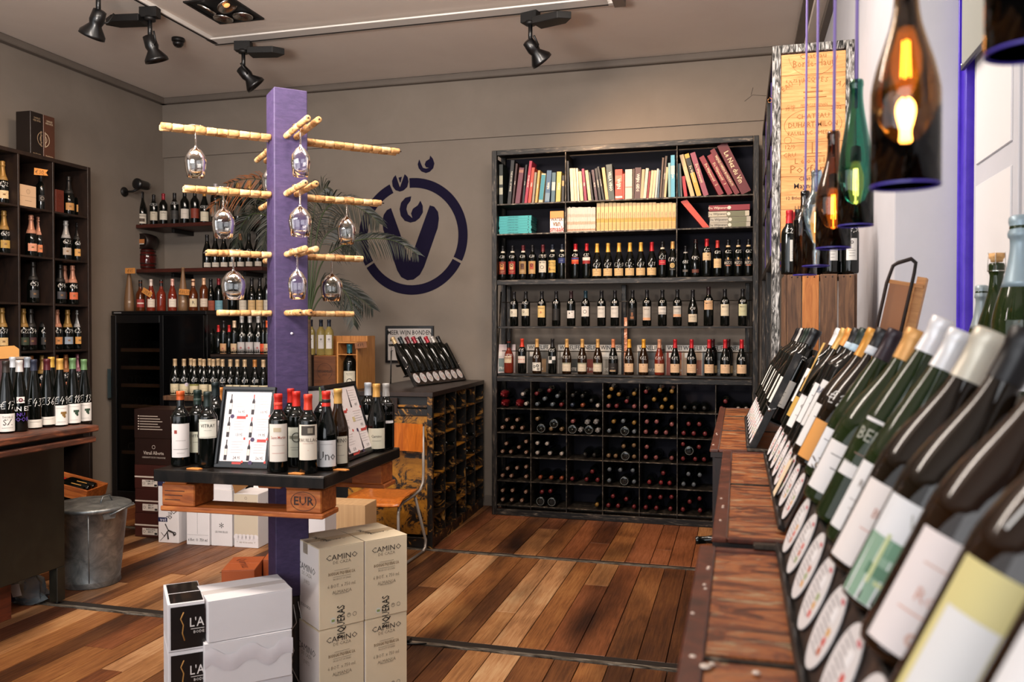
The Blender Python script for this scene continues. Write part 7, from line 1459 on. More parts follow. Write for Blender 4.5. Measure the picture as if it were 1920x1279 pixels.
db('back_panel', DX - 0.9, DY - 0.02, 0.22, DX - 0.02, DY - 0.002, 0.985, M_DESK)
MB().tube([(DX - 0.03, DY - 0.03, 0.0), (DX - 0.03, DY - 0.03, 0.02)], 0.012, M_BLACK, 10).obj('foot', dk); MB().tube([(DX - 0.87, DY - 0.03, 0.0), (DX - 0.87, DY - 0.03, 0.02)], 0.012, M_BLACK, 10).obj('foot', dk)
MB().box(DX - 0.95, 2.3, 1.045, DX + 0.37, 3.915, 1.08, M_SLAB).obj('top_plank', dk, bevel=0.006); MB().box(DX - 0.9, 2.3, 0.986, DX + 0.36, 3.905, 1.018, M_SLAB).obj('top_plank', dk, bevel=0.006); MB().box(DX - 0.9, 2.3, 1.018, DX + 0.30, 3.87, 1.045, M_BLACK).obj('core_board', dk)
GD_ = 'bottles on the plank-topped desk'
def dbot(px, py, label, **k):
    p = at(px, py, Z=1.08); a = math.atan2(-p.x, p.y); k.setdefault('kind', 'flute'); k.setdefault('s', 1.08)
    return bottle(T(p.x, p.y, 1.0805) @ Rz(a + 0.15), label, group=GD_, n=32, fine=True, pz=0.135, ph=0.042, **k)
grape = lambda c: (('r', 0.012, 0.012, 0.030, 0.012, c), ('o', 0.012, 0.002, 0.0, 0.009, c), ('o', 0.016, -0.008, 0.0, 0.006, c), ('l', 0.05, 0.036, '#7a7470'), ('l', 0.04, -0.034, '#8a8480'))
dbot(12, 812, 'black-capped bottle with white label at the left edge of the desk', cap='#2a2420', lab=(0.052, 0.082, 0.085, '#d2cdc6', (('t', 'THORLE', 0.010, 0.025, '#5a544e'), ('t', 'SZ', 0.03, 0.0, '#2a2624'), ('l', 0.05, -0.025, '#5a544e'))), price='E17')
t = dbot(37, 809, 'white-capped bottle with cream neck badge and violet writing', cap='#c4c0bd', lab=(0.155, 0.035, 0.03, '#cfc8c2', (('o', 0, 0, 0.004, 0.010, '#5a1a24'),)))
b = MB(); b.text('VAN E25', 0.024, M_CHALK, f=wrap('flute', 1.08, 0.12, 0, 0.0014), bold=0.01); b.text('NU', 0.02, mc('#5a3a9a'), f=wrap('flute', 1.08, 0.09, 0, 0.0014)); b.text('VOOR', 0.022, mc('#5a3a9a'), f=wrap('flute', 1.08, 0.065, 0, 0.0014)); b.obj('price_writing', t)
dbot(64, 804, 'navy-capped bottle with low white label priced 43', cap='#262a3a', lab=(0.028, 0.085, 0.04, '#cfc8bd', (('l', 0.05, 0.008, '#6a645c'),)), price='E43,')
dbot(89, 801, 'dark red-capped bottle with low white label priced 36', cap='#4a161c', lab=(0.035, 0.085, 0.04, '#cfc8bd', (('l', 0.05, 0.008, '#6a645c'),)), price='E36,')
dbot(113, 799, 'gold-capped bottle with brown grape label priced 49', cap='#b58a44', lab=(0.058, 0.085, 0.10, '#d3cec8', grape('#7a5a2a')), price='E49')
dbot(137, 796, 'left green-capped bottle with green grape label priced 18', cap='#5b7a50', lab=(0.06, 0.085, 0.10, '#d3cec8', grape('#243a2a')), price='E18')
dbot(158, 792, 'right green-capped bottle with green grape label at the desk corner', cap='#5b7a50', lab=(0.06, 0.085, 0.10, '#d3cec8', grape('#243a2a')), price='E13', s=1.05)
for px, c, nm in ((19, '#b9bcc0', 'silver'), (47, '#8a9098', 'blue-grey'), (92, '#b8903e', 'gold')):
    p = at(px, 790, Z=1.08); bottle(T(p.x, p.y + 0.02, 1.0805) @ Rz(0.8), nm + '-capped bottle in the second row on the desk', kind='flute', s=1.08, cap=c, lab=(0.16, 0.035, 0.03, '#cfc8c2', ()), group=GD_)
q = at(14, 690, D=4.95); t = thing('paper_bag', 'folded tan card over a maroon pouch behind the desk bottles', 'card', (q.x - 0.02, q.y + 0.0, 1.0805), 0.75)
b = MB(); b.box(-0.10, 0, 0, 0.10, 0.06, 0.36, mc('#3a1218', 0.6)); b.obj('pouch', t, bevel=0.01, label='maroon pouch'); b = MB(); b.prism([(-0.13, 0.355), (0.075, 0.368), (0.075, 0.42), (0.05, 0.44), (-0.13, 0.43)], 0, 0.004, mc('#b8813c', 0.7), T(0, -0.004, 0) @ Rx(PI / 2)); b.obj('tan_card', t, label='tan card')
MB().box(0.06, -0.012, 0.36, 0.12, -0.004, 0.374, mc('#8a7a6a', 0.4)).obj('clip', t)
# under the desk
MB_ = None
t = thing('wooden_chest_box', 'reddish wooden box under the desk at the left edge', 'box', (0, 0, 0)); A = at(22, 1120, Z=0.12)
MB().box(A.x - 0.6, A.y - 0.6, 0.0, A.x + 0.0, A.y + 0.0, 0.21, mn('reddish_wood', [(0.3, '#3a160b'), (0.7, '#6b2f18')], 5, (1, 1, 7), rough=0.5)).obj('box_body', t, bevel=0.004); MB().box(A.x - 0.6, A.y - 0.6, 0.2105, A.x + 0.008, A.y + 0.008, 0.218, M_REDWOOD).obj('lid', t, bevel=0.002)
q = at(50, 1128, Z=0.0); t = thing('plastic_bag', 'crumpled clear plastic bag with dark blue letters under the desk', 'bag', (q.x, q.y, 0.0))
bm = MB(); r = random.Random(8); pr = [(0.11, 0.002), (0.14, 0.03), (0.12, 0.08), (0.09, 0.13), (0.04, 0.17), (0.02, 0.19)]; n = 18; vs = []
for R, z in pr:
    for i in range(n): a = 2 * PI * i / n; k = R * r.uniform(0.7, 1.15); vs.append((k * math.cos(a), k * 0.8 * math.sin(a), max(0.001, z + r.uniform(-0.012, 0.012))))
fs = [(j * n + i, j * n + (i + 1) % n, (j + 1) * n + (i + 1) % n, (j + 1) * n + i) for j in range(len(pr) - 1) for i in range(n)]
bm.add(vs, fs, glassy('crinkled_plastic', '#7d8890', 0.7, 0.25, 1.2)); bm.obj('bag_film', t); bm = MB(); bm.text('ne', 0.07, mc('#141a38'), T(-0.01, -0.135, 0.07) @ Rz(0.3) @ Rx(PI / 2 + 0.1), bold=0.05); bm.prism([(0, 0), (0.05, 0.01), (0.035, 0.08), (-0.02, 0.07)], 0, 0.002, mc('#b9b0a8'), T(0.04, -0.135, 0.07) @ Rz(0.3) @ Rx(PI / 2)); bm.obj('bag_print', t)
# zinc bin
t = thing('zinc_bin', 'galvanised zinc bin with lid beside the dark desk', 'bin', (-3.99, 4.42, 0.0)); HB = 0.50
MB().lathe([(0.172, 0.0), (0.176, 0.006), (0.172, 0.03), (0.174, 0.034), (0.172, 0.04), (0.215, HB - 0.03), (0.219, HB - 0.028), (0.219, HB), (0.213, HB), (0.168, 0.03), (0.0, 0.025)], M_ZINC, 48).obj('bin_body', t)
MB().lathe([(0.224, HB - 0.02), (0.230, HB - 0.018), (0.232, HB + 0.004), (0.222, HB + 0.008), (0.19, HB + 0.012), (0.175, HB + 0.02), (0.10, HB + 0.028), (0, HB + 0.032)], M_ZINC, 48, T(0, 0, 0) @ Ry(0.02)).obj('lid', t)
for a in (-0.35, PI - 0.35):
    Mx = Rz(a); MB().prism([(-0.035, -0.03), (0.035, -0.03), (0.045, 0.0), (0.02, 0.02), (-0.02, 0.02), (-0.045, 0.0)], 0, 0.004, M_ZINC, Mx @ T(0.222, 0, HB - 0.035) @ Rz(PI / 2) @ Rx(PI / 2)).obj('handle_ear', t)
MB().tube([Rz(-0.35) @ Vector((0.232, 0.0, HB - 0.04)), Rz(-0.1) @ Vector((0.262, 0.0, HB - 0.012)), Rz(0.1) @ Vector((0.27, 0, HB + 0.0)), Rz(0.4) @ Vector((0.262, 0, HB - 0.005)), Rz(0.7) @ Vector((0.245, 0.0, HB - 0.012))], 0.006, M_ZINC, 8).obj('bail_handle', t)
MB().tube([(0.12, -0.05, HB + 0.022), (0.12, -0.03, HB + 0.06), (0.12, 0.03, HB + 0.06), (0.12, 0.05, HB + 0.022)], 0.005, M_ZINC, 8).obj('lid_grip', t)
MB().tube([Rz(-0.9) @ Vector((0.174, 0, 0.04)), Rz(-0.9) @ Vector((0.216, 0, HB - 0.03))], 0.003, M_ZINC, 6).obj('seam', t)
# tilted crate with bottles behind the bin
t = thing('small_crate', 'orange-brown open crate holding a few bottles behind the bin', 'crate', M=T(-5.25, 5.33, 0.40) @ Rz(0.25) @ Ry(0.25))
for a in ((0, -0.16, 0, 0.42, -0.145, 0.09), (0, 0.145, 0, 0.42, 0.16, 0.09), (0.405, -0.145, 0, 0.42, 0.145, 0.085), (0, -0.145, 0, 0.015, 0.145, 0.085), (0.015, -0.145, 0, 0.405, 0.145, 0.01)): MB().box(*a, M_PALLET).obj('crate_board', t, bevel=0.002)
for i, (c, lb) in enumerate(((RED, 'red-capped bottle lying in the small open crate'), (BLK, 'bottle with ochre label lying in the small open crate'), (BLK, 'dark bottle lying at the front of the small open crate'))):
    bottle(T(-5.25, 5.33, 0.40) @ Rz(0.25) @ Ry(0.25) @ T(0.36, 0.085 - 0.085 * i, 0.052) @ Ry(-PI / 2), lb, cap=c, lab=simple('#c08a3a', 0.1, 0.06, 0.08), group='bottles in the small crate')
t = thing('low_stand', 'dark low stand carrying the small open crate', 'stand', (-5.27, 5.14, 0)); MB().box(0.0, 0, 0, 0.46, 0.42, 0.02, M_BLACK).obj('stand_base', t); MB().box(0.0, 0, 0.02, 0.44, 0.42, 0.285, M_BLACK).obj('stand_body', t, bevel=0.003)

# ================================================================ WINE COOLER, WALL SHELVES, STEPPED STAND
wc = thing('wine_cooler', 'black wine cooler cabinet with a glass door and dim wooden shelves', 'wine cooler', (0, 0, 0))
KX0, KX1, KY, KZ = -5.61, -4.62, 6.50, 1.785
def kb(name, *a, bev=0.003, lab=None): return MB().box(*a).obj(name, wc, bevel=bev, label=lab)
SPL = at(306, 800, Y=KY).x
kb('side_wall', KX0, KY + 0.03, 0.03, KX0 + 0.03, 7.22, KZ, M_BLACKM); kb('side_wall', KX1 - 0.02, KY + 0.03, 0.03, KX1, 7.22, KZ, M_BLACKM); kb('top_cover', KX0 - 0.01, KY, KZ - 0.035, KX1 + 0.01, 7.24, KZ, M_BLACKM); kb('base', KX0, KY + 0.03, 0.0, KX1, 7.2, 0.05, M_BLACKM); kb('inner_back', KX0 + 0.03, 7.18, 0.05, KX1 - 0.02, 7.2, KZ - 0.04, M_BLACK)
b = MB()
for a in ((KX0 + 0.0, 0.05, KX0 + 0.055, KZ - 0.04), (SPL - 0.02, 0.05, SPL + 0.02, KZ - 0.04), (KX0 + 0.055, 0.05, SPL - 0.02, 0.12), (KX0 + 0.055, KZ - 0.11, SPL - 0.02, KZ - 0.04)): b.box(a[0], KY - 0.02, a[1], a[2], KY + 0.025, a[3], M_BLACKM)
d = b.obj('glass_door', wc, bevel=0.002); MB().box(KX0 + 0.055, KY - 0.004, 0.12, SPL - 0.02, KY + 0.002, KZ - 0.11, glassy('smoked_glass', '#8d9196', 1.0, 0.0, 1.3)).obj('pane', d); MB().box(KX0 - 0.02, KY - 0.045, 0.98, KX0 - 0.002, KY - 0.02, 1.25, mc('#4a5a60', 0.3, 0.5)).obj('handle', d)
kb('solid_door', SPL + 0.022, KY - 0.02, 0.05, KX1, KY + 0.025, KZ - 0.04, mc('#060607', 0.15)); MB().box(KX0 + 0.02, KY - 0.003, KZ - 0.022, KX0 + 0.10, KY - 0.0005, KZ - 0.01, mc('#6a6a6c')).obj('badge', wc)
zs_ = [at(262, y, Y=KY + 0.1).z for y in (654, 687, 720, 759, 799, 845)]
LK = MB()
for i, z in enumerate(zs_):
    kb('wire_shelf', KX0 + 0.06, KY + 0.06, z - 0.02, SPL - 0.03, 7.1, z + 0.0, M_BLACK); MB().box(KX0 + 0.06, KY + 0.04, z - 0.026, SPL - 0.03, KY + 0.058, z + 0.006, mc('#9a6a48', 0.5)).obj('shelf_front', wc)
    for k in range(4): LK.lathe([(0, 0.004)] + PROF['bordeaux'], GL['dark'], 12, T(KX0 + 0.12 + k * 0.095 + 0.01 * (i % 2), KY + 0.08, z + 0.041) @ Rx(-PI / 2)); LK.ring(0.029, 0.032, 0, mc('#4d5250', 0.2), n=16, M=T(KX0 + 0.12 + k * 0.095 + 0.01 * (i % 2), KY + 0.0795, z + 0.041) @ Rx(-PI / 2))
lk = stuff(LK.obj('cooler_bottles')); tag(lk, 'dim bottles lying base-out behind the glass of the wine cooler', 'bottles')
GK = 'bottles on top of the wine cooler'
def sbot(px, z, y, label, grp, **k):
    p = at(px, 500, Y=y); a = math.atan2(-p.x, p.y); return bottle(T(p.x, y, z + 0.0005) @ Rz(a), label, group=grp, **k)
KT = [(242, 'skittle', 'frost', None, None, 'frosted brown skittle bottle with orange price card, leftmost on the cooler'), (263, 'spirit', 'amber', BLK, '#8c2a24', 'spirit bottle with red and white label on the cooler'), (283, 'burgundy', 'rose', '#c9b9b0', '#cdbfb0', 'rose bottle with white label on the cooler'), (302, 'spirit', 'rose', BLK, None, 'round facetted rose bottle on the cooler'),
      (323, 'burgundy', 'rose', '#cf9d90', '#cfc4b8', 'rose bottle with sketched white label on the cooler'), (343, 'skittle', 'frost', None, None, 'second frosted skittle bottle with a price card on the cooler'), (362, 'spirit', 'amber', '#c9a080', '#c2b494', 'bottle with letter R label on the cooler'), (382, 'bordeaux', 'amber', '#c9a080', '#b9aa9c', 'tall bottle with big grey label, right end of the cooler top')]
for px, kd, gl, cp, pc, nm in KT:
    lb = None
    if pc: lb = (0.075, 0.07, 0.075, pc, (('t', 'R', 0.034, 0.0, '#2a2420'),) if 'letter R' in nm else (('r', 0, 0.0, 0.06, 0.012, '#d0c4bc'), ('l', 0.04, 0.02, '#3a2020')) if 'red and' in nm else (('l', 0.05, 0.015, INKC), ('l', 0.03, -0.01, INKC)))
    elif kd == 'skittle': lb = (0.09, 0.04, 0.03, '#7d6248', (('o', 0, 0, 0.004, 0.009, '#cfc4b8'),))
    sbot(px, KZ, 6.66, nm, GK, kind=kd, glass=gl, cap=cp, lab=lb, s=0.98 if kd == 'skittle' else 1.0)
    if kd == 'skittle' or px == 263:
        p = at(px + (2 if px != 263 else 12), 500, Y=6.60); zz = KZ + {242: 0.375, 263: 0.17, 343: 0.17}[px]
        t = thing('price_card', 'orange handwritten price card on the %s bottle of the cooler top' % {242: 'leftmost frosted', 263: 'red and white labelled', 343: 'second frosted'}[px], 'price card', M=T(p.x, 6.60, zz) @ Ry({242: 0, 263: 0.5, 343: 0.08}[px]))
        b = MB(); b.box(-0.055, -0.001, -0.022, 0.055, 0.001, 0.03, mc('#bf7f3c', 0.7)); strokes(b, lambda u, v: (u, -0.0015, v + 0.004), {242: 'E45', 263: '20,8', 343: 'E64,50'}[px], 0.03, M_INK, 0.003); b.obj('card', t); MB().tube([(0, 0.001, 0), (0, 0.03, 0.0)], 0.001, M_INK, 5).obj('string', t)
# red-brown wall shelves
XS0 = XL + 0.01
for i, (z, x0, x1, y0, nm) in enumerate(((2.632, XS0, at(396, 420, Y=6.9).x, 6.87, 'upper dark red wooden wall shelf in the corner'), (2.200, XS0, at(494, 500, Y=6.9).x, 6.87, 'middle dark red wooden wall shelf with barrels and dark bottles'), (1.786, at(386, 590, Y=6.9).x, at(507, 590, Y=6.9).x, 6.87, 'short lower dark red shelf right of the cooler'))):
    if i == 0: x1 = at(500, 420, Y=6.9).x
    t = thing('wall_shelf', nm, 'shelf', (0, 0, 0)); MB().box(x0, y0, z - 0.035, x1, YB - 0.002, z, M_REDWOOD).obj('shelf_board', t, bevel=0.003)
    for f in (0.22, 0.8): MB().box(x0 + (x1 - x0) * f, y0 + 0.12, z - 0.075, x0 + (x1 - x0) * f + 0.03, YB - 0.002, z - 0.036, M_BLACK).obj('bracket', t, bevel=0.002)
GS1 = 'bottles on the upper wall shelf'
S1 = [(267, 'burgundy', BLK, '#c9bfb0', 'big cream label with car picture, leftmost', 1.12, 'VERRANO'), (289, 'bordeaux', BLK, '#c4b9a4', 'cream script label, second', 1.0, 'Kali'), (307, 'bordeaux', '#8c1c28', '#cbc2b2', 'high cream label and red capsule, third', 1.02, 'Caillard'), (328, 'bordeaux', BLK, '#2c2a28', 'black label, fourth', 1.02, None), (347, 'bordeaux', BLK, '#c9bfb4', 'small pinkish label, fifth', 1.1, None), (366, 'bordeaux', '#15120f', '#7a2c18', 'long copper-red label, sixth', 1.1, None),
      (384, 'burgundy', '#a8752e', '#c9bfa8', 'low cream label, seventh', 1.08, None), (405, 'bordeaux', '#b0a8a8', '#8c8478', 'pale grey capsule behind the cork arm', 1.25, None), (425, 'bordeaux', BLK, '#6a6258', 'black capsule behind the palm', 1.12, None), (447, 'champagne', '#b98d45', '#5a5248', 'gold foil behind the palm, left', 1.12, None), (468, 'champagne', '#bd9348', '#5a5248', 'gold foil behind the palm, right', 1.16, None), (491, 'champagne', '#2a2c34', '#5a5248', 'dark foil beside the post', 1.16, None)]
for px, kd, cp, pc, nm, s, wd in S1:
    sbot(px, 2.632, 6.98, 'bottle with ' + nm + ' on the upper wall shelf', GS1, kind=kd, cap=cp, s=s, lab=(0.09 if kd != 'burgundy' else 0.06, 0.078, 0.085, pc, ((('t', wd, 0.014, 0.024, '#2a2420'),) if wd else ()) + ((('r', 0, -0.012, 0.045, 0.028, '#4a3a2c'),) if wd == 'VERRANO' else (('l', 0.04, 0.0, '#6a5a4a'),))), price='E28,50' if px in (289, 328, 384) else None)
for i, px in enumerate((388.5, 404, 420, 436, 451, 467, 484)):
    sbot(px, 2.200, 6.98, 'dark sloping bottle with small white label, %s of seven on the middle shelf' % ORD[i + 1], 'dark sloping bottles on the middle wall shelf', kind='burgundy', cap=BLK if i != 4 else '#a8683a', s=1.08, lab=(0.03, 0.06, 0.04, '#b9b0a4', (('l', 0.04, 0.0, INKC),)), price='E26')
S3 = [(395, 'burgundy', 'dark', BLK, '#b5604a', 'orange striped label, first'), (410, 'bordeaux', 'dark', '#7a1420', '#6a98a8', 'blue and white label, second'), (436, 'spirit', 'dark', BLK, None, 'squat dark shape behind the glass, third'), (455, 'bordeaux', 'dark', BLK, '#b9b0a0', 'grey label, fourth'), (472, 'burgundy', 'dark', BLK, '#b89868', 'left tan label, fifth'), (487, 'burgundy', 'dark', BLK, '#b89868', 'right tan label, sixth'), (501, 'bordeaux', 'dark', BLK, '#b9b0a0', 'half hidden by the post, last')]
for px, kd, gl, cp, pc, nm in S3:
    sbot(px, 1.786, 6.98, 'bottle with ' + nm + ' on the short lower shelf', 'bottles on the short lower shelf', kind=kd, glass=gl, cap=cp, s=1.05, lab=(0.055, 0.075, 0.09, pc, (('l', 0.04, 0.02, INKC), ('l', 0.05, -0.01, INKC))) if pc else None)
# barrels
p = at(276, 500, Y=7.02); t = thing('glass_barrel', 'standing glass and dark wood barrel with red content on the middle shelf', 'barrel', (p.x, 7.02, 2.2005))
MB().lathe([(0.068, 0.0), (0.072, 0.004), (0.082, 0.05), (0.086, 0.10), (0.082, 0.15), (0.072, 0.198), (0.068, 0.2), (0, 0.2)], glassy('barrel_glass', '#4a1410', 0.2, 0.08), 28).obj('barrel_body', t)
for z in (0.02, 0.055, 0.14, 0.178): MB().lathe([(rr, z + dz) for rr, dz in ((0.074 + 0.012 * (1 - abs(z - 0.1) / 0.1), 0), (0.0785 + 0.012 * (1 - abs(z - 0.1) / 0.1), 0.001), (0.0785 + 0.012 * (1 - abs(z - 0.1) / 0.1), 0.011), (0.074 + 0.012 * (1 - abs(z - 0.1) / 0.1), 0.012))], mc('#2a211c', 0.4, 0.5), 28).obj('hoop', t)
p = at(270, 440, Y=6.98); t = thing('small_barrel', 'small dark barrel lying on the glass barrel, end with orange card', 'barrel', M=T(p.x, 6.93, 2.4795) @ Rx(-PI / 2))
MB().lathe([(0.0, 0.006), (0.066, 0.006), (0.068, 0.0), (0.074, 0.0), (0.082, 0.06), (0.082, 0.12), (0.074, 0.18), (0, 0.18)], mn('black_barrel_wood', [(0.3, '#0f0a09'), (0.7, '#261916')], 8, rough=0.4), 28).obj('barrel_body', t)
MB().box(-0.05, -0.018, -0.001, 0.045, 0.022, 0.0005, mc('#a86a3a', 0.6)).obj('card', t); MB().box(-0.045, 0.024, -0.001, 0.04, 0.032, 0.0004, mc('#cfc9c0')).obj('card_edge', t)
# wall bracket lamp
p = at(240, 357, X=XL + 0.2); t = thing('wall_bracket_lamp', 'black round-headed bracket lamp on the left wall above the corner shelf', 'wall lamp', (XL + 0.002, 6.72, at(240, 357, X=XL + 0.1).z))
MB().lathe([(0.045, 0), (0.045, 0.012), (0.0, 0.014)], M_BLACK, 24, Ry(PI / 2)).obj('wall_plate', t); MB().tube([(0.01, 0, 0), (0.10, 0, 0.0), (0.16, 0.02, 0.03)], 0.011, M_BLACK, 10).obj('arm', t)
MB().lathe([(0.035, -0.06), (0.042, -0.055), (0.045, 0.05), (0.052, 0.055), (0.052, 0.075), (0.03, 0.085), (0, 0.088)], M_BLACKM, 24, T(0.19, 0.02, 0.06) @ Rx(PI / 2)).obj('lamp_head', t); MB().lathe([(0.034, 0), (0.036, 0.05), (0, 0.052)], mc('#8a857e', 0.4), 20, T(0.19, 0.05, 0.06) @ Rx(-PI / 2) ).obj('grey_cap', t)
# stepped display stand
yl, yu = 6.22, 6.62; zl = at(380, 742, Y=yl).z; zu = at(440, 664, Y=yu).z
st = thing('stepped_stand', 'dark stepped stand with two rows of bottles between cooler and post', 'stand', (0, 0, 0))
sx0, sx1 = KX1 + 0.03, -3.60; sx0l = at(318, 745, Y=yl).x
MB().box(sx0, yu - 0.09, zu - 0.025, sx1, yu + 0.30, zu, M_UF).obj('upper_step', st, bevel=0.003); MB().box(sx0, yu - 0.08, 0.0, sx1, yu + 0.28, zu - 0.026, M_BLACK).obj('stand_body', st)
MB().box(sx0l, yl - 0.09, zl - 0.04, sx1, 6.465, zl, M_CRATE).obj('lower_step', st, bevel=0.004, label='rough wooden lower step'); MB().box(sx0l + 0.03, yl - 0.05, 0, sx1 - 0.02, 6.46, zl - 0.041, M_BLACK).obj('stand_body', st)
LW = [(327, '', 'E39'), (344, ' and round sticker', 'E52'), (363, ' with olive top', 'E13'), (381, '', 'E22'), (399, '', 'E20'), (416.5, '', 'E12'), (431, '', 'E15'), (444, '', None), (458, '', 'E19'), (477, '', 'E18'), (493, '', None)]
for i, (px, ex, pr) in enumerate(LW):
    lb = (0.05, 0.088, 0.09, '#cbbf9f', (('l', 0.05, 0.01, '#6a5c3c'), ('l', 0.03, -0.01, '#6a5c3c'))) if i != 5 else (0.055, 0.085, 0.12, '#cfc8c0', (('t', 'WOLF', 0.022, -0.005, '#2a2624'), ('r', 0, 0.035, 0.03, 0.014, '#1a1716'), ('r', 0, -0.055, 0.08, 0.003, '#a02a24')))
    if i == 2: lb = (0.05, 0.088, 0.09, '#cbbf9f', (('r', 0, 0.038, 0.086, 0.013, '#7c7a34'), ('l', 0.04, 0.0, '#6a5c3c')))
    if i == 1: lb = (0.05, 0.088, 0.09, '#cbbf9f', (('o', 0.02, 0.04, 0.0, 0.016, '#cfc4d0'), ('l', 0.04, 0.0, '#6a5c3c')))
    sbot(px, zl, yl, 'tan-banded bottle%s, %s from left on the lower step' % (ex if i != 5 else ' lettered WOLF', ORD[i + 1]), 'bottles on the lower step', kind='burgundy', cap='#b39a78' if i != 9 else '#a8703a', caplen=0.06, s=1.05, lab=lb, price=pr, pz=0.13, ph=0.03)
for i, px in enumerate((357, 374, 392, 408)):
    sbot(px, zl, yl + 0.13, 'tan-banded bottle in the second row of the lower step, %s from left' % ORD[i + 1], 'bottles on the lower step', kind='burgundy', cap='#b39a78', caplen=0.06, s=1.05)
UW = [(394, 'burgundy', BLK, None, 'faint dark bottle'), (409, 'flute', '#b01c1c', None, 'bright red-capped bottle'), (419, 'bordeaux', BLK, '#b58a62', 'tan-labelled bottle'), (429, 'flute', '#b01c1c', None, 'second bright red-capped bottle'), (439, 'bordeaux', '#c9b094', '#b9a080', 'cream-capped bottle'), (453, 'burgundy', '#9a9896', '#a8a4a4', 'silver-capped bottle with domed silver label, first'), (468, 'burgundy', '#9a9896', '#a8a4a4', 'silver-capped bottle with domed silver label, second'), (484, 'burgundy', '#9a9896', '#a8a4a4', 'silver-capped bottle with domed silver label, third'), (494, 'bordeaux', BLK, '#c2451f', 'bottle with bright orange label'), (501, 'bordeaux', '#c8552a', '#b9a080', 'orange-capped bottle beside the post')]
for px, kd, cp, pc, nm in UW:
    sbot(px, zu, yu, nm + ' on the upper step', 'bottles on the upper step', kind=kd, cap=cp, caplen=0.06, s=1.15 if kd == 'burgundy' else 1.0 if kd != 'flute' else 0.75, lab=(0.05, 0.08, 0.09, pc, (('o', -0.01, 0.0, 0.003, 0.008, '#8a3a3a'), ('l', 0.04, -0.02, INKC))) if pc else None, price='E18' if px > 450 and px < 490 else None, pz=0.15)

# ================================================================ RIGHT OF THE POST: WINE-BOX GROUP
cs = thing('display_counter', 'dark counter behind the post carrying wooden wine boxes', 'counter', (0, 0, 0)); cz0 = 1.02
MB().box(-3.55, 6.47, cz0 - 0.03, -2.96, 7.25, cz0, M_UF).obj('counter_top', cs, bevel=0.003); MB().box(-3.53, 6.48, 0, -2.98, 7.22, cz0 - 0.031, M_BLACK).obj('counter_body', cs)
Yc = 6.72; q0, q1 = at(585, 640, Y=Yc).x, at(681, 640, Y=Yc).x; ztop = at(640, 630, Y=Yc).z
wb_ = thing('pine_crate', 'tall pine crate standing behind the small wine boxes', 'crate', (0, 0, 0))
zn = 6
for i in range(zn): MB().box(q0 + (q1 - q0) * i / zn, Yc + 0.09, cz0 + 0.001, q0 + (q1 - q0) * (i + 1) / zn - 0.002, Yc + 0.105, ztop, M_PINEZ).obj('board', wb_, bevel=0.001)
MB().box(q0, Yc + 0.106, cz0 + 0.001, q0 + 0.015, Yc + 0.25, ztop, M_PINEZ).obj('side_board', wb_); MB().box(q1 - 0.017, Yc + 0.106, cz0 + 0.001, q1 - 0.002, Yc + 0.25, ztop, M_PINEZ).obj('side_board', wb_)
a0, a1 = at(631.5, 640, Y=Yc - 0.12).x, at(670, 640, Y=Yc - 0.12).x; za = at(650, 641, Y=Yc - 0.12).z
bx = thing('magnum_box', 'open upright pine box holding a magnum bottle', 'box', (0, 0, 0))
for a in ((a0, Yc - 0.12, cz0 + 0.001, a0 + 0.012, Yc + 0.08, za), (a1 - 0.012, Yc - 0.12, cz0 + 0.001, a1, Yc + 0.08, za), (a0 + 0.012, Yc - 0.12, za - 0.012, a1 - 0.012, Yc + 0.08, za), (a0 + 0.012, Yc + 0.07, cz0 + 0.001, a1 - 0.012, Yc + 0.08, za - 0.012), (a0 + 0.012, Yc - 0.12, za - 0.115, a1 - 0.012, Yc - 0.02, za - 0.108)):
    MB().box(*a, M_PINEZ).obj('box_board', bx, bevel=0.001)
bottle(T((a0 + a1) / 2, Yc - 0.02 - 0.05, cz0 + 0.002) @ Rz(0.4), 'magnum with teal capsule and ring emblem label in the pine box', kind='bordeaux', s=1.55, cap='#21606c', caplen=0.075, lab=(0.10, 0.072, 0.10, '#c9c2ae', (('o', 0, -0.008, 0.013, 0.017, '#1a1716'), ('t', 'NOVO', 0.010, 0.034, '#4a443c'), ('l', 0.03, 0.026, '#8a8474'))), group='wine bottles')
p = at(676, 648, Y=Yc - 0.14); t = thing('price_card', 'brown handwritten card tilted on the corner of the magnum box', 'price card', M=T(p.x, Yc - 0.135, p.z) @ Ry(-0.12)); b = MB(); b.box(-0.055, -0.001, -0.022, 0.055, 0.001, 0.03, mc('#8a5a3a', 0.7)); strokes(b, lambda u, v: (u, -0.0015, v + 0.006), 'E89,', 0.028, M_INK, 0.003); b.obj('card', t); MB().tube([(-0.04, 0.001, -0.0), (-0.05, 0.014, -0.01)], 0.001, M_INK, 5).obj('string', t)
c0, c1 = at(583, 640, Y=Yc - 0.1).x, at(630, 640, Y=Yc - 0.1).x; zc1 = at(600, 667, Y=Yc - 0.1).z
t = thing('stamped_box', 'brown wooden wine box with round stamped emblem beside the magnum box', 'box', (0, 0, 0)); MB().box(c0, Yc - 0.10, cz0 + 0.001, c1 - 0.002, Yc + 0.085, zc1, M_PINEZ).obj('box_body', t, bevel=0.002)
MB().box(c0 + 0.03, Yc - 0.108, cz0 + 0.09, c1 - 0.002, Yc - 0.101, zc1 - 0.002, mn('stained_brown_lid', [(0.3, '#4a2814'), (0.7, '#6d4022')], 5, (1, 8, 8), rough=0.6)).obj('lid', t, bevel=0.001)
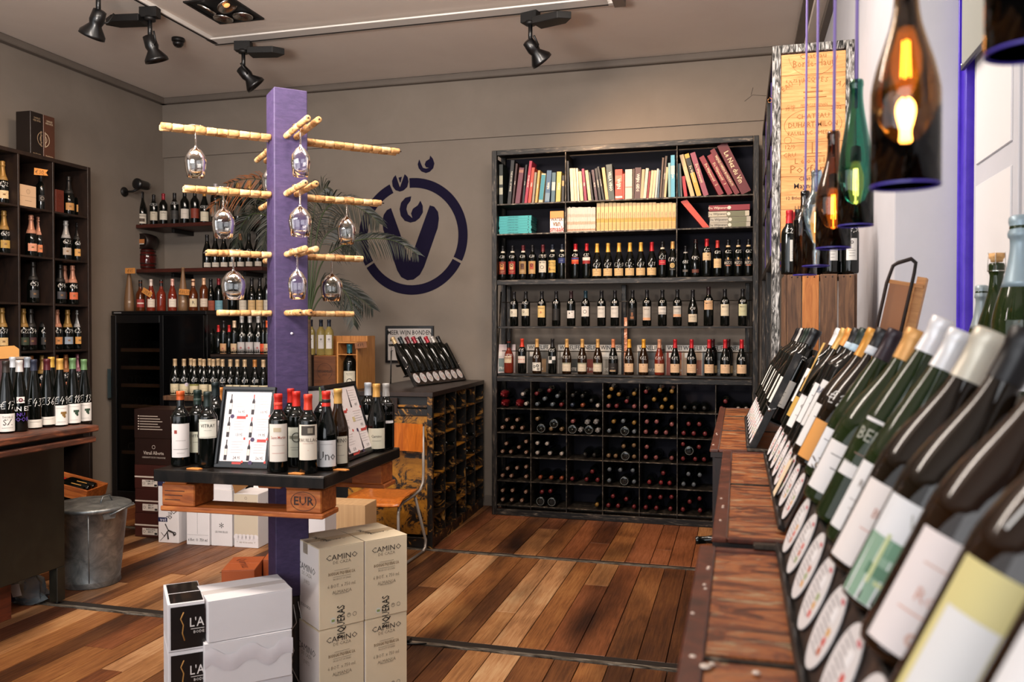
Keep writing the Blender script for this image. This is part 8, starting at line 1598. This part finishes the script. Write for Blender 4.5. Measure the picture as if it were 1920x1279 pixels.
b = MB(); xc = (c0 + 0.03 + c1) / 2; zz = (cz0 + 0.09 + zc1) / 2; b.ring(0.070, 0.073, 0, mc('#1c0f08'), math.radians(-60), math.radians(240), 36, T(xc, Yc - 0.1085, zz) @ Rx(PI / 2)); b.text('BEYCHEVELLE', 0.020, mc('#1c0f08'), T(xc, Yc - 0.1085, zz) @ Rx(PI / 2), bold=0.02, sx=0.75); b.text('2015', 0.015, mc('#1c0f08'), T(xc, Yc - 0.1085, zz - 0.03) @ Rx(PI / 2)); b.obj('stamp', t)
for px, nm, dy in ((583, 'left', 0.0), (602, 'middle', -0.03), (617, 'right', 0.0)):
    p = at(px, 640, Y=Yc - 0.04 + dy); bottle(T(p.x, Yc - 0.04 + dy, zc1 + 0.001) @ Rz(0.45), 'white wine bottle on the stamped box, %s of three' % nm, glass='white', cap=NVY, lab=(0.115, 0.05, 0.115, '#c9c6c4', (('o', 0, 0.02, 0.004, 0.008, INKC), ('l', 0.03, 0.0, INKC))), price='E9' if nm == 'left' else None, group='white wines on the stamped box', s=1.05)

# ================================================================ PALM
PB = at(578, 600, Y=6.27); pl = thing('potted_palm', 'dark green potted palm spreading behind the purple post', 'plant', (PB.x, 6.27, 0))
M_LEAF = mn('dark_palm_leaf', [(0.3, '#070d07'), (0.7, '#121c10')], 12, rough=0.5, bmp=0); M_DRY = mn('dry_palm_leaf', [(0.3, '#5a3018'), (0.7, '#9a6038')], 12, rough=0.6, bmp=0); M_STEMP = mc('#2c3a1c', 0.5)
MB().lathe([(0.10, 0.0), (0.12, 0.01), (0.15, 0.30), (0.16, 0.31), (0.16, 0.34), (0.145, 0.34), (0.14, 0.30), (0, 0.30)], mc('#1a1614', 0.5), 28).obj('pot', pl)
MB().tube([(0, 0, 0.3), (0.01, 0.0, 1.0), (0.0, 0.0, 1.7)], 0.022, mn('palm_trunk', [(0.3, '#2a1c12'), (0.7, '#4a3420')], 20, (1, 1, 6), rough=0.8, bmp=0.5), 10).obj('trunk', pl)
FRD = [([(578, 600), (590, 470), (606, 400), (640, 378), (690, 400), (712, 420)], 6.2, 0), ([(578, 600), (600, 500), (640, 462), (690, 448), (740, 452), (785, 478)], 6.1, 0), ([(578, 600), (596, 540), (625, 530), (655, 560), (664, 610)], 6.0, 0), ([(578, 600), (582, 470), (588, 400), (598, 365), (615, 350)], 6.4, 0),
       ([(578, 600), (600, 560), (635, 545), (668, 555), (700, 580)], 6.3, 0), ([(578, 600), (560, 470), (530, 400), (480, 372), (430, 365), (395, 390)], 6.45, 1), ([(578, 600), (552, 480), (520, 420), (480, 400), (455, 420), (440, 465)], 6.35, 0), ([(578, 600), (565, 450), (545, 380), (510, 345), (470, 335), (425, 345)], 6.5, 1), ([(578, 600), (575, 470), (560, 400), (535, 390), (505, 420), (490, 470)], 6.25, 0), ([(578, 600), (598, 470), (625, 430), (648, 440), (668, 470)], 6.5, 0)]
for fi, (pts, yy, dry) in enumerate(FRD):
    P_ = [at(x, y, Y=6.30 + (yy - 6.30) * i / (len(pts) - 1) ) - Vector((PB.x, 6.27, 0)) for i, (x, y) in enumerate(pts)]
    P_[0] = Vector((0, 0, 1.68)); sp = []
    for i in range(len(P_) - 1):
        a, b_, c_, d_ = P_[max(i - 1, 0)], P_[i], P_[i + 1], P_[min(i + 2, len(P_) - 1)]
        for k in range(7):
            t_ = k / 7; sp.append(0.5 * ((2 * b_) + (-a + c_) * t_ + (2 * a - 5 * b_ + 4 * c_ - d_) * t_ ** 2 + (-a + 3 * b_ - 3 * c_ + d_) * t_ ** 3))
    sp.append(P_[-1]); fr = link('frond', MB().tube(sp, 0.004, M_STEMP, 6, radii=[0.008 - 0.0065 * i / (len(sp) - 1) for i in range(len(sp))]).mesh('frond_stem'), pl)
    b = MB(); r = random.Random(fi); n = len(sp)
    for i in range(int(n * 0.3), n - 1):
        for sub in (0.0, 0.5):
            p = sp[i].lerp(sp[i + 1], sub); d = (sp[i + 1] - sp[i]).normalized(); side0 = d.cross(Vector((0.25, -1, 0.1))).normalized()
            f = (i + sub - n * 0.3) / (n * 0.7); L = 0.21 * (math.sin(PI * min(1, 0.25 + f * 0.75)) * 0.8 + 0.25) * r.uniform(0.85, 1.1)
            for sg in (-1, 1):
                dr = (side0 * sg * 0.75 + d * 0.75 + Vector((0, r.uniform(-0.3, 0.3), 0))).normalized(); w = 0.0048
                nrm = dr.cross(Vector((0, 1, 0))).normalized() * w; q = [p]
                for k in range(1, 4): q.append(q[-1] + (dr + Vector((0, 0, -0.32 * k))).normalized() * L / 3)
                vs = [q[0] + nrm * 0.5, q[0] - nrm * 0.5, q[1] + nrm, q[1] - nrm, q[2] + nrm * 0.8, q[2] - nrm * 0.8, q[3]]
                b.add(vs, [(0, 1, 3, 2), (2, 3, 5, 4), (4, 5, 6)], M_DRY if dry and f > 0.45 and r.random() < 0.7 else M_LEAF)
    stuff(b.obj('leaflets', fr))

# ================================================================ SMALL FLOOR THINGS
a, b_ = at(758, 1204, Z=0.02), at(800, 1206, Z=0.01)
t = thing('cable_end', 'black cable plug lying on the floor beside the cream cartons', 'cable', (0, 0, 0)); MB().tube([at(700, 1225, Z=0.006), at(745, 1203, Z=0.006), at(765, 1208, Z=0.006), at(800, 1207, Z=0.006)], 0.005, M_BLACK, 8).obj('cord', t); p = at(760, 1200, Z=0.012); MB().box(p.x - 0.03, p.y - 0.02, 0.001, p.x + 0.03, p.y + 0.02, 0.022, M_BLACKM).obj('plug', t, bevel=0.003)
